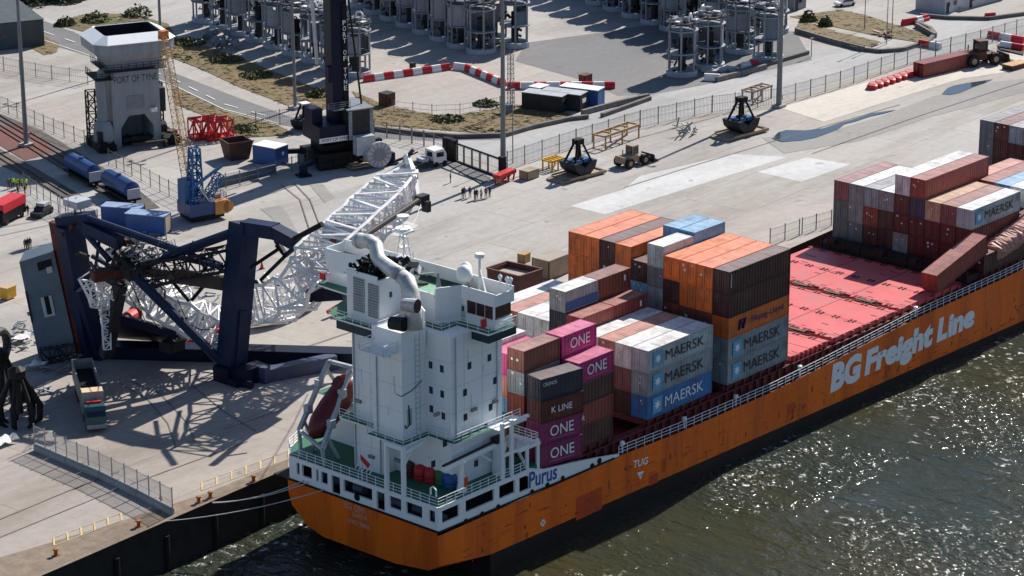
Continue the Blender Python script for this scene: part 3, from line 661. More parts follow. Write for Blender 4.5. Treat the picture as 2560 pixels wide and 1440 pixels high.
mb = MB(); mb.tube((-39.6, -8.7, 30.9), (-39.6, -8.7, 35.0), .16, n=6); mb.lathe([(.5, 34.9), (.55, 35.0), (.55, 35.3), (.5, 35.35)], (-39.6, -8.7), 10); mb.tube((-39.6, -8.7, 33.6), (-41.2, -11.3, 31.0), .1, n=5); mb.build('signal_mast', W, br)
mb = MB()
for y in (-11.9, -12.4, -10.9): mb.tube((-38.8, y, 32.2), (-38.8, y, 32.9), .12, n=6); mb.lathe([(.2, 32.8), (.25, 33.1), (.05, 33.3)], (-38.8, y), 8)
mb.build('searchlight', W, br)
mb = MB(); mb.lathe([(.35, 30.9), (.25, 31.9), (.12, 33.2)], (-42.6, -5.4), 8); mb.build('vent_post', M_['grey'], br)
mb = MB()
for i in range(30):
    a = V((-44+5*rnd.random(), -1.5+9*rnd.random(), 31.0+1.1*rnd.random())); c = a+V((rnd.uniform(-1.5, 1.5), rnd.uniform(-1.5, 1.5), rnd.uniform(-.3, .6)))
    mb.beam(a, c, rnd.uniform(.1, .8), rnd.uniform(.05, .3), (rnd.random(), rnd.random(), 1))
struct(mb.build('bent_plating', M_['lgrey'], br), 'stuff')
# wrecked funnel top: black opening, charred clutter and two silver exhaust pipes
mb = MB(); mb.box((-48.6, -2.1, 33.1), (-44.0, 2.0, 33.2))
for i in range(70):
    a = V((rnd.uniform(-48.2, -43.0), rnd.uniform(-2, 2.6), 33.1+rnd.uniform(0, .7))); mb.beam(a, a+V((rnd.uniform(-1.1, 1.1), rnd.uniform(-1.1, 1.1), rnd.uniform(-.3, .7))), rnd.uniform(.2, 1.0), rnd.uniform(.05, .3), (rnd.gauss(0, 1), rnd.gauss(0, 1), 1))
struct(mb.build('charred_wreckage', M_['black'], cas), 'stuff')
mb = MB(); wall(mb, (-48.9, 2.2, 0), (-48.9, -2.35, 0), 33.1, 33.6, [], .15); mb.build('casing_lip', W, cas); mb = MB()
mb.add([AX(812,622,-44), AX(905,640,-45), AX(880,690,-45), AX(815,672,-44), AX(812,622,-43.7), AX(905,640,-44.7), AX(880,690,-44.7), AX(815,672,-43.7)], [(0,1,2,3),(7,6,5,4),(0,4,5,1),(1,5,6,2),(2,6,7,3),(3,7,4,0)])
mb.build('torn_funnel_plate', W, cas)
pp = [AX(*q, x) for q, x in (((903,602),-45.2),((922,603),-45.5),((940,615),-45.8),((943,640),-46.2),((952,655),-46.6),((985,678),-47.6),((1000,686),-48.0))]
mb = MB(); mb.path(pp, .80, 12); mb.path([pp[0]+V((-.02,0,0)), pp[0]+(pp[0]-pp[1]).normalized()*.6], .88, 12); sp('exhaust_pipe', mb, M_['silver'], smooth=True)
mb = MB(); mb.tube(pp[0]+(pp[0]-pp[1]).normalized()*.61, pp[0]+(pp[0]-pp[1]).normalized()*.66, .8, n=12); sp('exhaust_mouth', mb, M_['black'])
pp = [AX(*q, x) for q, x in (((1000,688),-47.6),((1018,702),-48.0),((1027,735),-48.4),((1031,780),-48.7),((1034,826),-49.0))]
mb = MB(); mb.path(pp, [.82, .9, .95, 1.0, .95], 12); sp('exhaust_pipe', mb, M_['silver'], smooth=True)
for q, x in (((1033,764),-49.6),((1001,810),-50.4)):
    p = AX(*q, x); mb = MB(); dd = V((.22, -.97, .05)).normalized(); mb.tube(p-dd*1.2, p+dd*.5, .70, .78, n=14); pi = sp('exhaust_stub', mb, M_['silver'] if q[0] > 1010 else M_['dark'])
    mb = MB(); a0 = p+dd*.51; n_ = 16; e1 = dd.cross(V((0,0,1))).normalized(); e2 = dd.cross(e1)
    mb.tube(a0, a0+dd*.05, .74, n=16); mb.build('mouth', M_['black'], pi)
mb = MB(); mb.path([AX(1045,760,-46.5), AX(1060,778,-46.5), AX(1061,820,-46.6), AX(1060,870,-46.6)], .16, 6)
for i in range(5): a = AX(1060, 800+i*14, -46.6); mb.tube(a, a+V((-.6,-.6,0)), .06, n=4)
sp('vent_line', mb, W)
bp_ = [(-50.0, -2.6), (-52.0, -2.6), (-52.0, -6.2), (-50.0, -6.2)]
mb = MB(); mb.prism(bp_, 26.2, 26.3); railing([(-50.1,-2.6,26.3), (-52,-2.6,26.3), (-52,-6.2,26.3), (-50.1,-6.2,26.3)], 1.2, .9, .06, mb=mb); sp('service_platform', mb, W)
# poop fittings: portal posts, side frames, deck crane, casks, flag staff
mb = MB()
for y in (-5.4, -7.9): mb.beam((-51.05, y, ZP), (-51.05, y, 16.2), .42, .42)
mb.beam((-51.05, -5.2, 16.1), (-51.05, -8.1, 16.1), .45, .45); mb.beam((-51.05, -7.9, 15.6), (-47, -7.9, 16.1), .3, .35); mb.beam((-51.0, -7.9, 14.0), (-49.6, -7.9, 15.9), .2, .2)
sp('aft_portal', mb, W)
mb = MB()
for x in (-40.7, -39.2): mb.beam((x, -12.8, ZP), (x, -12.8, 17.2), .4, .35)
for z_ in (13.4, 16.9): mb.beam((-40.7, -12.8, z_), (-36.4, -12.8, z_), .35, .3)
for x in (-36.7, -34.9): mb.beam((x, -12.85, 9.9), (x, -12.85, 13.7), .35, .3)
mb.beam((-38.2, -12.8, 13.2), (-34.6, -12.8, 13.2), .4, .35); mb.beam((-36.6, -12.8, ZP), (-36.6, -10.2, 14), .25, .25)
mb.box((-38.0, -12.6, 13.2), (-34.6, -9.0, 13.35)); mb.box((-41, -12.6, 16.3), (-36.4, -10.5, 16.4))
railing([(-38, -12.7, 13.35), (-34.7, -12.7, 13.35), (-34.7, -9, 13.35)], 1, 1, .05, mb=mb)
sp('side_frame', mb, W)
mb = MB(); mb.lathe([(.75, ZP), (.7, 13.4), (.85, 13.5), (.85, 14.3), (.5, 14.5)], (-39.7, -11.4), 14); o = sp('deck_crane', mb, W)
mb = MB(); mb.beam((-39.7, -11.4, 14.3), (-48.8, -11.6, 14.1), .55, .55); mb.tube((-41.0, -11.4, 12.6), (-43.0, -11.45, 14.0), .16, n=6); mb.build('crane_jib', W, o)
mb = MB(); mb.beam((-40.5, -11.5, 14.75), (-49.0, -11.7, 14.5), .2, .2); mb.box((-40.6, -11.9, 14.5), (-39.3, -11.0, 15.1)); mb.build('hoist_gear', M_['dark'], o)
mb = MB(); mb.lathe([(.6, ZP), (.32, ZP+1.6), (.25, 14.0)], (-46.0, -11.7), 8); mb.box((-46.4, -12, 13.9), (-45.6, -11.4, 14.1)); mb.build('jib_rest', W, o)
mb = MB(); p = AX(905, 1165, -50.9); p.z = ZP; mb.tube(p, p+V((-.3, 0, 3.4)), .07, n=5); o = sp('flag_staff', mb, W)
mb = MB(); q = p+V((-.3, 0, 3.2)); mb.add([q, q+V((.1, -1.5, -.9)), q+V((.1, -1.1, -1.5)), q+V((.05, 0, -.7))], [(0,1,2,3)]); mb.build('ensign', M_['red'], o)
mb = MB()
for i in range(5): 
    a = AX(890+i*9, 1165+i*3.6, -51.15); mb.tube(a+V((-.12,0,-.2)), a+V((-.12,-.5,.5)), .07, n=4)
sp('rail_fixture', mb, W)
mb = MB()
for a, c in ((.4, .9),): mb.path([(-51.0, -12.6, ZP+1.2), (-51.0, -12.6, ZP+1.9), (-51.0, -12.2, ZP+2.2), (-51.0, -11.8, ZP+1.9), (-51.0, -11.8, ZP+1.2)], .1, 5)
sp('stern_light', mb, W)
for i, (q, cn) in enumerate((((1022,1180),'rust'),((1052,1190),'red'),((1078,1196),'red'),((1105,1202),'green'),((1126,1210),'blue'))):
    p = G(q[0], q[1]+8, ZP); mb = MB(); mb.lathe([(.75, 0), (.8, .3), (.8, 1.2), (.7, 1.5), (.3, 1.65)], (0, 0), 12)
    o = mb.build('storage_drum', M_[cn], None, p, True); tag(o, ('brown covered drum, nearest the portal post on the green stern deck', 'red covered drum beside the brown one on the green stern deck', 'red covered drum beside the green one on the stern deck', 'green covered drum between red and blue drums on the stern deck', 'blue covered drum at the end of the row on the stern deck')[i], 'drum', 'covered drums on the stern deck')
    mb = MB(); mb.tube((0,0,.6), (0,0,.66), .83, n=12); mb.build('strap', M_['black'], o)
# hull lettering
HM = 51.2
def hulltext(body, mt, p0, p1, ptop, bold, shear=0.0):
    a, c = AY(*p0, SY-.02), AY(*p1, SY-.02); t_ = AY(*ptop, SY-.02); xd = (c-a); h_ = (t_-a).z - xd.normalized().z*((t_-a).x)
    o = lettering(body, mt, V((a.x+HM, SY-.03, a.z)), xd, V((-xd.z, 0, xd.x)), xd.length, h_, ship, bold, shear); return o
hulltext('BG', M_['wink'], (2075,984), (2152,949), (2080,911), .06, .11)
hulltext('Freight', M_['wink'], (2160,959), (2330,880), (2166,877), .055, .11)
hulltext('Line', M_['wink'], (2341,858), (2435,814), (2347,797), .055, .11)
hulltext('Purus', M_['bink'], (1322,1222), (1392,1197), (1325,1181), .02)
hulltext('TUG', M_['wink'], (1582,1171), (1619,1160), (1584,1152), .02)
hulltext('c-', M_['ink'], (1561,1178), (1581,1171), (1562,1168), .0)
mb = MB(); mb.sheet([AY(1593,1182,SY-.02), AY(1610,1177,SY-.02), AY(1601,1199,SY-.02)]); sp('tug_mark', mb, M_['wink'])
mb = MB(); p = AY(1357, 1307, SY-.02); mb.lathe([(.42, 0), (.42, .02)], (0, 0), 16); o = sp('thruster_mark', mb, M_['wink']); o.location = (p.x+HM, p.y-.01, p.z); o.rotation_euler = (R(90), 0, 0)
mb = MB(); mb.beam((-.28,-.28,.03), (.28,.28,.03), .09, .02); mb.beam((-.28,.28,.03), (.28,-.28,.03), .09, .02); mb.build('thruster_cross', M_['orange'], o)
FW = mat('faded_white_lettering', (.55, .42, .38), .6, var=.3)
for body, p0, p1, h_ in (('BG ONYX', (862,1262), (927,1287), .75), ('ZAANDAM', (880,1283), (918,1298), .5), ('IMO 9805', (870,1299), (924,1320), .5)):
    a, c = AX(*p0, -51.22), AX(*p1, -51.22); xd = c-a; lettering(body, FW, V((-.03, a.y, a.z-.3)), (0, -1, xd.z/xd.length), (0, 0, 1), xd.length, h_, ship, 0)
PR = mat('primer_red_patch', (.58, .070, .012), .6, var=.15)
mb = MB()
for x0, y0, x1, y1 in ((1440,1245,1505,1272),(1622,1190,1645,1205),(1655,1150,1663,1178),(1968,1012,1987,1030),(1160,1195,1170,1215)):
    a, c = AY(x0, y0, SY-.012), AY(x1, y1, SY-.012); MB().sheet([(a.x, SY-.012, c.z), (c.x, SY-.012, c.z), (c.x, SY-.012, a.z), (a.x, SY-.012, a.z)][::-1]).build('paint_patch', PR, hull)
# ------------------------------------------------------------------ lifeboat on its launching ramp
rt = [AX(822,903,-44.2), AX(880,918,-44.2)]; rbm = [AX(748,1076,-50.6), AX(806,1122,-50.6)]
mb = MB()
for a, c in zip(rt, rbm):
    mb.beam(a, c, .4, .55)
    for t in (.35, .72): p = a.lerp(c, t); mb.box((p.x-.3, p.y-.35, p.z-.3), (p.x+.5, p.y+.35, p.z+.7))
    mb.beam(c, V((c.x+.2, c.y, ZP)), .35, .35); mb.beam(c.lerp(a, .15), V((c.x+2.5, c.y, ZP)), .3, .3); mb.beam(a.lerp(c, .1), V((a.x+1.5, a.y, 16.3)), .3, .3)
mb.beam(rt[0], rt[1], .4, .4); mb.beam(rbm[0], rbm[1], .35, .35); mb.beam(rt[0].lerp(rbm[0], .35), rt[1].lerp(rbm[1], .18), .2, .2); mb.beam(rt[1].lerp(rbm[1], .0), V((-47.4, 1.9, 17)), .25, .25)
sp('lifeboat_ramp', mb, M_['lgrey'])
ba, bc = AX(870,962,-44.4), AX(788,1080,-49.6); ax = (bc-ba).normalized(); mid = (ba+bc)*.5; sx = ax.cross(V((0,0,1))).normalized(); up = sx.cross(ax); up = up if up.z > 0 else -up
lb = thing('lifeboat', 'dark red enclosed lifeboat nose down on its stern launching ramp', 'lifeboat', mid)
rings = []
for t, wv, hv in ((-4.2, .6, .8), (-4.0, 1.2, 1.25), (-3, 1.5, 1.5), (0, 1.6, 1.55), (2, 1.45, 1.45), (3.3, 1.0, 1.1), (4.2, .15, .3)):
    c = ax*t; rings.append([c + sx*(wv*math.cos(k*math.pi/6)) + up*(hv*math.sin(k*math.pi/6)) for k in range(12)])
MB().loft(rings).build('boat_hull', M_['dred'], lb, smooth=True)
mb = MB(); c = up*1.3-ax*2.6; rg = [[c+up*h_+ax*(r_*1.3*math.cos(k*.7854))+sx*(r_*math.sin(k*.7854)) for k in range(8)] for h_, r_ in ((-.4, .85), (.2, .8), (.55, .55))]; mb.loft(rg); mb.build('conning_hatch', M_['dred'], lb)
mb = MB(); mb.path([ax*4.0+up*.2-sx*.4, ax*4.6-up*.3-sx*.6, ax*5.6-up*.4-sx*1.3], .05, 4); mb.build('hook_line', M_['black'], lb)
# mooring lines
mb = MB()
for a, c in (((-51.3, 6.5, 8.4), G(530, 1256)), ((-51.3, 4.0, 8.2), G(415, 1303)), ((-51.3, 7.2, 8.4), G(532, 1258))):
    a = V(a); mb.path([a.lerp(c, t)-V((0, 0, 2.2*4*t*(1-t)*.25)) for t in [i/8 for i in range(9)]], .06, 5)
tag(mb.build('mooring_rope', M_['rope']), 'slack pale mooring ropes from the ship stern to quay bollards', 'rope')
# ================================================================== CONTAINERS
CC = dict(orange=(.80,.18,.038), dark_red=(.125,.022,.024), maroon=(.065,.016,.019), brown=(.19,.055,.038), rust_red=(.30,.06,.045), grey=(.17,.19,.205), light_grey=(.31,.32,.33),
          white=(.74,.74,.72), pale_grey=(.50,.55,.56), steel_grey=(.30,.34,.37), blue=(.05,.19,.45), sky_blue=(.16,.42,.66), navy=(.025,.035,.06), magenta=(.50,.03,.18), shaded_magenta=(.26,.028,.125), dark_brown=(.075,.03,.028), salmon=(.50,.20,.14), beige=(.55,.36,.24), mauve=(.26,.10,.10), deep_blue=(.03,.045,.10))  # lower twisted boxes: magenta darkened, their shade put into the colour
CM = {}
WID = 2.438
def cmesh(kind, L_, H):
    k = (kind, L_, H)
    if k in CM: return CM[k]
    mb = MB()
    if kind == 'shell':
        for y, sg in ((.04, -1), (WID-.04, 1)):
            n_ = int(L_/.56); st = (L_-.24)/n_; pts = []
            for i in range(n_):
                x = .12+i*st
                pts += [(x, 0), (x+st*.28, 0), (x+st*.5, .06), (x+st*.78, .06)]
            pts.append((L_-.12, 0)); vs = []
            for x, d in pts: vs += [(x, y-sg*d, .14), (x, y-sg*d, H-.08)]
            fs = [(2*i, 2*i+2, 2*i+3, 2*i+1) if sg < 0 else (2*i+1, 2*i+3, 2*i+2, 2*i) for i in range(len(pts)-1)]
            mb.add(vs, fs)
        mb.box((.06, .1, .05), (L_-.06, WID-.1, .16)); mb.box((L_-.08, .06, .1), (L_-.05, WID-.06, H-.05))
    elif kind == 'roof':
        mb.box((.06, .03, H-.07), (L_-.06, WID-.03, H-.015))
        for i in range(int(L_/1.5)): x = .9+i*1.5; mb.box((x, .12, H-.02), (x+.5, WID-.12, H-.004))
    elif kind == 'frame':
        for x in (0, L_-.13):
            for y in (0, WID-.13): mb.box((x, y, 0), (x+.13, y+.13, H))
            mb.box((x, .13, 0), (x+.12, WID-.13, .15)); mb.box((x, .13, H-.12), (x+.12, WID-.13, H))
        for y in (0, WID-.09): mb.box((.13, y, 0), (L_-.13, y+.09, .14)); mb.box((.13, y, H-.08), (L_-.13, y+.09, H-.002))
    elif kind == 'door':
        mb.box((.05, .02, .02), (.10, 1.06, H-.3))
        for y in (.28, .78): mb.box((.0, y, 0), (.05, y+.06, H-.3))
        for z in (.5, 1.25, 1.95): mb.box((.02, .05, z), (.05, 1.03, z+.06))
    m = mb.mesh('container_'+kind, M_['cframe'] if kind == 'frame' else M_['cpaint']); CM[k] = m; return m
MARK = mat('door_sticker', (.65, .65, .62), .6, var=.2)
star = MB(); st_ = [((.5+.5*(1 if i % 2 == 0 else .45)*math.cos(math.pi/2+i*math.pi/7)), (.5+.5*(1 if i % 2 == 0 else .45)*math.sin(math.pi/2+i*math.pi/7)), 0) for i in range(14)]
star.v = [(.5, .5, 0)]+st_; star.f = [(0, 1+i, 1+(i+1) % 14) for i in range(14)]; star.m = [0]*14
STAR = star.mesh('star_emblem', M_['wink'])
SQ = MB().sheet([(0,0,0),(1,0,0),(1,1,0),(0,1,0)]).mesh('emblem_panel', M_['sqb'])
def place(me, name, parent, x, z, w_, h_, y=-.035):
    o = link(name, me, parent); o.matrix_local = Matrix(((w_,0,0,x),(0,0,-1,y),(0,h_,0,z),(0,0,0,1))); return o
def container(x, ys, z, L_, H, cn, label, group, mark=None, yaw=0, sticker=0.5, lab=None):
    """x = aft end, ys = starboard side, z = bottom"""
    t = thing('shipping_container', label, 'shipping container', (x, ys, z), yaw, group)
    c = CC[cn]; v = rnd.uniform(.88, 1.12); c = tuple(min(1, k*v) for k in c)
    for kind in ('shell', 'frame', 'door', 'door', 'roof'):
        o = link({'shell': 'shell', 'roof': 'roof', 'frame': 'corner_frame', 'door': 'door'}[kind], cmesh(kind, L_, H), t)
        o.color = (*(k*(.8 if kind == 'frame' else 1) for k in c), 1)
        if kind == 'roof': o.color = (*(k*.75+.25*f_ for k, f_ in zip(c if cn not in ('light_grey', 'white', 'pale_grey') else (.76, .76, .75), (.74, .60, .54) if cn not in ('light_grey', 'white', 'pale_grey') else (.76, .75, .73))), 1)      # roof sheet faded, with sunlit brightness also put into its colour
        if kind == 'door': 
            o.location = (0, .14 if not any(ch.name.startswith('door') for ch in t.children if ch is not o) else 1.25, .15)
    if rnd.random() < sticker:
        mb = MB(); 
        for i in range(rnd.randint(1, 3)): y, zz_, s = rnd.uniform(.3, 2.0), rnd.uniform(H*.45, H*.85), rnd.uniform(.12, .3); mb.box((-.02, y, zz_), (-.012, y+s*1.2, zz_+s))
        mb.build('door_sticker', MARK, t)
    if mark == 'star':
        place(SQ, 'emblem_panel', t, .95, H*.16, 1.75, H*.68); place(STAR, 'star_emblem', t, 1.2, H*.27, 1.25, H*.46, -.045)
        lettering('MAERSK', M_['ink'] if cn != 'blue' else M_['wink'], (3.25, -.035, H*.28), (1,0,0), (0,0,1), 7.2, H*.44, t, 0)
    elif mark == 'one':
        lettering('ONE', M_['wink'], (L_*.24, -.035, H*.30), (1,0,0), (0,0,1), L_*.56, H*.48, t, .004)
        mb = MB(); mb.box((L_*.24, -.03, H*.18), (L_*.80, -.025, H*.2)); mb.build('underline', M_['pink'], t)
    elif mark == 'kline':
        lettering('K LINE', M_['wink'], (L_*.25, -.035, H*.38), (1,0,0), (0,0,1), L_*.48, H*.28, t, .004)
    elif mark == 'hl':
        lettering('Hapag-Lloyd', M_['hink'], (4.6, -.035, H*.30), (1,0,0), (0,0,1), 6.4, H*.40, t, .004)
        mb = MB(); mb.beam((1.9,-.03,.75),(2.3,-.03,1.95),.05,.5,(0,1,0)); mb.beam((2.7,-.03,.75),(3.1,-.03,1.95),.05,.5,(0,1,0)); mb.beam((2.0,-.032,1.35),(3.0,-.032,1.35),.05,.3,(0,1,0)); mb.beam((2.2,-.034,1.9),(3.6,-.034,1.9),.05,.16,(0,1,0)); mb.build('emblem', M_['hink'], t)
    elif mark == 'small':
        lettering('CRONOS', M_['wink'], (L_*.06, -.035, H*.66), (1,0,0), (0,0,1), L_*.32, H*.16, t, .0)
    elif mark == 'dr':
        lettering('DR', M_['wink'], (.15, -.035, H*.3), (1,0,0), (0,0,1), .9, H*.24, t, .01)
    elif mark == 'blueband':
        mb = MB(); mb.box((.1, -.02, H*.08), (L_-.1, -.012, H*.45)); mb.build('blue_band', M_['blue'], t)
    elif mark == 'plate':
        mb = MB(); mb.box((L_*.78, -.03, H*.5), (L_*.83, -.02, H*.78)); mb.build('data_plate', M_['wink'], t)
    elif mark == 'bar':
        mb = MB(); mb.box((.28, -.03, H*.3), (.42, -.02, H*.9)); mb.build('data_plate', MARK, t)
    return t
ORD = ['first', 'second', 'third', 'fourth', 'fifth', 'sixth', 'seventh', 'eighth', 'ninth', 'tenth']
def ystb(r): return 12.5-2.5*r-2.47
def stack(bay, x, r, z0, tiers, H, where, group, L_=12.19, dx=0, lowest=0, suffix=''):
    """tiers listed from the top down"""
    n_ = len(tiers); hs = H if isinstance(H, (list, tuple)) else [H]*n_
    z = z0+sum(hs)
    for k, tcol in enumerate(tiers):
        h_ = hs[k]; z -= h_; cn, mark = (tcol, None) if isinstance(tcol, str) else tcol
        lvl = ORD[k] if k else 'top'
        pos = ('topmost' if k == 0 else ORD[k]+' down')
        lab = f"{'short ' if L_ < 7 else ''}{cn.replace('_', ' ')} container, {pos}, {ORD[r]} column from quay, {where}"
        container(x+dx, ystb(r), z, L_, h_, cn, lab, group, mark)
BZ = 9.97
# bay with the tall block amidships
TB = 24.2; h5 = (TB-BZ)/5
gB = 'containers in the tall orange topped block'; wB = 'tall orange topped block'
for r, tiers in ((0, ['orange']*5), (1, ['orange']*5), (2, ['maroon', 'dark_brown', 'dark_brown']), (3, ['orange', 'orange', 'orange'])):
    stack('B', 0, r, TB-h5*len(tiers), tiers, h5, wB, gB)
stack('B', 0, 4, TB-1.55-2.59*3, ['maroon', 'sky_blue', 'grey'], 2.59, wB, gB, 6.06, suffix=' of half length')
stack('B', 6.13, 4, 22.9, ['sky_blue'], 2.7, 'forward half, '+wB, gB, 6.06)
stack('B', 0, 5, 22.5, ['pale_grey'], 2.75, wB, gB, 6.06, suffix=' of half length')
stack('B', 0, 5, 22.5-2.59*3, ['grey', 'steel_grey', 'steel_grey'], 2.59, 'below, '+wB, gB)
stack('B', 6.13, 5, 22.55, ['sky_blue'], 3.05, 'forward half, '+wB, gB, 6.06)
for r, tiers in ((6, ['orange', 'dark_brown', 'brown', 'brown']), (7, ['orange', 'orange', 'brown', 'brown']), (8, ['orange', 'orange', 'brown', 'brown'])):
    stack('B', 0, r, TB-h5*len(tiers), tiers, h5, wB, gB)
stack('B', 0, 9, BZ, [('maroon', 'bar'), 'maroon', ('orange', 'hl'), ('steel_grey', 'star'), ('steel_grey', 'star')], [2.9, 2.9, 2.63, 2.9, 2.9], wB, gB)
# bay just aft of it
gA = 'containers behind the wheelhouse'; wA = 'block behind tall one'; XA = -15.2
for r, tiers in ((0, ['white', 'brown']), (1, ['salmon', 'brown']), (2, ['white', 'grey', 'brown']), (3, ['white', 'light_grey', 'grey'])):
    stack('A', XA, r, 18.7-2.6*len(tiers), tiers, 2.6, wA, gA)
stack('A', XA, 0, 18.75, ['grey'], .02+2.59, wA+' forward', gA, 6.06) if False else None
stack('A', XA, 4, 22.85-2.6*3, [('light_grey', 'blueband'), 'navy', 'navy'], 2.6, wA, gA, 6.06, suffix=' of half length')
stack('A', XA+6.12, 4, 22.85-2.6*3, [('brown', 'plate'), 'brown', 'brown'], 2.6, 'forward half, '+wA, gA, 6.06, suffix=' of half length')
stack('A', XA, 5, 20.15-2.59*2, ['rust_red', 'navy'], 2.59, wA, gA, 6.06, suffix=' of half length')
stack('A', XA+6.12, 5, 20.15-2.59*2, [('rust_red', 'plate'), 'brown'], 2.59, 'forward half, '+wA, gA, 6.06, suffix=' of half length')
for r, tiers in ((6, ['white', 'light_grey']), (7, ['salmon', 'dark_red', 'dark_red']), (8, ['white', 'mauve', 'dark_brown'])):
    stack('A', XA, r, 18.45-2.83*len(tiers), tiers, 2.83, wA, gA)
stack('A', XA, 9, BZ, [('pale_grey', 'star'), ('steel_grey', 'star'), ('blue', 'star')], [2.72, 2.88, 2.88], wA, gA)
# aftmost bay, half length boxes
XO = -33.9; gO = 'half length containers next to the accommodation'; wO = 'block beside white tower'
stack('O', XO, 8, 22.9-2.59*5, ['brown', 'steel_grey', 'rust_red', 'dark_brown', 'dark_brown'], 2.59, wO, gO, 6.06)
stack('O', XO+6.4, 8, 22.9-2.59*3, [('magenta', 'one'), 'brown', 'brown'], 2.59, 'forward half, '+wO, gO, 6.06)
stack('O', XO, 7, 22.0-2.59*5, ['magenta', 'salmon', 'sky_blue', 'rust_red', 'rust_red'], 2.59, wO, gO, 6.06)
stack('O', XO, 6, 22.6-2.59*2, ['white', 'brown'], 2.59, wO, gO, 6.06)
stack('O', XO+6.4, 9, 20.32-2.59*4, [('magenta', 'one'), 'dark_brown', ('rust_red', 'dr'), 'dark_brown'], 2.59, 'forward half, '+wO, gO, 6.06)
ya = R(-10.3)
for k, (cn, mk, lb_) in enumerate((('shaded_magenta', 'one', 'magenta container with white letters, lowest of the outward twisted stack'), ('shaded_magenta', 'one', 'magenta container with white letters, second lowest of the outward twisted stack'), ('dark_red', 'kline', 'dark red container with small white lettering in the outward twisted stack'), ('navy', 'small', 'navy container with pale roof on top of the outward twisted stack'))):
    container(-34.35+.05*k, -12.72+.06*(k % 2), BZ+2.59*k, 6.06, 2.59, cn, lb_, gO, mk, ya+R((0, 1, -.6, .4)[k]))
# bay beyond the bare red hatches
XD = 57.0; HD = 2.74; gD = 'containers stacked beyond the bare red hatches'; wD = 'stack beyond bare hatches'
for r, tiers in enumerate((['mauve', 'grey', 'grey'], ['light_grey', 'light_grey', 'grey'], ['steel_grey', 'rust_red', 'dark_brown'], ['light_grey', 'dark_brown', 'dark_brown'], ['dark_red', 'dark_red', 'light_grey'], ['deep_blue', 'dark_red', 'dark_red'], ['beige', 'dark_red', 'dark_red'], ['mauve', 'dark_red', 'dark_red'], [('pale_grey', 'star'), 'dark_red', 'dark_red'])):
    stack('D', XD, r, BZ+.05, tiers, HD, wD, gD)
container(XD, ystb(4), BZ+.05+HD*3, 15.9, HD, 'white', 'long white container raised on the fifth column of the stack beyond bare hatches', gD)
container(XD, ystb(5), BZ+.05+HD*3, 15.9, HD, 'rust_red', 'long rust red container raised on the sixth column of the stack beyond bare hatches', gD)
gE = 'containers stacked forward of the damaged bay'; wE = 'bay forward of damaged one'
for r, tiers in enumerate(([], [], [], [], [], ['salmon'], ['rust_red'], ['sky_blue'], ['white'])):
    if tiers: stack('E', XD+13.4, r, BZ+.05+HD*2, tiers, HD, wE, gE)
XF = 94.3; gF = 'containers in the foremost stack'; wF = 'foremost stack'
for r, tiers in enumerate((['grey', 'grey', 'grey'], ['dark_red', 'dark_red', 'maroon'], ['steel_grey', 'dark_red', 'grey'], ['beige', 'dark_red', 'deep_blue'])):
    z_ = 11.4
    stack('F', XF, r, z_, tiers, 2.65, wF, gF)
# the red container that slid off its stack, and the torn one beside it
a, c = AY(2342, 690, -12.6), AY(2485, 575, -12.6); d = (c-a).normalized()
fc = container(0, 0, 0, 12.19, 2.59, 'rust_red', 'red container fallen nose down onto the bare red hatch cover', None, None, 0, 0)
fc.name = 'fallen_container'
yv = V((0, 1, 0)); zv = d.cross(yv).normalized(); b0 = a - zv*2.59
fc.matrix_world = Matrix(((d.x, 0, zv.x, b0.x), (d.y, 1, zv.y, b0.y), (d.z, 0, zv.z, b0.z), (0,0,0,1)))
cr = thing('crushed_container', 'crumpled pinkish container torn open behind the fallen red one', 'shipping container', (64, -11.5, 12))
a, c = AY(2492, 625, -12.4), AY(2600, 545, -12.4)
mb = MB(); rings = []
r2 = random.Random(5)
for i in range(44):
    p = a.lerp(c, i/43)-V((64, -11.5, 12)); j = lambda s: V((r2.uniform(-s, s), r2.uniform(-s, s), r2.uniform(-s, s)))
    s = .16 if i < 26 else .07; k_ = (.45 if i < 26 else .15)*(1+math.sin(i*1.25+.6*math.sin(i*.7)))
    rings.append([p+V((0, 0, -1.9))+j(s), p+V((k_*.5, -.2-k_, -.6))+j(s), p+V((0, -k_*.6, .3))+j(s), p+V((0, 1.2, .5))+j(s), p+V((0, 2.4, .2))+j(s*.6), p+V((0, 2.4, -2))+j(s*.5)])
mb.loft(rings); mb.build('crumpled_shell', mat('torn_pink_steel', (.52, .30, .25), .5, var=.25, dirt=(.25, .05, .04), damt=.8, dscale=.8), cr)
mb = MB()
for i in range(14):
    p = V((rnd.uniform(-3, 4), rnd.uniform(-1.4, .4), rnd.uniform(-4, -1.5))); mb.beam(p, p+V((rnd.uniform(-1.5, 1.5), rnd.uniform(-.5, .5), rnd.uniform(-.8, .8))), rnd.uniform(.1, .6), .08, (rnd.random(), 1, rnd.random()))
mb.build('torn_frame', M_['rust'], cr)
rc = container(XD-.6, ystb(9)-.1, BZ, 12.19, 2.59, 'maroon', 'dark crushed container at the ship side under the fallen red one', None)
# ================================================================== THE COLLAPSED CRANE
wk = thing('collapsed_crane', 'collapsed dark blue quay crane with bent legs and braces lying on the quay', 'crane', (0, 0, 0))
def wp(name, mb, m, smooth=False): return mb.build(name, m, wk, smooth=smooth)
NV = M_['navy']
YR, YL = 42.9, 60.8
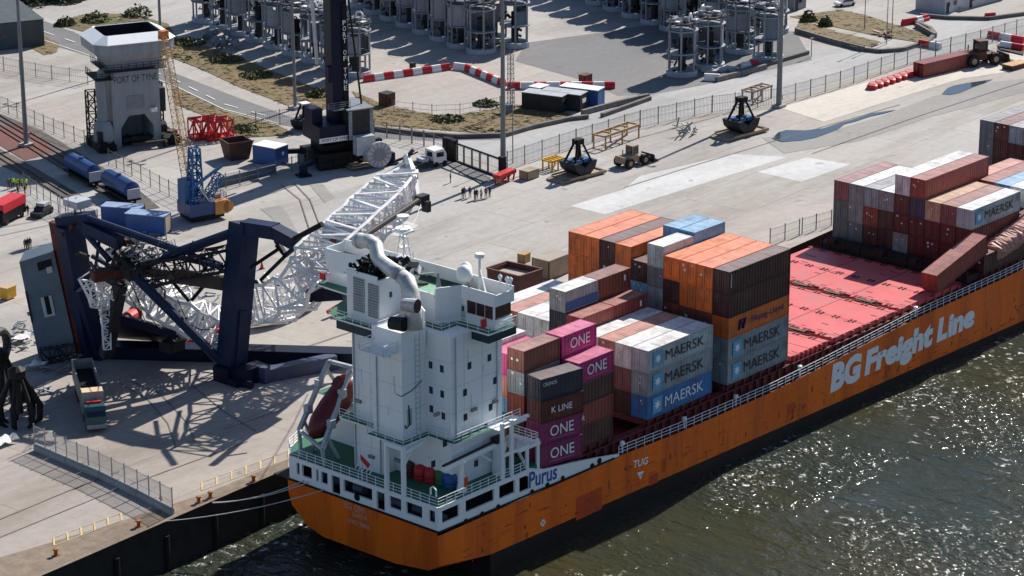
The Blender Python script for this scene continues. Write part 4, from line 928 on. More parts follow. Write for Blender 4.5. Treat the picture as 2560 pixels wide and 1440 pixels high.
# right leg and the bent head beam
b0, t0 = G(575, 945), AY(611, 556, YR)
mb = MB(); mb.beam(b0-V((0,0,.2)), t0, 2.9, 2.6, (0, 1, 0)); mb.beam(b0.lerp(t0, .02)+V((0, -.4, 0)), b0.lerp(t0, .45)+V((-.15, -.3, 0)), 1.2, 2.4, (0, 1, 0)); wp('leg', mb, NV)
mb = MB(); h1, h2, h3 = AY(612, 566, YR-.5), AY(690, 578, YR-5.2), AY(742, 607, YR-8.6)
mb.beam(h1, h2, 1.9, 1.7); mb.beam(h2-(h2-h1)*.04, h3, 1.7, 1.55); wp('head_beam', mb, NV)
mb = MB(); mb.beam(h3+V((0,0,-.4)), AY(712, 640, YR-6.5), .5, .5); mb.beam(AY(690, 600, YR-5), AY(715, 640, YR-6.5), .5, .5); wp('knee_brace', mb, NV)
# left leg: wide plate girder with rust-red edge
b1, t1 = G(232, 893), AY(172, 560, YL)
mb = MB(); mb.beam(b1, t1, 3.0, 1.8, (0, 1, 0)); mb.beam(b1+V((.4, -1.2, 0)), AY(200, 720, YL-1), 1.6, 1.2, (0, 1, 0)); wp('leg', mb, NV)
mb = MB(); mb.beam(AY(194, 880, YL+1.9), AY(139, 556, YL+1.9), .7, 1.9, (0, 1, 0)); wp('rusted_flange', mb, M_['rusty'])
mb = MB(); mb.beam(AY(150, 556, YL+1.5), AY(232, 548, YL-3), 2.0, 1.8); wp('leg_head', mb, NV)
mb = MB()
for i in range(4): a = AY(150+i*20, 545-i*3, YL); mb.tube(a, a+V((.2, 0, 3.0-i*.3)), .08, n=4)
mb.tube(AY(178, 540, YL), AY(230, 532, YL), .1, n=4); mb.tube(AY(184, 510, YL), AY(193, 570, YL), .12, n=5); mb.tube(AY(199, 515, YL), AY(204, 536, YL), .1, n=5); mb.box(AY(176, 512, YL)-V((.2, 1.5, .3)), AY(206, 498, YL)+V((.2, 1.2, .3))); wp('head_railing', mb, M_['lgrey'])
mb = MB(); mb.path([AY(152, 588, YL-.3), AY(169, 583, YL-.5), AY(175, 570, YL-1), AY(182, 562, YL-1.5)], .25, 6); wp('red_pipe', mb, M_['rusty'])
# top beams and struts to the tangled hub
HUB = AY(322, 655, 51.5)
def tb(name, p, q, r, m=NV, n=9): mb = MB(); mb.tube(p, q, r, n=n); return wp(name, mb, m)
def bm(name, p, q, w_, h_, m=NV): mb = MB(); mb.beam(p, q, w_, h_); return wp(name, mb, m)
tb('upper_tube', AY(222, 547, YL-3), AY(446, 626, YL-16), .48)
bm('upper_girder', AY(215, 566, YL-2.5), AY(300, 606, YL-8), 1.6, 1.5)
bm('rusted_flange', AY(262, 570, YL-4), AY(316, 608, YL-8), .4, .9, M_['rusty'])
tb('diagonal_strut', AY(198, 566, YL-1.5), AY(274, 650, 53), .38)
tb('main_tube', AY(352, 664, 50.5), AY(594, 577, YR+.8), .62)
tb('main_tube', AY(338, 690, 50.5), AY(553, 905, YR+.9), .62); bm('tube_rail', AY(342, 688, 50.3), AY(556, 902, YR+.7), .12, .12, M_['lgrey'])
tb('inner_tube', AY(430, 640, 50), AY(556, 668, YR+1), .35)
bm('crushed_leg', AY(300, 712, 52), AY(266, 890, 56), 1.5, 1.2, M_['dark'])
mb = MB()
for i in range(46):
    a = HUB+V((rnd.gauss(0, 1.5), rnd.gauss(0, 1.6), rnd.gauss(0, 1.3))); mb.beam(a, a+V((rnd.uniform(-1.6, 1.6), rnd.uniform(-1.6, 1.6), rnd.uniform(-1.2, 1.2))), rnd.uniform(.1, .9), rnd.uniform(.08, .5), (rnd.random(), rnd.random(), 1))
for i in range(26):
    a = HUB+V((rnd.gauss(1.2, 2), rnd.gauss(-1.5, 2), rnd.gauss(1.4, 1))); mb.tube(a, a+V((rnd.uniform(-1.2, 1.2), rnd.uniform(-1.2, 1.2), rnd.uniform(-1, 1))), .08, n=4)
mb.beam(HUB-V((0, 1.6, 1.2)), HUB+V((0, 1.6, .6)), 2.2, 2.0); struct(wp('crushed_hub', mb, M_['dark']), 'stuff')
mb = MB(); lattice(mb, [AY(335, 640, 50), AY(400, 628, 47)], (1.6, 1.2), (1, 1), 5, .07, .05, jit=.15); lattice(mb, [AY(300, 640, 53), AY(345, 622, 50)], (1.6, 1.6), (.8, .8), 4, .07, .05, jit=.2)
a = AY(418, 600, 46)
for i in range(6): mb.tube(AY(395+i*8, 612-i*3, 47-i*.2), AY(405+i*7, 592+i*5, 46), .06, n=4)
mb.tube(AY(412, 540, 46), AY(416, 600, 46), .08, n=5); wp('crushed_walkway', mb, M_['grey'])
mb = MB(); p = AY(285, 668, 53); mb.box(p-V((2, 2.2, .9)), p+V((1, 2.2, 1.1))); wp('machinery_deck', mb, M_['tan']) if False else None
mb = MB(); mb.beam(AY(230, 690, 54), AY(305, 680, 52.5), 2.0, 1.2); wp('red_girder', mb, M_['rusty'])
mb = MB(); mb.add([AY(296,640,53.5), AY(312,700,53), AY(300,706,53), AY(283,650,53.5), AY(296,640,53.3), AY(312,700,52.8), AY(300,706,52.8), AY(283,650,53.3)], [(0,1,2,3),(7,6,5,4),(0,4,5,1),(1,5,6,2),(2,6,7,3),(3,7,4,0)]); wp('torn_red_plate', mb, M_['red'])
mb = MB(); mb.box(AY(286, 632, 54)-V((.7, .9, .4)), AY(286, 632, 54)+V((.7, .9, .5))); mb.beam(AY(308, 690, 52), AY(316, 712, 52), .8, .3); wp('torn_white_plate', mb, M_['white'])
# dark latticed boom between hub and right leg, brown girder, W struts
mb = MB(); lattice(mb, [AY(352, 682, 50.5), AY(470, 664, 47), AY(600, 640, YR+1.5)], (2.0, 1.8), (3.0, 2.6), 9, .22, .12, jit=.1, skip=.1); wp('lattice_boom', mb, M_['dark'])
mb = MB(); mb.beam(AY(345, 678, 50.5), AY(442, 690, 47.5), .9, 1.0); mb.beam(AY(430, 688, 48), AY(612, 716, YR+.6), 1.0, 1.7); wp('boom_girder', mb, mat('brown_dark_steel', (.05, .03, .028), .7, var=.4, dirt=(.12, .09, .08), damt=.5))
for a, c in (((410,680,48.5),(472,752,47.5)), ((478,752,47.5),(530,690,46.5)), ((628,668,41),(697,622,36)), ((652,700,41),(711,642,36)), ((690,612,37),(713,640,36)), ((640,560,42),(655,580,42))): tb('w_strut'.replace('w_', ''), AY(*a), AY(*c), .24, M_['black'], 6)
tb('broken_tube', AY(735, 598, 34), AY(806, 560, 30), .34, M_['black']); tb('broken_tube', G(633, 705, 8), G(700, 720, 8), .4, M_['black'])
# sill beam lying on the ground, and its broken continuation
mb = MB(); a, c = G(268, 890), G(885, 908); mb.beam(a+V((0,0,.95)), c+V((0,0,.95)), 2.2, 1.7); mb.beam(a+V((0,-.9,1.85)), c+V((0,-.9,1.85)), 2.6, .14); mb.beam(a+V((0,.3,.1)), c+V((0,.3,.1)), 2.8, .2)
mb.path([a+V((.5, 0, 1)), a+V((-.6, 1.6, .9)), a+V((-.2, 3.4, 1.3)), a+V((.6, 4.4, 2.6))], 1.0, 8); wp('sill_beam', mb, M_['navy2'])
mb = MB(); a, c = G(658, 955), G(838, 920); mb.beam(a+V((0,0,.85)), c+V((0,0,1.0)), 1.5, 1.7); mb.box(a-V((.5,.9,0)), a+V((.4,.9,2.1))); wp('broken_sill', mb, mat('scuffed_navy', (.05, .065, .12), .5, var=.3))
mb = MB(); 
for q in ((570, 952), (608, 958), (640, 948)): p = G(*q); mb.box(p+V((-1.2, -1.2, 0)), p+V((1.4, 1.4, 1.8+.4*rnd.random())))
for q in ((590, 965), (622, 968)): p = G(*q); mb.tube(p+V((-.3, -.8, .5)), p+V((-.3, .8, .5)), .5, n=10)
wp('bogie', mb, M_['navy2'])
bm('boom_foot_plate', G(790, 728, 17.5), G(876, 722, 18.5), 4.4, 1.6, M_['navy2'])
# machinery house standing on end
hp = [AY(48, 655, 66.5), AY(134, 628, 63.2), AY(190, 880, 62.2), G(98, 905)+V((0,0,.4))]
n_ = (hp[1]-hp[0]).cross(hp[3]-hp[0]).normalized(); n_ = n_ if n_.x > 0 else -n_
mh = thing('machinery_house', 'grey crane machinery house upended against the fallen blue leg', 'crane cabin', G(140, 900))
bk = [p+n_*4.2-mh.location for p in hp]; fr = [p-mh.location for p in hp]
MB().add(fr+bk, [(0,1,2,3),(7,6,5,4),(0,4,5,1),(1,5,6,2),(2,6,7,3),(3,7,4,0)]).build('housing', M_['house'], mh)
def onface(u, v): a = fr[0].lerp(fr[1], u); c = fr[3].lerp(fr[2], u); return a.lerp(c, v)-n_*.06
def facep(u0, v0, u1, v1, d=0): return [onface(u0, v0)-n_*d, onface(u1, v0)-n_*d, onface(u1, v1)-n_*d, onface(u0, v1)-n_*d]
def slab(q, th): return MB().add(q+[p-n_*th for p in q], [(0,1,2,3),(7,6,5,4),(0,4,5,1),(1,5,6,2),(2,6,7,3),(3,7,4,0)])
dp = slab(facep(.38, .40, .68, .60), .05).build('door_panel', M_['lgrey'], mh); slab(facep(.47, .40, .60, .58, .06), .03).build('doorway', M_['black'], dp)
slab(facep(.48, .06, .88, .14), .04).build('opening', M_['black'], mh); slab(facep(.70, .13, .86, .19), .05).build('hatch', M_['lgrey'], mh); slab(facep(.0, .30, .05, .62, 0), .08).build('edge_trim', M_['navy'], mh)
mb = MB(); lattice(mb, [G(105, 905)+V((0,0,1))-mh.location, G(190, 900)+V((0,0,1.6))-mh.location], (2, 2), (1.8, 1.8), 4, .14, .1); mb.build('foot_frame', M_['dark'], mh)
# ------------------------------------------------------------------ white lattice boom, broken into pieces
jb = thing('lattice_jib', 'broken white lattice crane boom sprawled over the quay towards the ship', 'crane boom', (0, 0, 0))
LT = M_['lattice']
def jp(name, mb, m=LT): return mb.build(name, m, jb)
mb = MB(); lattice(mb, [AY(328, 702, 55), AY(400, 742, 53), AY(460, 780, 50), AY(545, 826, 47)], (4.6, 4.8), (3.8, 3.6), 11, .25, .16, jit=.25, skip=.05)
for i in range(90): u = rnd.random(); p = AY(335+u*205, 700+u*125+rnd.uniform(-32, 32), 54.5-u*7); mb.tube(p, p+V((rnd.uniform(-2.4, 2.4), rnd.uniform(-2.4, 2.4), rnd.uniform(-1.4, 1.4))), rnd.uniform(.08, .2), n=4)
for i in range(26): u = rnd.random(); p = AY(325+u*215, 700+u*125+rnd.uniform(-30, 40), 54.5-u*7); d_ = V((rnd.gauss(0,1), rnd.gauss(0,1), rnd.gauss(0,.6))).normalized(); mb.beam(p, p+d_*rnd.uniform(1, 3.4), rnd.uniform(.3, 1.0), .08, (rnd.gauss(0,1), rnd.gauss(0,1), 1))
jp('boom_section', mb)
mb = MB(); lattice(mb, [AY(222, 690, 55), AY(246, 765, 55)], (1.2, 1.2), (2.0, 1.4), 3, .15, .1, jit=.2); lattice(mb, [AY(250, 690, 54), AY(296, 735, 53)], (1.8, 1.8), (1.8, 1.8), 4, .13, .1, jit=.3); lattice(mb, [AY(262, 740, 54), AY(268, 870, 55)], (1.0, .9), (.8, .8), 9, .12, .09); mb.beam(AY(259, 755, 54.2), AY(268, 868, 55.2), .9, .1, (0, 1, 0)); jp('boom_section', mb)
mb = MB(); lattice(mb, [G(640, 770, 10), G(700, 755, 14), G(752, 722, 18), G(800, 655, 22)], (4.8, 4.8), (4.2, 4.4), 11, .24, .16, jit=.5, skip=.05)
for i in range(110): u = rnd.random(); p = G(640+u*180, 775-u*110+rnd.uniform(-50, 50), 9.5+u*12); mb.beam(p, p+V((rnd.uniform(-2, 2), rnd.uniform(-2, 2), rnd.uniform(-1.4, 1.4))), rnd.uniform(.1, .35), rnd.uniform(.08, .2))
jp('boom_section', mb)
J0, J1 = G(790, 665, 22.0), G(1022, 452, 25.5)
mb = MB(); lattice(mb, [J0, J0.lerp(J1, .75)], (5.2, 5.0), (4.4, 4.2), 11, .22, .15, jit=.12); lattice(mb, [J0.lerp(J1, .75), J1], (5.0, 2.6), (4.2, 3.2), 5, .22, .13)
for i in range(60): u = rnd.random(); p = J0.lerp(J1, u*.95)+V((rnd.uniform(-1.8, 1.8), rnd.uniform(-1.8, 1.8), rnd.uniform(-1.8, 1.8))); mb.beam(p, p+V((rnd.uniform(-1.6, 1.6), rnd.uniform(-1.6, 1.6), rnd.uniform(-.6, .6))), rnd.uniform(.12, .45), .12)
for i in range(7):
    p = J0.lerp(J1, .12+i*.12); s = (J1-J0).cross(V((0,0,1))).normalized(); q_ = J0.lerp(J1, .12+i*.12+rnd.uniform(.02, .10)); mb.beam(p+s*2.6*(1 if i % 2 else -1)+V((0,0,2.2)), q_-s*2.5*(1 if i % 2 else -1)+V((0,0,2.2)), .34, .22)
jp('boom_section', mb)
mb = MB(); d = (J1-J0).normalized(); s = d.cross(V((0,0,1))).normalized()
p = J0.lerp(J1, .22); mb.add([p+s*2.4+V((0,0,-1.2)), p-s*2.4+V((0,0,-1.2)), p-s*2.4+V((0,0,2.0))+d*.8, p+s*2.4+V((0,0,2.0))+d*.8]+[p+s*2.4+V((0,0,-1.2))+d*.2, p-s*2.4+V((0,0,-1.2))+d*.2, p-s*2.4+V((0,0,2.0))+d, p+s*2.4+V((0,0,2.0))+d], [(3,2,1,0),(4,5,6,7),(0,1,5,4),(1,2,6,5),(2,3,7,6),(3,0,4,7)]); jp('bulkhead_plate', mb, M_['lgrey'])
mb = MB(); mb.beam(p-s*.3-d*.15+V((0,0,1.9)), p-s*.9-d*.15+V((0,0,-1.4)), .8, .12, d); jp('red_mark', mb, M_['dred'])
mb = MB(); mb.beam(p+d*2.2-s*2+V((0,0,-1)), p+d*3.4-s*1.2+V((0,0,1.6)), .3, 1.6, s); mb.beam(p+d*2.4-s*.5+V((0,0,-1.2)), p+d*3.6+V((0,0,1.4)), .3, 1.6, s); jp('sheave_plate', mb, M_['grey'])
mb = MB(); mb.path([G(1016, 392, 27.5), G(1024, 420, 26.7), G(1033, 455, 25.5), G(1042, 498, 24)], [.5, .75, .8, .5], 8); mb.beam(G(1020, 400, 27.3), G(960, 440, 26), .25, .5); mb.beam(G(1020, 405, 27.3), G(955, 452, 25.5), .25, .5); jp('tip_frame', mb, M_['lgrey'])
mb = MB(); p = G(1018, 392, 27.5); mb.beam(p, p+V((.6, -.6, 1.0)), .7, .4); mb.beam(p, p+V((-1.2, 1.2, -.6)), .3, .3); mb.beam(p, p+V((1.6, -.4, .4)), .15, .15); p = G(1058, 500, 24); mb.box(p-V((.9, .5, .6)), p+V((.7, .7, .7))); p = G(1066, 512, 23.5); mb.box(p-V((.35, .5, .9)), p+V((.35, .5, .5))); jp('tip_sheave', mb, M_['dark'])
mb = MB(); mb.tube(G(858, 625, 25), G(1044, 502, 24.3), .36, n=8); mb.beam(G(858, 625, 25), G(900, 597, 24.8), .8, .5); jp('pendant_bar', mb, M_['black'])
mb = MB(); mb.path([G(1052, 512, 24), G(1040, 545, 25), G(1020, 580, 28), AX(995, 618, -38.7)], .07, 4); mb.path([G(1020, 560, 9), G(960, 575, 9), G(930, 590, 9)], .06, 4); jp('loose_rope', mb, M_['steel'])
mb = MB(); rg = []
for i in range(9):
    t = i/8; x, y = 628+t*150, 805-t*18-t*t*38; c = G(x, y, 6.6); rg.append([c+V((0, -.9, -.5)), c+V((0, -1.6, .5)), c+V((.3, -.4, 1.2)), c+V((.4, 1.2, 1.0)), c+V((.2, 1, -.6))])
mb.loft(rg); jp('hull_plate', mb, M_['lgrey'])
mb = MB()
for q in ((495, 795), (512, 790), (500, 806)): p = G(q[0], q[1], 9); mb.box(p-V((.4, .5, .5)), p+V((.4, .5, .5)))
p = G(480, 800, 8.5); mb.tube(p, p+V((0, 1.4, 0)), .7, n=10); jp('winch_gear', mb, M_['dark'])
mb = MB()
for x0, y0, sx, sy, k in ((492, 866, 26, 10, 16), (545, 842, 20, 9, 9), (628, 816, 12, 6, 8), (868, 788, 14, 6, 5), (725, 790, 8, 4, 2)):
    for i in range(k): p = G(x0+rnd.gauss(0, sx*.6), y0+rnd.gauss(0, sy*.6))+V((0,0,.4+rnd.random()*.8)); mb.path([p, p+V((rnd.uniform(-.8, .8), rnd.uniform(-.8, .8), .3)), p+V((rnd.uniform(-1.4, 1.4), rnd.uniform(-1, 1), 0))], .3, 6)
tag(mb.build('red_hose', M_['red']), 'heaped bright red hoses and cable lying under the broken white boom', 'hose')
mb = MB(); p = G(328, 790, 9.5); mb.tube(p-V((.9, .3, 0)), p+V((.9, .3, 0)), .85, n=12); o = tag(mb.build('cable_drum', M_['red']), 'red cable drum wedged under the white boom near the tangled hub', 'cable drum')
mb = MB(); mb.tube(p+V((.9, .3, 0)), p+V((1.0, .33, 0)), 1.05, n=12); mb.build('flange', M_['rust'], o)
mb = MB(); pts = [G(290, 852)+V((0,0,.4)), G(470, 868)+V((0,0,.4)), AY(445, 838, 51), AY(300, 800, 56)]
mb.add(pts+[q+V((.5, .5, .5)) for q in pts], [(0,1,2,3),(7,6,5,4),(0,4,5,1),(1,5,6,2),(2,6,7,3),(3,7,4,0)]); o = tag(mb.build('crane_cab_body', M_['navy2']), 'dark overturned crane body lying under the white boom and blue tubes', 'crane body')
mb = MB(); a, c = AY(300, 803, 55.5), AY(440, 842, 50.5); mb.beam(a+V((0,0,.4)), c+V((0,0,.3)), .8, 1.1); mb.build('top_rail', M_['navy2'], o)
mb = MB(); p = AY(430, 862, 51); mb.box(p-V((1.3, 1.0, .7)), p+V((1.3, 1.0, .6))); mb.tube(p+V((-.3, -1.0, .2)), p+V((-.3, -1.3, .2)), .6, n=12); mb.build('gearbox', M_['dark'], o)
mb = MB()
for k in range(16):
    a = HUB+V((rnd.uniform(-2, 3), rnd.uniform(-3, 3), rnd.uniform(-1, 3))); c = rnd.choice((AY(rnd.uniform(400, 600), rnd.uniform(590, 700), rnd.uniform(43, 48)), AY(rnd.uniform(200, 300), rnd.uniform(600, 860), rnd.uniform(53, 58)), AY(rnd.uniform(330, 560), rnd.uniform(760, 880), rnd.uniform(45, 50))))
    m_ = (a+c)*.5-V((0, 0, rnd.uniform(.5, 4))); mb.path([a, a.lerp(m_, .5)-V((0,0,.5)), m_, m_.lerp(c, .5)-V((0,0,.4)), c], .06, 4)
struct(wp('hanging_cable', mb, M_['black']), 'stuff')
mb = MB()
for k in range(12):
    x, y = rnd.uniform(230, 420), rnd.uniform(590, 720); p = AY(x, y, 60-(x-200)*.042); L_ = rnd.uniform(2, 5); d_ = V((rnd.uniform(-1, 1), rnd.uniform(-1, 1), rnd.uniform(-.5, .5))).normalized()
    if rnd.random() < .5: mb.beam(p, p+d_*L_, rnd.uniform(.15, .4), rnd.uniform(.12, .35))
    else: mb.path([p, p+d_*L_*.4, p+d_*L_*.7+V((.5, 0, -.6)), p+d_*L_+V((.3, .4, -1.4))], rnd.uniform(.1, .22), 5)
struct(wp('bent_brace', mb, M_['navy2']), 'stuff')
for (a, c, r_) in (((460,630,49),(556,662,44.5),.3),((250,590,56),(225,760,57),.22),((230,640,58),(320,690,53),.3)): tb('cross_brace', AY(*a), AY(*c), r_, NV, 7)
mb = MB()
for i in range(240):
    q = rnd.choice(((330, 880, 60, 8), (520, 870, 60, 14), (700, 770, 90, 24), (60, 830, 40, 40), (100, 985, 50, 25), (420, 720, 120, 40), (250, 800, 40, 40), (380, 870, 90, 12), (150, 920, 80, 18), (40, 1000, 40, 40), (285, 560, 60, 25), (330, 600, 50, 20)))
    p = G(q[0]+rnd.gauss(0, q[2]*.6), q[1]+rnd.gauss(0, q[3]*.6)); 
    if p.y < 20: continue
    mb.beam(p+V((0,0,.25)), p+V((rnd.uniform(-1.8, 1.8), rnd.uniform(-1.8, 1.8), rnd.uniform(.1, .9))), rnd.uniform(.08, .5), rnd.uniform(.05, .25))
struct(mb.build('wreck_debris', mat('debris_steel', (.22, .23, .25), .6, var=.7, scale=.12)), 'stuff')
# ================================================================== THE YARD
def fence(label, px, h=2.4, sp_=3.0, pale=.3, m='fence', g=None, base=None, pr=.05, wire=.018, gap0=.1):
    pts = [G(*p) for p in px]; o0 = pts[0]
    t = thing('security_fence', label, 'fence', o0, 0, g)
    pm = MB().box((-pr, -pr, 0), (pr, pr, h+.15)).mesh('post', M_[m])
    mb = MB(); n_ = 0
    for a, c in zip(pts, pts[1:]):
        L_ = (c-a).length; k = max(1, round(L_/sp_)); d = (c-a).normalized()
        for i in range(k+1):
            if n_ < 98 and (i or a is pts[0]): link('post', pm, t, a.lerp(c, i/k)-o0, math.atan2(d.y, d.x)); n_ += 1
        for z in (h-.15, h*.5, .2): mb.beam(a-o0+V((0,0,z)), c-o0+V((0,0,z)), .035, .05)
        k = int(L_/pale)
        for i in range(k): p = a.lerp(c, (i+.5)/k)-o0; s = V((-d.y, d.x, 0))*wire; e = d*wire; mb.add([p-e+V((0,0,gap0)), p+e+V((0,0,gap0)), p+e+V((0,0,h)), p-e+V((0,0,h))], [(0,1,2,3)])
    mb.build('mesh_panel', M_[m], t)
    if base:
        mb = MB()
        for a, c in zip(pts, pts[1:]):
            k = max(1, round((c-a).length/base))
            for i in range(k): p, q = a.lerp(c, (i+.02)/k)-o0, a.lerp(c, (i+.98)/k)-o0; mb.beam(p+V((0,0,.35)), q+V((0,0,.35)), .55, .7); mb.beam(p+V((0,0,.8)), q+V((0,0,.8)), .3, .3)
        mb.build('concrete_base', M_['conc'], t)
    return t
FG = 'mesh security fences'
fence('long pale mesh fence along the quay yard with grabs standing in front', [(1268,425),(1440,368),(1600,320),(1780,282),(1950,262),(2100,220),(2300,152),(2450,115),(2570,80)], 3.0, 4.2, .30, pr=.06, wire=.032)
fence('panel fence on concrete blocks running to the quay edge, lower left', [(88,1126),(250,1195),(345,1242),(432,1288)], 3.2, 2.2, .16, 'steel', base=3.0, wire=.03, gap0=.9)
fence('dark mesh fence between the rails and the grey hopper', [(-30,258),(0,275),(110,325),(212,365)], 2.6, 3.0, .3)
fence('mesh fence beside the blue tank wagons', [(272,412),(330,440),(400,480),(470,515)], 2.6, 3.0, .3)
fence('mesh fence behind the grey hopper along the road', [(-30,170),(50,186),(130,200),(220,212)], 2.6, 5.0, .4)
fence('mesh fence between the onlookers and the railway', [(60,475),(110,510),(165,545),(245,570)], 2.8, 3.0, .25)
fence('dark mesh fence beside the blue lattice crane', [(530,478),(600,465),(690,440),(770,418)], 2.4, 3.0, .3)
fence('low dark fence curving behind the dark mobile crane', [(935,338),(1000,352),(1060,366),(1110,384),(1130,398)], 2.6, 3.5, .5, pr=.08)
fence('mesh fence across the brown verge left of the mobile crane', [(585,332),(640,318),(700,312),(760,300)], 2.6, 3.5, .35)
fence('thin wire fence across the pale yard below the striped barriers', [(985,280),(1080,290),(1150,288),(1250,270)], 2.0, 4.0, 1.2, wire=.012)
t = fence('sliding gate of dark framed panels beside the white lorry', [(1140,405),(1180,420),(1220,434),(1252,446)], 3.0, 2.6, .35, 'fence', pr=.12)
mb = MB(); a, c = G(1140, 405)-t.location, G(1252, 446)-t.location; mb.beam(a+V((0,0,3.1)), c+V((0,0,3.1)), .2, .25); mb.beam(a+V((0,0,.15)), c+V((0,0,.15)), .4, .3)
for q in ((1116, 398), (1126, 400), (1136, 404), (1256, 447)): p = G(*q)-t.location; mb.box(p+V((-.45, -.45, 0)), p+V((.45, .45, 3.6)))
mb.build('gate_frame', M_['black'], t)
for k, px in enumerate(([(1925,612),(1962,600),(1998,588)], [(2005,585),(2040,575),(2078,565)])):
    fence(('mesh barrier fence on the quay behind the red hatches, nearer half', 'mesh barrier fence on the quay behind the red hatches, half beside the stack')[k], px, 2.4, 3.2, .25, 'lgrey', pr=.07)
# slab under the gate
mb = MB(); mb.sheet([G(*q)+V((0,0,.16)) for q in ((1118,412),(1140,408),(1228,446),(1205,462))]); struct(mb.build('gate_apron', AM))
# lamp masts
def lampmast(px, h, r, label):
    t = thing('lamp_mast', label, 'lamp post', G(*px), 0, 'tall lamp masts')
    MB().tube((0,0,0), (0,0,h), r, r*.5, 10).build('mast', M_['mast'], t)
    mb = MB(); mb.box((-.9,-.9,0), (.9,.9,.5)); mb.build('footing', M_['conc'], t)
    mb = MB(); mb.box((-1.6,-.1,h), (1.6,.1,h+.2)); mb.box((-.1,-1.6,h), (.1,1.6,h+.2)); mb.build('head_frame', M_['mast'], t)
    for i in range(4): x, y = ((1.5,0),(-1.5,0),(0,1.5),(0,-1.5))[i]; MB().box((x-.3,y-.3,h-.3), (x+.3,y+.3,h)).build('lamp', M_['lgrey'], t)
    mb = MB(); mb.box((r,-.2,1.2), (r+.3,.2,2.2)); mb.build('control_box', M_['lgrey'], t)
lampmast((66,365), 32, .42, 'tall lamp mast on the red brown pad between the rail tracks')
lampmast((1258,440), 33, .46, 'tall lamp mast at the end of the sliding gate')
lampmast((1947,268), 33, .5, 'tall lamp mast beside the white framed stand and puddle')
lampmast((738,272), 31, .3, 'tall thin lamp mast on the green verge left of the mobile crane')
lampmast((404,150), 30, .3, 'tall lamp mast just behind the grey hopper')
for k, (px, h) in enumerate((((1282,408),12),((2229,98),16),((2216,110),10),((2161,74),9),((2028,143),3.5))):
    t = thing('lamp_post', ('slim pole between the gate mast and the mesh fence', 'pole on the tip of the grassy island, top right', 'shorter pole on the island kerb, top right', 'slim pole on the dry grass island', 'small dark signal post at the yard corner')[k], 'lamp post', G(*px))
    MB().tube((0,0,0), (0,0,h), .1, .07, 6).build('pole', M_['mast'], t); MB().box((-.5,-.15,h-.1), (.5,.15,h+.1)).build('lamp', M_['grey'], t)
t = thing('radio_mast', 'thin lattice mast on the grass island with a grey cabinet at its foot', 'mast', G(1277,280))
mb = MB(); lattice(mb, [(0,0,0), (0,0,10)], (.9,.7), (.9,.7), 12, .05, .035, up=(1,0,0)); mb.build('lattice', M_['mast'], t); MB().box((-1.6,-.8,0), (-.4,.8,1.6)).build('cabinet', M_['grey'], t)
# grass: countless tufts
mb = MB(); mb2 = MB()
def inside(x, y, poly):
    r_ = False; j = len(poly)-1
    for i in range(len(poly)):
        (xi, yi), (xj, yj) = poly[i], poly[j]
        if (yi > y) != (yj > y) and x < (xj-xi)*(y-yi)/(yj-yi)+xi: r_ = not r_
        j = i
    return r_
for gi, poly in enumerate(GRASS):
    xs = [p[0] for p in poly]; ys = [p[1] for p in poly]; area = (max(xs)-min(xs))*(max(ys)-min(ys))
    for i in range(int(area*.045)):
        x, y = rnd.uniform(min(xs), max(xs)), rnd.uniform(min(ys), max(ys))
        if not inside(x, y, poly): continue
        p = G(x, y)+V((0,0,.02)); p.z = Q+.02; gr = math.sin(p.x*.09+1)*math.cos(p.y*.07) + .5*math.sin(p.x*.31+p.y*.23) + rnd.gauss(0, .3)
        tgt = mb2 if gr > .35 else mb; h_ = rnd.uniform(.03, .13)*(1.6 if gr > .9 else 1); wd_ = rnd.uniform(.3, 1.0)
        for k in range(2):
            a_ = rnd.uniform(0, math.pi); e = V((math.cos(a_), math.sin(a_), 0))*wd_; j = V((rnd.uniform(-.2, .2), rnd.uniform(-.2, .2), 0))
            tgt.add([p-e, p+e, p+e*.6+j+V((0,0,h_)), p-e*.4+j+V((0,0,h_*rnd.uniform(.6, 1.1)))], [(0,1,2,3)])
struct(mb.build('dry_grass', mat('dry_grass_blades', (.25, .18, .09), .9, var=.3, scale=.08, dirt=(.27, .22, .11), damt=.7, dscale=.1)), 'stuff')
struct(mb2.build('green_grass', mat('green_grass_blades', (.13, .135, .05), .9, var=.4, scale=.08)), 'stuff')
def bush(px, rad, h, label):
    t = thing('bush', label, 'bush', G(*px), 0, 'bushes on the verge'); mb = MB()
    for i in range(220):
        a_, rr = rnd.uniform(0, 6.28), rad*math.sqrt(rnd.random()); z = h*(1-(rr/rad)**2)*rnd.uniform(.2, 1)+.05
        p = V((rr*math.cos(a_), rr*math.sin(a_), z)); u = V((rnd.gauss(0, 1), rnd.gauss(0, 1), rnd.gauss(0, .6))).normalized()*.35; v_ = V((rnd.gauss(0, 1), rnd.gauss(0, 1), rnd.gauss(0, 1))).normalized()*.3
        mb.add([p-u, p+v_, p+u, p-v_], [(0,1,2,3)])
    mb.build('foliage', mat('bush_leaves', (.09, .10, .04), .9, var=.5, scale=.5), t); MB().tube((0,0,0), (0,0,h*.7), .07, .04, 5).build('stem', M_['rust'], t)
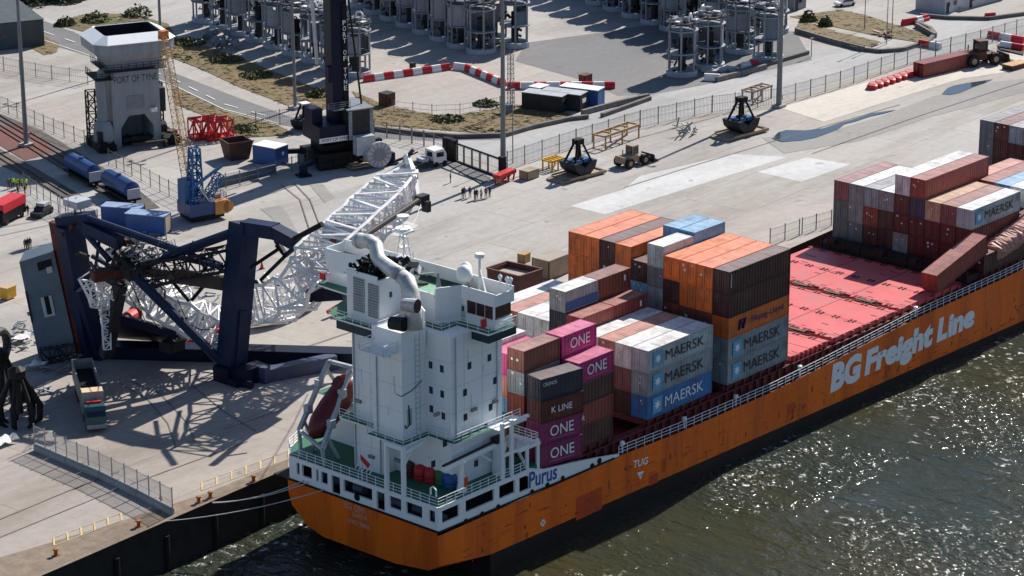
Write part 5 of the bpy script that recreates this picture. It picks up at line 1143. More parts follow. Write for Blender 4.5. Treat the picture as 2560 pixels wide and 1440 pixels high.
for i, (px, r_, h_, lb_) in enumerate((((165,62),2.2,1.8,'low bush at the left tip of the brown mound'),((240,52),3,2,'broad bush on the brown mound'),((345,38),3,2.2,'dark bush beside the bare yard on the mound'),((75,14),3.5,2.5,'dark bush in front of the far left building'),((165,6),3,2,'bush at the top edge beside the far left building'),((2022,52),1.6,2.2,'dark small tree on the dry grass island'),((2064,64),1.4,2.0,'smaller dark shrub on the dry grass island'),((800,238),2.5,1.4,'bush on the verge below the left foundation row'),((1215,262),2.2,1.0,'bush beside the cabinet on the grass island'),((470,108),3.4,.9,'low scrub patch on the brown verge above the road, nearer the hopper'),((560,150),3.6,.9,'low scrub patch on the brown verge midway along the road'),((640,190),3.2,.8,'low scrub patch on the brown verge nearer the tall thin mast'),((1120,300),3.0,.6,'flat scrub patch at the lower end of the grass island'),((610,325),2.6,.8,'scrub patch inside the fence by the brown skip'))): bush(px, r_, h_, lb_)
# ------------------------------------------------------------------ foundation cages
def make_cage(seed):
    rnd = random.Random(seed)
    tp = thing('foundation_cage', '', 'foundation', (0,0,0)); rTP = 2.75
    MB().lathe([(rTP, 0), (rTP+.1, .1), (rTP+.1, 1.0), (rTP-.1, 1.05), (rTP-.4, 1.0), (rTP-.4, .2)], n=20).build('base_ring', M_['tpl'], tp)
    for k in range(6): a_ = k*math.pi/3+.4; MB().tube((rTP*.93*math.cos(a_), rTP*.93*math.sin(a_), .9), (rTP*.93*math.cos(a_), rTP*.93*math.sin(a_), 10.4), .19, n=6).build('column', M_['tpg'], tp)
    for z in (4.1, 8.2): MB().lathe([(rTP+.12, z), (rTP+.15, z+.2), (rTP-.3, z+.25), (rTP-.35, z+.05)], n=20).build('ring_beam', M_['tpg'], tp)
    for k in rnd.sample(range(6), 3):
        mb = MB(); pr_ = [(k*1.047+.45+j*.235) for j in range(5)]; ring = lambda z: [(rTP*.9*math.cos(a_), rTP*.9*math.sin(a_), z) for a_ in pr_]+[(rTP*.86*math.cos(a_), rTP*.86*math.sin(a_), z) for a_ in pr_[::-1]]
        mb.loft([ring(4.4), ring(7.0+.6*(k % 3))]); mb.build('side_plate', (M_['tpg'], M_['grey'], M_['house'], M_['tpg'])[seed % 4], tp)
    mb = MB(); mb.lathe([(.7, .9), (.7, 6.5), (.55, 6.6)], n=12); mb.build('core_tube', M_['dark'], tp)
    mb = MB()
    for i in range(16): a_, rr, z = rnd.uniform(0, 6.28), rnd.uniform(.9, 2.2), rnd.uniform(1, 7.5); p = V((rr*math.cos(a_), rr*math.sin(a_), z)); mb.beam(p, p+V((rnd.uniform(-.8, .8), rnd.uniform(-.8, .8), rnd.uniform(-.9, .9))), rnd.uniform(.15, .7), rnd.uniform(.1, .5))
    mb.build('pipework', M_['dark'], tp)
    mb = MB(); mb.lathe([(rTP-.1, 9.5), (rTP+.25, 9.6), (rTP+.25, 9.8), (.1, 9.85)], n=18); mb.build('top_platform', M_['dark'], tp)
    mb = MB()
    for i in range(9): a_, rr = rnd.uniform(0, 6.28), rnd.uniform(.6, 2.3); p = V((rr*math.cos(a_), rr*math.sin(a_), 9.9)); mb.box(p-V((.4, .4, 0)), p+V((rnd.uniform(.1, .7), rnd.uniform(.1, .7), rnd.uniform(.2, .9))))
    for i in range(18): a_ = i*math.pi/9; mb.tube((2.9*math.cos(a_), 2.9*math.sin(a_), 9.8), (2.9*math.cos(a_), 2.9*math.sin(a_), 10.8), .04, n=4)
    mb.build('top_equipment', M_['grey'], tp)
    mb = MB(); mb.path([(-.6,-1.6,9.9), (-.6,-1.6,10.9), (-.2,-1.5,11.3), (.5,-1.4,11.2), (.8,-1.4,10.4)], .18, 6); mb.box((.4,-2.4,9.9), (1.9,-1.6,10.15)); mb.box((-2.4,-.4,9.95), (-1.5,1,10.1)); mb.build('davit', M_['wbar'], tp)
    return tp
CAGES = [make_cage(k) for k in (3, 8, 21, 34)]
U_, V_ = V((2.05, 6.35, 0)), V((7.4, -1.5, 0))
SPOTS = [('right', 0, 0, V((129.9, 96.4, Q))), ('right', 0, 1, V((137.2, 95.9, Q))), ('right', 0, 2, V((150.6, 99.0, Q))), ('right', 0, 3, V((148.9, 91.4, Q)))]
for i in range(9):
    for k in range(3): SPOTS.append(('right', i+1, k, V((152.8, 106.8, Q))+U_*i+V_*k))
SPOTS += [('middle', 0, 0, V((119.2, 135.0, Q))), ('middle', 0, 1, V((126.8, 133.4, Q)))]
for i in range(7):
    for k in range(2): SPOTS.append(('middle', i+1, k, V((120.2, 140.8, Q))+U_*i+V_*k))
for i in range(9): SPOTS.append(('left', i, 0, V((91.6, 140.2, Q))+V((1.45, 6.5, 0))*i))
for n_, (cl, i, k, p) in enumerate(SPOTS):
    o = CAGES[n_] if n_ < 4 else copy_tree(CAGES[rnd.randrange(4)])
    o.location = p; o.rotation_euler = (0, 0, rnd.uniform(0, 6.28))
    o['label'] = f"grey turbine foundation cage, {ORD[min(i, 9)]} row back, {ORD[k]} file, {dict(left='cluster behind the harbour crane', middle='cluster beside the pale bare yard', right='cluster beyond the dark asphalt')[cl]}"; o['group'] = 'turbine foundation cages'
# ------------------------------------------------------------------ striped barriers
BSEG = MB().loft([[(x, -.42, 0), (x, .42, 0), (x, .40, .55), (x, .22, .75), (x, .2, 1.1), (x, -.2, 1.1), (x, -.22, .75), (x, -.40, .55)] for x in (0.04, 1.96)])
BR, BW = BSEG.mesh('barrier', M_['rbar']), BSEG.mesh('barrier', M_['wbar'])
def barriers(px, where, first=True, seg=2.0, frac=(1, 1)):
    pts = [G(*p) for p in px]; k = 0; red = first
    for a, c in zip(pts, pts[1:]):
        L_ = (c-a).length; n_ = max(1, round(L_/seg)); d = (c-a).normalized()
        for i in range(n_):
            o = link('plastic_barrier', BR if red else BW, None, a+d*(L_*i/n_)); o.rotation_euler = (0, 0, math.atan2(d.y, d.x)); o.scale = (L_/n_/2.0, 1.15, 1.1)
            k += 1; nm = (ORD+['eleventh', 'twelfth', 'thirteenth', 'fourteenth', 'fifteenth', 'sixteenth', 'seventeenth', 'eighteenth', 'nineteenth', 'twentieth'])
            tag(o, f"{'red' if red else 'white'} plastic barrier, {nm[k-1] if k <= 20 else 'number '+str(k)} from the left, {where}", 'barrier', 'red and white plastic barriers'); red = not red
barriers([(910,205),(1125,174)], 'left arm of the long striped line', seg=1.85)
barriers([(1135,172),(1165,176),(1262,216)], 'sloping middle of the long striped line', False, 1.9)
barriers([(1268,222),(1400,221),(1538,221)], 'right arm of the long striped line', seg=2.1)
barriers([(2255,64),(2290,58),(2320,50)], 'short line on the far road', seg=2.4)
barriers([(2297,114),(2352,124)], 'short line at the island kerb', seg=2.3)
barriers([(2462,48),(2488,46)], 'pair on the far right kerb', seg=2.4)
barriers([(2470,92),(2560,108)], 'row inside the fence, top right', seg=2.6)
barriers([(2500,118),(2560,128)], 'heap on the dark mat, top right', False, 2.2)
# concrete block rows and stored barriers
def blocks(px, where, h=.9, m='conc'):
    pts = [G(*p) for p in px]; k = 0
    for a, c in zip(pts, pts[1:]):
        L_ = (c-a).length; n_ = max(1, round(L_/2.6)); d = (c-a).normalized()
        for i in range(n_):
            k += 1; mb = MB(); mb.loft([[(x, -.35, 0), (x, .35, 0), (x, .3, h), (x, -.3, h)] for x in (.05, L_/n_-.05)]); o = mb.build('concrete_block', mat('old_concrete', (.17, .16, .15), .9, var=.3), None, a+d*(L_*i/n_)); o.rotation_euler = (0, 0, math.atan2(d.y, d.x))
            tag(o, f"dark concrete block, {ORD[(k-1) % 10]}{' of second ten' if k > 10 else ''} from the left, {where}", 'concrete block', 'concrete blocks '+where)
blocks([(1455,288),(1540,265),(1622,246)], 'below the flat roofed cabins')
blocks([(1790,205),(1850,190),(1915,172)], 'below the right foundation cages')
blocks([(1992,82),(2080,108),(2160,128)], 'along the grassy island')
blocks([(2290,68),(2338,95)], 'at the island tip')
def crate(name, px, size, m, label, cat, rz=0, roof=None, feat=None, group=None, z0=0):
    t = thing(name, label, cat, G(*px), rz, group); l, wd_, h = size
    mb = MB(); mb.box((0, 0, z0+.08), (l, wd_, z0+h-.06)); mb.build('body', M_[m], t)
    mb = MB(); mb.box((-.06, -.06, z0+h-.06), (l+.06, wd_+.06, z0+h+.05)); mb.build('roof', M_[roof or m], t)
    mb = MB(); 
    for x in (.0, l-.15):
        for y in (-.03, wd_-.12): mb.box((x, y, 0), (x+.15, y+.15, z0+h-.07))
    mb.build('corner_frame', M_[feat or m], t); return t
# azimuth of the ship axis is x; left yard is turned about -26 degrees
AZ = R(-24)
def window_on(t, x, z, w_, h_, y=-.03, m='glass', nm='window'): mb = MB(); mb.box((x, y-.02, z), (x+w_, y+.03, z+h_)); mb.build(nm, M_[m], t)
def window_onx(t, y, z, w_, h_, x=-.03, m='glass', nm='window'): mb = MB(); mb.box((x-.02, y, z), (x+.03, y+w_, z+h_)); mb.build(nm, M_[m], t)
t = crate('site_cabin', (690,418), (3.2, 4.6, 3.0), 'blue', 'bright blue site cabin with white roof beside the mobile crane', 'cabin', R(8), 'wbar'); window_on(t, 1.6, 1.6, .5, .5, m='wbar', nm='notice')
t = crate('store_container', (350,568), (2.4, 6.0, 2.8), 'blue', 'blue store container with pale roof, rear one of the pair', 'shipping container', R(28), 'ltblue'); 
t = crate('store_container', (412,590), (2.5, 6.2, 2.9), 'blue', 'blue store container with pale roof, front one with tan end', 'shipping container', R(25), 'ltblue'); window_on(t, .2, .3, 2.0, 2.3, -.02, 'tan', 'end_door')
t = crate('flat_cabin', (1404,284), (3.0, 7.5, 2.9), 'dark', 'dark green flat roofed cabin, leftmost of three joined cabins', 'cabin', R(15), 'lgrey'); window_on(t, .6, 1.3, 1.2, .7, m='black')
t = crate('flat_cabin', (1450,280), (3.0, 7.5, 2.9), 'dark', 'dark flat roofed cabin, middle of three joined cabins', 'cabin', R(15), 'lgrey'); window_on(t, .9, 1.3, 1.4, .7, m='wbar', nm='notice')
t = crate('flat_cabin', (1494,268), (2.8, 7.2, 2.9), 'blue', 'blue flat roofed cabin, rightmost of three joined cabins', 'cabin', R(15), 'wbar')
t = crate('guard_hut', (1350,262), (2.9, 2.4, 2.9), 'black', 'small black guard hut with white roof above the grass', 'hut', R(5), 'wbar'); window_on(t, .5, 1.3, .7, .8, m='lgrey'); window_on(t, 1.6, 1.3, .7, .8, m='lgrey')
t = crate('brick_shed', (968,268), (2.0, 2.0, 2.2), 'rust', 'small brown shed on the grass island', 'shed', R(0), 'dark'); window_on(t, .4, .3, .5, 1.2, m='black', nm='door')
t = crate('utility_box', (1031,178), (.9, .7, 1.4), 'dark', 'small dark cabinet behind the striped barrier line', 'cabinet')
t = crate('rusty_bin', (1462,212), (2.0, 1.4, 1.6), 'rust', 'small rusty bin behind the right arm of the striped line', 'bin')
for i in range(3):
    t = crate('stacked_panel', (1788+i*22, 186-i*3), (1.6, 3.0, .6), 'lgrey', ('grey flat panel stack, left of three below the right cages', 'grey flat panel stack, middle of three below the right cages', 'grey flat panel stack, right of three below the right cages')[i], 'panel stack', R(12), 'lgrey', group='flat panels below the cages')
barriers([(1760,200),(1800,202)], 'loose pair below the right cages', False, 2.0); barriers([(1855,172),(1895,166)], 'pair on the blocks under the right cages', False, 2.2)
# brown long container, red crates, rusty loader, flat pallet
t = thing('shipping_container', 'dark red container standing alone by the fence, upper right', 'shipping container', G(2308,196), R(-8))
for kind in ('shell', 'frame', 'door', 'roof', 'door'): o = link({'shell': 'shell', 'roof': 'roof', 'frame': 'corner_frame', 'door': 'door'}[kind], cmesh(kind, 12.19, 2.59), t); o.color = (.22, .03, .03, 1)
o.location = (0, 1.25, .15)
for i in range(7):
    t = thing('red_mooring_float', f"red floating fender, {ORD[i]} from the left in the row by the fence", 'fender', G(2182+i*15, 220-i*5.0), R(25), 'red floats by the fence')
    MB().loft([[(x, sx*.9*wf, .05+sz) for sx, sz in ((-1, 0), (1, 0), (1, .6), (.6, .8), (-.6, .8), (-1, .6))] for x, wf in ((-1.6, .5), (-1.3, 1), (1.3, 1), (1.6, .5))]).build('float_body', M_['red'], t); MB().box((-.5, -.6, .85), (.4, .5, .92)).build('lid', mat('faded_red', (.6, .25, .22), .5), t)
def wheel(mb, c, r_, w_, n=12): c = V(c); mb.tube(c+V((0, -w_/2, 0)), c+V((0, w_/2, 0)), r_, n=n)
def loader(px, rz, m, label, s=1.0):
    t = thing('wheel_loader', label, 'wheel loader', G(*px), rz); t.scale = (s, s, s)
    mb = MB(); mb.box((-3, -1.0, .8), (.2, 1.0, 1.9)); mb.box((.2, -.8, .8), (2.2, .8, 1.5)); mb.build('chassis', M_[m], t)
    for x in (-2, 1.4):
        for y in (-1.2, 1.2): mb = MB(); wheel(mb, (x, y, .85), .85, .6); o = mb.build('tyre', M_['rubber'], t); mb = MB(); wheel(mb, (x, y*1.27, .85), .4, .05); mb.build('rim', M_['tan'], o)
    mb = MB(); mb.box((-.9, -.75, 1.9), (.5, .75, 2.1)); mb.box((-.9, -.8, 3.2), (.5, .8, 3.35))
    for x in (-.9, .4):
        for y in (-.75, .65): mb.box((x, y, 2.1), (x+.1, y+.1, 3.2))
    mb.build('cab', M_[m], t); MB().box((-.8, -.65, 2.1), (.4, .65, 3.2)).build('cab_glass', M_['glass'], t)
    mb = MB(); mb.beam((1.2, -.6, 1.5), (3.6, -.6, .7), .2, .4); mb.beam((1.2, .6, 1.5), (3.6, .6, .7), .2, .4); mb.build('lift_arm', M_[m], t)
    mb = MB(); mb.loft([[(3.4, y, .1), (4.6, y, .1), (4.7, y, .25), (3.7, y, .4), (3.5, y, 1.3), (3.3, y, 1.3)] for y in (-1.4, 1.4)]); mb.build('bucket', M_['dark'], t); MB().tube((-1.8, .5, 1.9), (-1.8, .5, 2.7), .08, n=6).build('exhaust', M_['black'], t)
loader((2452,160), R(-25), 'rust', 'rusty brown wheel loader parked beyond the lone red container', 1.35)
loader((1582,412), R(-5), 'tan', 'worn tan wheel loader between the two grabs', 1.0)
t = crate('wooden_skid', (2530,178), (5, 2.2, .9), 'rust', 'rusty flat skid with orange top at the right edge', 'skid', R(-6), 'ochre')
t = crate('small_block', (2500,146), (1.8, 1, .5), 'dark', 'small dark block in front of the rusty loader', 'block', R(-20), 'tan')
MT = MB(); MT.sheet([G(*q)+V((0,0,.25)) for q in ((2492,112),(2560,132),(2560,140),(2500,126))]); struct(MT.build('rubber_mat', M_['black']))
# ------------------------------------------------------------------ grabs on steel trays
def grab(px, rz, label, tray=True, lid='blue', s=1.0):
    t = thing('clamshell_grab', label, 'crane grab', G(*px), rz); t.scale = (s, s, s); z0 = .55 if tray else 0
    for sg in (-1, 1):
        prof = [(0, .2), (1.0, 0), (2.5, 1.3), (3.0, 2.7), (2.0, 2.75), (0, 1.5)]
        mb = MB(); mb.loft([[(sg*x, y, z0+z) for x, z in (prof if sg > 0 else prof[::-1])] for y in (-2.3, 2.3)]); o = mb.build('shell', M_['dark'], t)
        mb = MB(); mb.box((min(sg*.3, sg*2.2), -1.5, z0+2.35), (max(sg*.3, sg*2.2), 1.5, z0+2.95)); mb.build('cover', M_['cblue' if lid == 'blue' else 'dark'], o)
    mb = MB(); mb.box((-.9, -.8, z0+6.0), (.9, .8, z0+7.0)); mb.tube((-1.1, 0, z0+6.5), (1.1, 0, z0+6.5), .5, n=10); mb.build('head', M_['black'], t)
    for sx in (-1, 1):
        for sy in (-1, 1): mb = MB(); mb.beam((sx*2.2, sy*1.5, z0+2.4), (sx*.6, sy*.5, z0+6.2), .38, .38); mb.build('arm', M_['black'], t)
    mb = MB(); mb.tube((0, 0, z0+2.2), (0, 0, z0+6), .3, n=8); mb.box((-.8, -.7, z0+2.4), (.8, .7, z0+3.2)); mb.tube((-.5, .3, z0+2.2), (-.3, .2, z0+6), .12, n=6); mb.tube((.5, -.3, z0+2.2), (.3, -.2, z0+6), .12, n=6); mb.build('hoist_column', M_['black'], t)
    if tray:
        mb = MB(); mb.loft([[(x, y, .05) for x, y in ()] or [(x+.6*(.3 if 0 else 0), y*1.0, z) for y, z in ((-2.4, .15), (2.4, .15), (2.6, .5), (-2.6, .5))] for x in (-4.6, 5.0)]); mb.box((-4.6, -2.65, .5), (5, -2.45, .85)); mb.box((-4.6, 2.45, .5), (5, 2.65, .85)); mb.tube((5.0, -2.6, .5), (5.0, 2.6, .5), .35, n=8); mb.beam((-4.6, -2.5, .4), (-6.4, -2.0, .2), .4, .3); mb.beam((-4.6, 2.5, .4), (-6.4, 2.0, .2), .4, .3); mb.box((-6.4, -2.2, .1), (-4.6, 2.2, .3)); mb.build('tray', M_['tan'], t)
    return t
grab((1445,440), R(-6), 'dark clamshell grab with blue covers on a tray beside the yellow frame', s=.80)
grab((1852,335), R(-6), 'dark clamshell grab with bright blue covers on the far tray by the puddle', s=.84)
grab((762,322), R(20), 'dark clamshell grab standing behind the mobile crane', False, 'dark', .7)
t = thing('orange_peel_grab', 'black spidery grab with splayed arms standing at the left edge', 'crane grab', G(50,1062), R(10))
mb = MB(); mb.lathe([(.9, 5.8), (1.1, 6.2), (1.1, 7.0), (.4, 7.5)], n=10); mb.build('head', M_['black'], t)
for k in range(7):
    a_ = k*.9; mb = MB(); cs, sn = math.cos(a_), math.sin(a_); mb.path([(cs*.8, sn*.8, 6.2), (cs*1.6, sn*1.6, 4.4), (cs*2.5, sn*2.5, 2.4), (cs*2.4, sn*2.4, .6), (cs*1.5, sn*1.5, 0)], [.2, .28, .4, .35, .1], 6); mb.build('tine', M_['black'], t)
mb = MB(); mb.tube((0, 0, 1.5), (0, 0, 6), .5, n=8); mb.build('hydraulic_column', M_['dark'], t)
o = copy_tree(t); o.location = G(8,1015); o['label'] = 'black spidery grab cut off by the left edge, behind the other'; o.rotation_euler = (0, 0, 1)
# ochre stands, red trailer, timber rack
def stand(px, rz, size, m, label, z=1.6):
    t = thing('steel_stand', label, 'steel frame', G(*px), rz); l, wd_ = size
    mb = MB(); 
    for y in (0, wd_): mb.beam((0, y, z), (l, y, z), .25, .35)
    for i in range(5): mb.beam((l*i/4, 0, z), (l*i/4, wd_, z), .2, .25)
    mb.build('top_frame', M_[m], t)
    for x in (.2, l*.5, l-.2):
        for y in (0, wd_): mb = MB(); mb.beam((x, y, 0), (x, y, z), .2, .2); mb.build('leg', M_[m], t)
    mb = MB(); mb.beam((.2, 0, .2), (l-.2, wd_, .3), .15, .15); mb.build('brace', M_['rust'], t)
stand((1378,430), R(-2), (3.2, 2.0), 'yellow', 'yellow frame between the red trailer and the nearer grab')
stand((1512,375), R(3), (9.5, 2.4), 'ochre', 'long rusty ochre frame beside the fence', 2.2)
stand((1880,262), R(2), (6, 2.2), 'tan', 'tan framed stand beside the right lamp mast', 2.2)
t = thing('red_trailer', 'bright red trailer frame in front of the gate mast', 'trailer', G(1250,466), R(8))
mb = MB(); mb.box((0, 0, 1.1), (4.6, 1.4, 1.7)); mb.build('bed', M_['red'], t)
for x in (.5, 2.6, 4.0): mb = MB(); mb.beam((x, .2, 0), (x+.3, .2, 1.1), .2, .2); mb.beam((x, 1.2, 0), (x+.3, 1.2, 1.1), .2, .2); mb.build('leg', M_['red'], t)
MB().box((.3, .2, .4), (1.0, .9, 1.1)).build('motor', M_['ochre'], t)
t = crate('timber_crate', (1320,452), (2.6, 1.8, 1.4), 'tan', 'tan framed crate between red trailer and yellow frame', 'crate', R(0)); 
for i in range(5): t_ = 0
mb = MB()
for i in range(26): p = G(rnd.uniform(1690,1750), rnd.uniform(318,340)); mb.beam(p+V((0,0,.2)), p+V((rnd.uniform(-1.5,1.5), rnd.uniform(-1,1), rnd.uniform(.2,1.6))), .2, .15)
struct(mb.build('scrap_heap', M_['grey']), 'stuff')
# ------------------------------------------------------------------ grey bulk hopper
hp_ = thing('bulk_hopper', 'grey quayside bulk hopper with flared funnel top and black lettering', 'hopper', G(346,366), AZ); hp_.scale = (1.1, 1.08, 1.02)
def HP(n, mb, m='hopper', par=None): return mb.build(n, M_[m], par or hp_)
mb = MB(); z1, z2 = 5.2, 12.6
mb.box((-3.6, 0, z1), (3.6, 6.4, z2))
for sx in (-1, 1):
    mb.prism([(sx*3.6, 0), (sx*2.5, 0), (sx*2.5, 6.4), (sx*3.6, 6.4)], 0, z1-.004); mb.add([(sx*2.5, 0, 3.2), (sx*2.5, 0, z1), (sx*1.2, 0, z1), (sx*2.5, .5, 3.2), (sx*2.5, .5, z1), (sx*1.2, .5, z1)], [(0,1,2),(5,4,3),(0,3,4,1),(1,4,5,2),(2,5,3,0)])
mb.box((-2.5, 6.0, 0), (2.5, 6.4, z1)); HP('body', mb)
mb = MB(); mb.box((-2.5, 1.0, .1), (2.5, 5.9, .3)); mb.box((-2.2, .6, .8), (2.6, 1.2, 1.4)); mb.box((-1.5, -2.2, .8), (3.6, -1.6, 1.2)); mb.tube((3.4, -1.9, .6), (3.8, -1.9, .6), .6, n=10)
for i in range(12): p = V((rnd.uniform(-2.2, 3.2), rnd.uniform(-2.0, 4), rnd.uniform(.2, 1.6))); mb.beam(p, p+V((rnd.uniform(-1.5, 1.5), rnd.uniform(-.5, .5), rnd.uniform(-.2, .6))), .3, .3)
HP('conveyor', mb, 'dark')
mb = MB(); mb.box((-1.4, -.06, 6.2), (1.2, .02, 8.4)); HP('vent_panel', mb, 'grey')
mb = MB(); mb.box((2.0, -.9, 5.6), (2.9, -.02, 6.2)); HP('floodlight', mb, 'wbar')
mb = MB(); mb.box((-4.6, -1.0, z2), (4.6, 7.4, z2+.15)); railing([(-4.5,7.3,z2+.15), (-4.5,-.9,z2+.15), (4.5,-.9,z2+.15), (4.5,7.3,z2+.15)], 1.1, 1.2, .05, mb=mb); HP('walkway', mb, 'dark')
mb = MB()
def octo(hx, hy, c, z): return [(hx-c, -hy, z), (hx, -hy+c, z), (hx, hy-c, z), (hx-c, hy, z), (-hx+c, hy, z), (-hx, hy-c, z), (-hx, -hy+c, z), (-hx+c, -hy, z)]
sh = lambda ring: [(x, y+3.2, z) for x, y, z in ring]
mb.loft([sh(octo(3.6, 3.2, .6, z2)), sh(octo(4.1, 3.7, .8, z2+1.5)), sh(octo(6.0, 5.2, 1.7, z2+3.1)), sh(octo(6.05, 5.25, 1.7, z2+4.7))], True, False); HP('funnel', mb)
mb = MB(); mb.loft([sh(octo(6.2, 5.4, 1.7, z2+4.7)), sh(octo(6.25, 5.45, 1.7, z2+4.8)), sh(octo(4.3, 3.6, .4, z2+5.9)), sh(octo(4.2, 3.5, .4, z2+5.8)), sh(octo(6.0, 5.2, 1.7, z2+4.65))], False, False); HP('rim', mb, 'white')
mb = MB(); railing([(-6.0, 5.0, z2-1.0), (-6.0, -.8, z2-1.0), (-3.6, -.9, z2-1.0)], 1.0, .9, .06, mb=mb); mb.box((-6.1, -.9, z2-1.15), (-3.6, 5, z2-1.0)); HP('side_platform', mb, 'dark')
for x, y in ((-5.8, 3.4), (4.4, 4.2)):
    mb = MB(); lattice(mb, [(x, y, 0), (x, y, 9)], (1.4, 1.4), (1.4, 1.4), 5, .12, .08, up=(1,0,0)); HP('stair_tower', mb, 'dark')
mb = MB(); mb.box((-6.4, -1.6, .1), (-3.7, 5.8, 1.1)); mb.box((3.7, -1.4, .1), (6.2, 5.8, 1.2)); mb.tube((5.4, -1.6, .9), (5.4, -1.0, .9), .9, n=12); mb.tube((-5.6, -1.8, .9), (-5.6, -1.2, .9), .9, n=12); HP('travel_bogie', mb, 'black')
mb = MB(); mb.loft([sh(octo(4.2, 3.5, .4, z2+5.8)), sh(octo(3.2, 2.8, .7, z2+3.0)), sh(octo(1.0, 1.0, .3, z2+.5))][::-1], True, False); HP('inner_chute', mb, 'black')
mb = MB(); mb.path([(-3.4, 1.2, z2-.2), (-4.6, 1.0, z2-.4), (-5.0, .9, z2-1.4), (-4.9, .9, z2-5.5), (-4.9, .9, 4.4)], [.8, .9, .85, .8, .8], 10); mb.lathe([(1.0, 4.6), (1.5, 3.6), (1.6, 1.6), (1.0, .5)], (-4.9, .9), 10); HP('dust_duct', mb)
mb = MB(); mb.box((-6.2, -.6, .2), (-5.4, 1.4, 3.2)); mb.box((3.7, .4, 5.2), (4.6, 3.2, 9)); mb.tube((3.8, 1, 2.5), (4.6, 1, 2.5), .9, n=10); HP('side_gear', mb, 'dark')
lettering('PORT OF TYNE', M_['ink'], (-3.2, -.02, z2-2.0), (1, 0, 0), (0, 0, 1), 6.5, 1.1, hp_, 0)
# ------------------------------------------------------------------ blue lattice crane with yellow boom
cb = thing('lattice_crane', 'blue and orange crawler crane with a long yellow lattice boom', 'crane', G(510,548), R(-14))
mb = MB(); mb.box((-2.6, -1.2, .3), (2.8, 2.6, 1.0)); mb.build('undercarriage', M_['black'], cb)
mb = MB(); mb.box((-2.9, -1.3, 1.0), (1.2, 2.8, 2.9)); mb.build('deck_house', M_['tank'], cb)
mb = MB(); mb.box((1.2, -1.5, .8), (3.4, 2.4, 2.8)); mb.tube((3.4, -1.5, 1.8), (3.4, 2.4, 1.8), .9, n=10); mb.build('counterweight', mat('orange_weight', (.5, .22, .06), .5, var=.2), cb)
mb = MB(); mb.box((-2.9, .2, 2.9), (-.9, 2.4, 6.2)); mb.build('cab', M_['cblue'], cb)
mb = MB(); lattice(mb, [(-1.0, .6, 3), (-.6, 1.0, 10.8)], (1.8, 1.2), (1.8, 1.2), 6, .16, .12, up=(1,0,0)); mb.beam((-2, 0, 5), (3.2, -.6, 8), .4, .4); lattice(mb, [(.4, 0, 3.0), (3.0, 0, 6.5)], (1.4, 1.2), (1.0, .8), 4, .1, .08); mb.build('mast_frame', M_['cblue'], cb)
mb = MB(); mb.beam((.4, -1.2, 3), (-1.0, -1.2, 5.0), .3, .2); mb.beam((1.0, -.4, 3), (-.4, -.4, 5.0), .3, .2); mb.box((.5, -1.4, 2.9), (1.3, -.2, 3.2)); mb.build('stair', M_['lgrey'], cb)
mb = MB(); railing([(-2.9, -1.2, 2.9), (1.1, -1.2, 2.9), (3.2, -1.3, 2.9), (3.2, 2.3, 2.9)], 1.0, 1.0, .05, mb=mb); mb.build('railing', M_['cblue'], cb)
mb = MB(); mb.box((2.0, 0, 2.8), (3, 1.2, 3.4)); mb.box((-1, -.9, 2.9), (-.2, -.3, 3.5)); mb.build('winch', M_['tan'], cb)
B0, B1 = G(478,492,8.0), AY(408, 88, 108)
ybm = thing('yellow_boom', 'long thin yellow lattice boom leaning up past the hopper', 'crane boom', B0)
mb = MB(); lattice(mb, [V((0,0,0)), (B1-B0)*.12, (B1-B0)*.86, B1-B0], (1.3, 1.1), (1.3, 1.1), 24, .065, .038, up=(1,0,0)); mb.build('lattice', M_['ochre'], ybm); mb = MB(); mb.box(B1-B0-V((.5,.5,.6)), B1-B0+V((.7,.6,.7))); mb.build('boom_head', mat('orange_head', (.55, .16, .03), .5), ybm)
mb = MB(); mb.tube((.6, -.3, .5), B1-B0, .035, n=4); mb.tube((1.4, -.8, 1.0), B1-B0, .035, n=4); mb.build('hoist_rope', M_['ochre'], ybm)
# ------------------------------------------------------------------ dark mobile harbour crane
mc = thing('harbour_crane', 'dark blue mobile harbour crane with tall lettered tower and cable reel', 'crane', G(865,412), R(-20))
def MC(n, mb, m='navy2', par=None): return mb.build(n, M_[m], par or mc)
mb = MB(); mb.box((-5.5, -1.5, 1.2), (3.5, 5.5, 2.6)); mb.box((-4, 0, 2.6), (2.5, 4.5, 3.6)); MC('chassis', mb, 'black')
for i in range(7):
    for y in (-1.2, 5.2): mb = MB(); wheel(mb, (-4.8+i*1.25, y, .75), .75, .9); MC('wheel', mb, 'rubber')
for (a, c) in (((-4, 0, 1.8), (-8.5, -2.5, 1.6)), ((3, 4, 1.8), (8.2, 5.2, 1.7)), ((-4, 4.5, 1.8), (-8.5, 7, 1.6)), ((3, 0, 1.8), (6.5, -3.0, 1.6))): mb = MB(); mb.beam(a, c, .7, .7); mb.box(V(c)+V((-.5,-.5,-1.6)), V(c)+V((.5,.5,.3))); mb.box(V(c)+V((-1,-1,-1.6)), V(c)+V((1,1,-1.3))); MC('outrigger', mb)
mb = MB(); mb.lathe([(1.9, 3.6), (1.9, 4.3)], (-1, 2.2), 16); MC('slew_ring', mb, 'black')
mb = MB(); mb.box((-5.0, -1.2, 4.3), (1.0, 5.2, 7.0)); mb.box((-5.2, 1.0, 7.0), (-3.4, 4.0, 9.4)); MC('machine_deck', mb)
mb = MB(); mb.box((-.2, -1.8, 4.4), (4.1, 5.2, 9.2)); mh2 = MC('machinery_house', mb, 'dark'); mb = MB()
for i in range(22): mb.box((-.2, -1.83, 4.5+i*.21), (.4, -1.8, 4.62+i*.21)); mb.box((3.5, -1.83, 4.5+i*.21), (4.1, -1.8, 4.62+i*.21))
mb.build('louvre', M_['lgrey'], mh2)
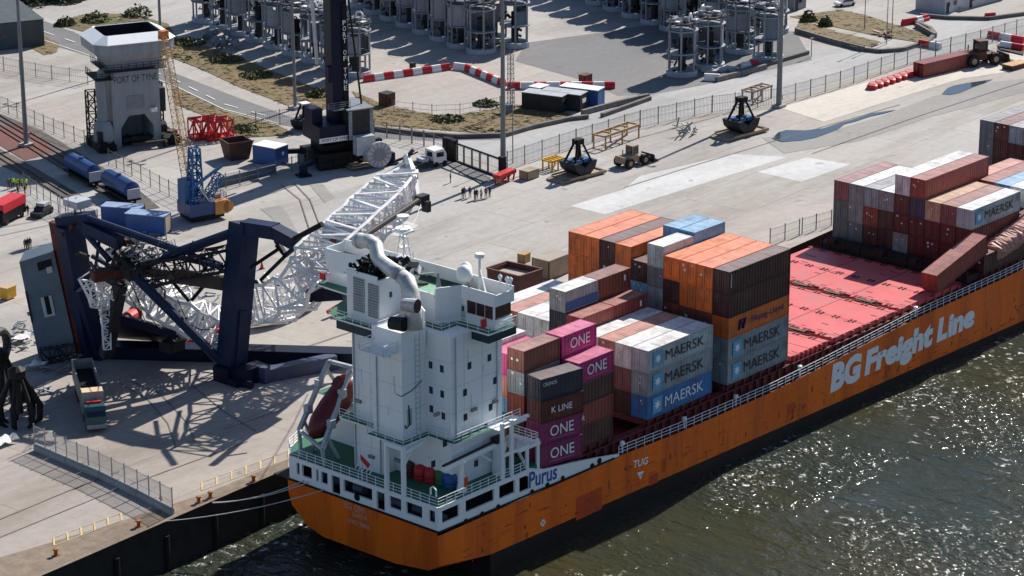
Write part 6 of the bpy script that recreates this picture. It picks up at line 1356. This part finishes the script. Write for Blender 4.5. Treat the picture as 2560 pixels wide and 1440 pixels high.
mb = MB(); mb.box((-.3, -1.9, 9.15), (4.2, 5.3, 9.35)); mb.build('roof', M_['grey'], mh2)
mb = MB(); mb.box((-5.05, -1.28, 4.4), (1.0, -1.2, 5.2)); MC('side_stripe', mb, 'wbar'); lettering('PORT OF TYNE', M_['ink'], (-4.6, -1.30, 4.6), (1,0,0), (0,0,1), 4.6, .45, mc, 0)
mb = MB(); mb.box((.4, -3.4, 2.2), (3.6, -1.9, 5.2)); MC('counterweight', mb, 'lgrey')
mb = MB(); mb.box((1.6, -4.0, 1.2), (3.6, -3.0, 2.8)); MC('reel_drive', mb, 'lgrey')
mb = MB(); c_ = V((3.9, -4.2, 2.2)); mb.tube(c_+V((-.1, -.25, 0)), c_+V((-.1, .25, 0)), 2.1, n=24); re = MC('cable_reel', mb, 'lgrey'); mb = MB(); mb.tube(c_+V((-.1, -.3, 0)), c_+V((-.1, .3, 0)), 1.1, n=18); mb.build('hub', M_['grey'], re)
for k in range(14): a_ = k*math.pi/7; mb = MB() if k == 0 else mb; mb.beam(c_+V((-.1+1.1*math.cos(a_), -.3, 1.1*math.sin(a_))), c_+V((-.1+2.0*math.cos(a_), -.3, 2.0*math.sin(a_))), .08, .06)
mb.build('spoke', M_['grey'], re)
mb = MB()
for k in range(3): mb.box((-1+k*2.2, -4, .4+k*.1), (1.2+k*2.2, -2.2, .6+k*.1)); mb.box((-.8+k*2.2, -4.2, .9+k*.35), (.8+k*2.2, -2.4, 1.0+k*.35))
MC('access_step', mb, 'tan')
mb = MB(); mb.beam((-.35, 1.9, 7.0), (-.35, 2.1, 36), 2.7, 2.8, (1, 0, 0)); mb.box((-2.4, .6, 13.5), (-1.7, 1.8, 16)); tw = MC('tower', mb)
mb = MB(); mb.box((.1, .42, 10.0), (.8, .5, 26)); mb.build('tower_edge', M_['black'], tw)
for i, ch in enumerate('PORT OF TYNE'):
    if ch != ' ': lettering(ch, M_['wink'], (.15, .36, 22.5-i*.95), (1, 0, 0), (0, 0, 1), .55, .75, mc, 0)
mb = MB(); railing([(-4, -.4, 9.4), (-1.0, -.4, 9.4), (.8, -.4, 9.4)], 1, 1, .05, mb=mb); mb.box((-2.2, -.8, 9.2), (.8, 1.0, 9.35)); MC('service_platform', mb, 'grey')
mb = MB(); mb.tube((3.4, 1.0, 9.3), (.9, 1.5, 34), .16, n=6); MC('luffing_rope', mb, 'black'); mb = MB(); mb.tube((-3.0, 3.4, 16), (-4.2, 3.0, 34), .3, n=6); MC('white_strut', mb, 'lgrey')
mb = MB(); mb.box((-5.6, 3.6, 9.6), (-4.2, 5.2, 9.8)); MC('cab_roof', mb, 'wbar')
# ------------------------------------------------------------------ rail tank wagons, lorries, van
def tanker(px, rz, label):
    t = thing('tank_wagon', label, 'tank wagon', G(*px), rz, 'blue tank wagons'); mb = MB()
    mb.path([(-4.4,0,2.3), (-4.2,0,2.3), (4.2,0,2.3), (4.4,0,2.3)], [.9, 1.3, 1.3, .9], 14); mb.build('tank', M_['tank'], t, smooth=False)
    mb = MB(); mb.box((-4.8, -1.2, .75), (4.8, 1.2, 1.05)); mb.build('underframe', M_['black'], t)
    for x in (-3.4, 3.4): mb = MB(); wheel(mb, (x, -.75, .5), .48, .15); wheel(mb, (x, .75, .5), .48, .15); mb.tube((x, -.8, .5), (x, .8, .5), .08, n=6); mb.build('wheelset', M_['rust'], t)
    MB().tube((.3, 0, 3.5), (.3, 0, 3.85), .4, n=10).build('hatch', M_['tank'], t)
    MB().box((-4.85, -1.0, 1.1), (-4.6, 1.0, 2.6)).build('end_plate', M_['lgrey'], t)
a_ = math.atan2(*( (G(330,486)-G(170,398)).y, (G(330,486)-G(170,398)).x ))
tanker((208,452), a_+math.pi, 'blue tank wagon with grey end plate, rear one in the hopper shadow'); tanker((302,495), a_+math.pi, 'blue tank wagon, front one nearer the fallen crane')
def person(px, top, legs, label, rz=0, h=1.76, grp=None, z=Q):
    o = link('person', pmesh(top, legs), None, G(px[0], px[1], z)); o.rotation_euler = (0, 0, rz); s = h/1.76; o.scale = (s, s, s); return tag(o, label, 'person', grp)
PM_ = {}
def pmesh(top, legs):
    k = (top, legs)
    if k in PM_: return PM_[k]
    vs = [(0,0,.95), (0,0,1.18), (0,.02,1.42), (0,.02,1.53), (0,.03,1.66), (0,.02,1.74), (.10,0,.90), (.12,.02,.5), (.12,-.02,.08), (.13,.10,.03), (-.10,0,.90), (-.13,.03,.5), (-.15,-.01,.08), (-.16,.11,.03),
          (.19,0,1.40), (.25,-.02,1.13), (.24,.08,.90), (.24,.1,.80), (-.19,0,1.40), (-.26,-.02,1.13), (-.22,.10,.92), (-.2,.13,.83)]
    es = [(0,1),(1,2),(2,3),(3,4),(4,5),(0,6),(6,7),(7,8),(8,9),(0,10),(10,11),(11,12),(12,13),(2,14),(14,15),(15,16),(16,17),(2,18),(18,19),(19,20),(20,21)]
    rs = [.15,.14,.16,.065,.105,.08,.10,.075,.055,.05,.10,.075,.055,.05,.07,.055,.04,.04,.07,.055,.04,.04]
    me = bpy.data.meshes.new('person'); me.from_pydata(vs, es, []); ob = bpy.data.objects.new('tmp', me); COL.objects.link(ob)
    md = ob.modifiers.new('s', 'SKIN'); me.skin_vertices.new() if not me.skin_vertices else None
    for i, r_ in enumerate(rs): me.skin_vertices[0].data[i].radius = (r_, r_*.8 if i < 3 else r_)
    me.skin_vertices[0].data[0].use_root = True
    ob.modifiers.new('d', 'SUBSURF').levels = 1
    dg = bpy.context.evaluated_depsgraph_get(); out = bpy.data.meshes.new_from_object(ob.evaluated_get(dg)); bpy.data.objects.remove(ob)
    out.name = 'person'; out.materials.clear()
    for m in (M_[legs], M_[top], M_['skin'], M_['black']): out.materials.append(m)
    for p in out.polygons:
        z, x = p.center.z, abs(p.center.x); p.material_index = 3 if z < .09 or (z > 1.69) else (2 if z > 1.5 or (x > .17 and z < .90) else (1 if z > .92 or x > .17 else 0)); p.use_smooth = True
    PM_[k] = out; return out
PEO = [((1126,457),'cloth','cloth','person in dark clothes standing alone below the gate'), ((1157,496),'cloth','cloth','person in dark clothes at the left end of the group on the quay'), ((1161,495),'cloth2','cloth','person in grey top second from left in the quay group'), ((1175,494),'hink','cloth','person in navy top third from left in the quay group'), ((1187,500),'cloth','cloth2','person in black top with grey trousers mid quay group'), ((1192,499),'cloth','cloth','person all in black mid quay group'), ((1203,498),'lgrey','cloth','person in pale top right of middle in the quay group'), ((1215,495),'cloth','cloth','person in dark clothes second from right in the quay group'), ((1224,493),'cloth','cloth','person in dark clothes at the right end of the quay group'),
 ((22,472),'cloth2','cloth','person in grey top at the left of the yellow vested group'), ((34,470),'hiviz','cloth','person in yellow vest second from left near the fence'), ((44,472),'hiviz','cloth','person in yellow vest in the middle of the fence group'), ((56,471),'hiviz','cloth','person in yellow vest fourth in the fence group'), ((66,472),'hiviz','cloth','person in bright yellow vest nearest the fence'), ((46,489),'cloth','cloth','person in black in front of the vested group, left'), ((63,488),'cloth','cloth','person in black in front of the vested group, right'),
 ((42,545),'cloth2','cloth','person in grey beside the red vehicle'), ((56,542),'cloth','cloth','person in dark clothes, second from the red vehicle'), ((70,538),'cloth','cloth2','person in dark top, third from the red vehicle'), ((64,625),'cloth','cloth','person on the left of two standing on the open quay'), ((76,621),'hink','cloth','person on the right of two standing on the open quay'), ((30,550),'hiviz','cloth','person in yellow vest close behind the red vehicle'), ((28,470),'cloth','cloth','person in dark clothes between grey top and first yellow vest'), ((50,473),'cloth','cloth','person in dark clothes between two yellow vests'), ((92,536),'cloth2','cloth','person in grey standing against the small dark vehicle'), ((112,531),'cloth','cloth2','person in dark top behind the small dark vehicle'), ((70,624),'cloth','cloth2','person between the pair on the open quay, grey trousers')]
for i, (px, a, c, lb_) in enumerate(PEO): person(px, a, c, lb_, rnd.uniform(0, 6.28), rnd.uniform(1.68, 1.86), 'onlookers on the quay')
def motor(px, rz, kind, m, label):
    t = thing({'van': 'red_van', 'lorry': 'white_lorry', 'car': 'parked_car'}[kind], label, {'van': 'fire engine', 'lorry': 'lorry', 'car': 'car'}[kind], G(*px), rz)
    L_, W_, H_ = {'van': (6.5, 2.4, 2.9), 'lorry': (2.4, 2.5, 2.9), 'car': (4.3, 1.75, 1.45)}[kind]
    mb = MB()
    if kind == 'car': mb.loft([[(x, -W_/2+ins, z0), (x, W_/2-ins, z0), (x, W_/2-ins, z1), (x, -W_/2+ins, z1)] for x, z0, z1, ins in ((-2.1, .35, .8, .1), (-1.9, .3, .9, .02), (1.9, .3, .85, .02), (2.15, .35, .7, .12))]); mb.loft([[(x, -W_/2+ins, .85), (x, W_/2-ins, .85), (x, W_/2-ins-.12, z1), (x, -W_/2+ins+.12, z1)] for x, z1, ins in ((-1.8, .9, .1), (-1.2, 1.4, .1), (.4, 1.43, .1), (1.2, .9, .1))])
    else: mb.loft([[(x, -W_/2, .6), (x, W_/2, .6), (x, W_/2, z1), (x, W_/2-.12, z1+.12), (x, -W_/2+.12, z1+.12), (x, -W_/2, z1)] for x, z1 in ((-L_/2, H_-.3), (L_/2-.5, H_-.15), (L_/2, H_-1.0))])
    mb.build('body', M_[m], t)
    mb = MB(); zt = H_*.55
    if kind == 'car': mb.box((-1.5, -W_/2+.08, .95), (.9, -W_/2+.14, 1.3)); mb.box((-1.5, W_/2-.14, .95), (.9, W_/2-.08, 1.3))
    else: mb.box((-L_*.3, -W_/2-.02, zt), (L_*.28, -W_/2+.02, zt+.75)); mb.box((-L_/2-.02, -W_*.3, zt), (-L_/2+.02, W_*.3, zt+.8))
    mb.build('window', M_['glass'], t)
    for x in (-L_*.33, L_*.33):
        for y in (-W_/2+.1, W_/2-.1): mb = MB(); wheel(mb, (x, y, .45 if kind != 'car' else .32), .45 if kind != 'car' else .32, .25); mb.build('wheel', M_['rubber'], t)
    return t
t = motor((6,553), R(200), 'van', 'black', 'red topped fire vehicle with blue lights cut off by the left edge'); t.location += V((.8, -.3, 0)); mb = MB(); mb.box((-3.3, -1.25, 2.0), (3.0, 1.25, 3.3)); mb.build('red_top', M_['rbar'], t); mb = MB(); mb.box((-3.32, -1.28, 1.9), (3.0, -1.25, 2.1)); mb.build('stripe', M_['wbar'], t)
t = motor((2112,14), R(160), 'car', 'wbar', 'white car parked by the dry grass island at the top'); t = motor((105,538), R(200), 'car', 'dark', 'dark green and white small vehicle beside the onlookers'); mb = MB(); mb.box((-1.2, -.7, 1.46), (.3, .7, 1.9)); mb.build('roof_rack', M_['lgrey'], t)
t = motor((1090,412), R(-12), 'lorry', 'wbar', 'white square cab of a small lorry beside the dark gate'); mb = MB(); mb.box((-4.0, -1.2, .5), (-1.3, 1.2, 1.0)); mb.build('flatbed', M_['dark'], t); mb = MB(); mb.box((-3.2, -.8, 1.0), (-1.9, .8, 1.6)); mb.build('tool_box', M_['lgrey'], t)
# lorry with open tipper trailer near the house
T0, T1 = G(243,1082), G(196,930)
tz = math.atan2((T0-T1).y, (T0-T1).x); tr = thing('tipper_lorry', 'lorry with tall open white trailer and dark teal cab, lower left', 'lorry', T0, tz)
L_ = 15.5
mb = MB(); mb.box((-L_, -1.25, 1.3), (-3.2, 1.25, 1.45)); mb.box((-L_, -1.28, 1.45), (-3.2, -1.15, 3.9)); mb.box((-L_, 1.15, 1.45), (-3.2, 1.28, 3.9)); mb.box((-L_, -1.15, 1.45), (-L_+.1, 1.15, 3.9)); mb.box((-3.3, -1.15, 1.45), (-3.2, 1.15, 4.0)); mb.build('trailer_body', mat('shaded_white_side', (.26, .25, .24), .6, var=.2), tr)  # white trailer sides greyed, their shade put into the colour
mb = MB(); mb.box((-L_+.1, -1.13, 1.47), (-4.8, 1.13, 2.6)); mb.build('shade_filling', M_['black'], tr); mb = MB(); mb.box((-4.8, -1.26, 3.86), (-3.25, 1.26, 4.02)); mb.build('front_sheet', mat('tan_sheet', (.62, .47, .30), .7, var=.1), tr)  # black filling: darkness inside the open trailer put in as colour
mb = MB(); mb.loft([[(x, -1.2, .7), (x, 1.2, .7), (x, 1.2, z1), (x, -1.2, z1)] for x, z1 in ((-2.7, 2.9), (-1.0, 2.95), (-.2, 1.9), (0, 1.0))]); mb.build('cab', mat('teal_cab', (.02, .07, .08), .4), tr); MB().box((-2.6, -.9, 2.96), (-2.2, .9, 3.15)).build('roof_marker', M_['red'], tr); MB().box((-.3, -1.2, .6), (.25, 1.2, 1.1)).build('bumper', M_['grey'], tr); mb = MB(); mb.add([(-.95, -1.05, 2.8), (-.95, 1.05, 2.8), (-.18, 1.05, 2.0), (-.18, -1.05, 2.0)], [(0,1,2,3)]); mb.build('windscreen', M_['glass'], tr)
for x in (-13.5, -12.2, -10.9, -4.2, -1.3):
    for y in (-1.05, 1.05): mb = MB(); wheel(mb, (x, y, .5), .5, .3); mb.build('wheel', M_['rubber'], tr)
# red lattice sections, skip, oddments in the middle yard
for k, (px, lb_) in enumerate((((520,348),'red lattice crane section standing left, beside the yellow boom'),((556,350),'red lattice crane section standing right, by the brown skip'))):
    t = thing('lattice_section', lb_, 'crane section', G(*px), AZ); mb = MB(); lattice(mb, [(-2.4, 1.5, 1.7), (2.4-k*.4, 1.5, 1.7)], (2.8, 2.8), (2.8, 2.8), 4, .2, .13); mb.build('lattice', M_['red'], t)
    mb = MB(); mb.box((-2.5, -.2, 0), (2.5, 3.0, .3)); mb.build('base_frame', M_['red'], t)
t = thing('steel_skip', 'dark brown open skip beside the red lattice sections', 'skip', G(600,400), R(-20)); mb = MB(); mb.loft([[(-1.5, 0, 0), (1.6, 0, 0), (1.6, 3, 0), (-1.5, 3, 0)], [(-2.0, -.5, 3.0), (2.2, -.5, 3.0), (2.2, 3.6, 3.0), (-2.0, 3.6, 3.0)], [(-1.8, -.3, 3.0), (2.0, -.3, 3.0), (2.0, 3.4, 3.0), (-1.8, 3.4, 3.0)], [(-1.3, .2, .5), (1.4, .2, .5), (1.4, 2.8, .5), (-1.3, 2.8, .5)]]); mb.build('skip_body', mat('skip_brown', (.07, .03, .028), .7, var=.3), t); mb = MB(); mb.box((-2.1, -.6, 2.9), (2.3, -.5, 3.1)); mb.build('lip', M_['rust'], t)
t = thing('yellow_skid', 'yellow box standing on the quay beside the house, left edge', 'box', G(22,752), R(10)); MB().box((-.2, 0, .2), (1.6, 1.5, 1.7)).build('box', M_['yellow'], t); MB().box((-.25, -.05, 1.7), (1.65, 1.55, 1.8)).build('lid', mat('tan_lid', (.5, .35, .2), .6), t)
t = thing('rubber_tyre', 'big tyre like grey ring leaning at the left edge below the house', 'ring', G(10,905), R(20)); MB().path([(2.0*math.cos(k*.45), .6, 2.0+2.0*math.sin(k*.45)) for k in range(15)], .6, 8).build('ring', M_['dark'], t)
for k in range(3): t = thing('white_sheet', ('white tarpaulin scrap inside the left wreckage', 'white crumpled sheet beside the fence at the left edge', 'pale bent sheet under the machinery house')[k], 'sheet', G(*((52,856),(12,1112),(86,925))[k])); mb = MB(); r3 = random.Random(k); P_ = [[V((i*.7-1.2, j*.6-.8, .35+r3.uniform(0, .7))) for j in range(4)] for i in range(5)]; mb.add([p for r_ in P_ for p in r_], [(i*4+j, i*4+j+1, i*4+j+5, i*4+j+4) for i in range(4) for j in range(3)]); mb.build('sheet', M_['wbar'], t)
for k, q in enumerate(((760,410),(652,400),(430,350))): t = crate('equipment_box', q, (1.6, 1.2, 1.4), ('grey', 'dark', 'rust')[k], ('grey equipment box in the mobile crane shadow', 'dark equipment box between skip and blue cabin', 'rusty box beside the hopper leg')[k], 'box', R(12), 'wbar' if k == 1 else None)
mb = MB(); a, c = G(540,470), G(690,432); mb.beam(a+V((0,0,.7)), c+V((0,0,.7)), .3, 1.4); tag(mb.build('blue_screen', mat('blue_grey_net', (.07, .11, .16), .8, var=.2)), 'low blue grey screen along the fence beside the blue crane', 'screen')
# brown bulk box and gear behind the ship
t = thing('bulk_box', 'large brown open steel box filled with grain behind the wheelhouse', 'steel box', V((0,0,0)))
z_ = 10.3
pts = [G(1217,673,z_), G(1262,655,z_), G(1355,676,z_), G(1295,695,z_)]; pts = [G(1217,672,z_), G(1268,655,z_), G(1357,674,z_), G(1298,693,z_)]
cx = sum((p for p in pts), V((0,0,0)))/4; mb = MB(); inn = [p.lerp(cx, .10) for p in pts]; dn = V((0,0,-4.6))
bot = [p.lerp(cx, .06)+dn for p in pts]
mb.loft([bot, pts, inn, [p+V((0,0,-.7)) for p in inn]], True, False); mb.build('box_wall', mat('bulk_brown', (.10, .04, .033), .7, var=.25), t); MB().sheet([p+V((0,0,-.6)) for p in inn]).build('grain', M_['sand'], t)
mb = MB(); 
for p, q in zip(pts, pts[1:]+pts[:1]): mb.beam(p+V((0,0,.08)), q+V((0,0,.08)), .3, .18)
mb.build('rim', M_['rust'], t)
t = crate('sloped_bin', (1372,702), (5, 3.0, 2.8), 'tan', 'tan topped bin between the brown bulk box and the orange containers', 'bin', R(2), 'sand', 'rust')
for k, q in enumerate(((1312,660),(1350,672),(1395,668))): t = crate('yellow_gear', q, (1.5, 1.2, 1.3), ('ochre', 'tan', 'rust')[k], ('yellow gear box behind the brown bulk box', 'ochre gear box at the corner of the bulk box', 'rusty frame behind the tan topped bin')[k], 'gear box', R(10), None)
# quay bollards
for k, q in enumerate(((140,1390),(347,1318),(497,1258),(526,1246),(634,1205))):
    t = thing('bollard', ('orange bollard nearest the lower left corner', 'orange bollard left of the fence end', 'orange bollard right of the fence end, dark rope around it', 'orange bollard holding the pale mooring rope', 'orange bollard nearest the ship stern')[k], 'bollard', G(*q), 0, 'orange bollards on the quay edge'); t.scale = (.75, .75, .72); MB().lathe([(.35, 0), (.28, .25), (.26, .8), (.42, .95), (.4, 1.15), (.1, 1.2)], n=10).build('post', mat('bollard_orange', (.30, .10, .02), .6, var=.4, scale=2), t); MB().box((-.5, -.5, 0), (.5, .5, .1)).build('base_plate', M_['rust'], t)
t = thing('traffic_cone', 'red marker sign at the quay end of the panel fence', 'marker', G(402,1258)); MB().box((-.3, -.3, 0), (.3, .3, .1)).build('base', M_['black'], t); MB().lathe([(.28, .1), (.08, 1.1)], n=8).build('cone', M_['red'], t)
t = thing('traffic_cone', 'small red cone on the quay between blue leg and white boom', 'marker', G(655,672)); MB().box((-.3, -.3, 0), (.3, .3, .1)).build('base', M_['rust'], t); MB().lathe([(.28, .1), (.08, 1.0)], n=8).build('cone', M_['red'], t)
# far buildings
def shed(px, rz, size, m, label, nwin=4, roof='lgrey'):
    t = thing('grey_building', label, 'building', G(*px), rz); l, wd_, h = size
    MB().box((0, 0, 0), (l, wd_, h)).build('wall', M_[m], t); MB().box((-.15, -.15, h), (l+.15, wd_+.15, h+.15)).build('roof', M_[roof], t)
    for i in range(nwin): x = l*(i+.5)/nwin; window_on(t, x-.5, h*.45, 1.0, .9)
    window_on(t, .4, .1, .9, 2.0, m='dark', nm='door')
shed((2362,36), R(-2), (4.5, 7, 3.0), 'lgrey', 'pale grey portable building with light roof at the top right', 2); shed((2420,22), R(-3), (14, 3.0, 3.0), 'lgrey', 'long grey building behind the portable one, top right', 4)
t = shed((1985,28), R(0), (4, 3, 3), 'grey', 'small grey hut behind the dry grass island', 1); shed((-20,128), R(-24), (10, 22, 5), 'dslate', 'dark slate low building at the left edge', 2, 'dslate'); shed((20,16), R(-24), (18, 8, 4), 'dark', 'dark low building at the top left corner', 2, 'dark')
mb = MB(); 
for i in range(16): p = G(rnd.uniform(515,600), rnd.uniform(88,125)); mb.tube(p+V((0,0,.8)), p+V((rnd.uniform(-1.2,1.2), rnd.uniform(-1.2,1.2), rnd.uniform(.6,1.6))), rnd.uniform(.4, .9), n=8)
struct(mb.build('pipe_scrap', M_['grey']), 'stuff')
mb = MB()
for i in range(8): p = G(2215+rnd.uniform(-14,14), 92+rnd.uniform(-6,10)); mb.beam(p+V((0,0,.4)), p+V((rnd.uniform(-2,2), rnd.uniform(-2,2), rnd.uniform(.3,1.2))), .6, .25)
struct(mb.build('pallet_heap', mat('pink_timber', (.42, .25, .19), .8, var=.4)), 'stuff')
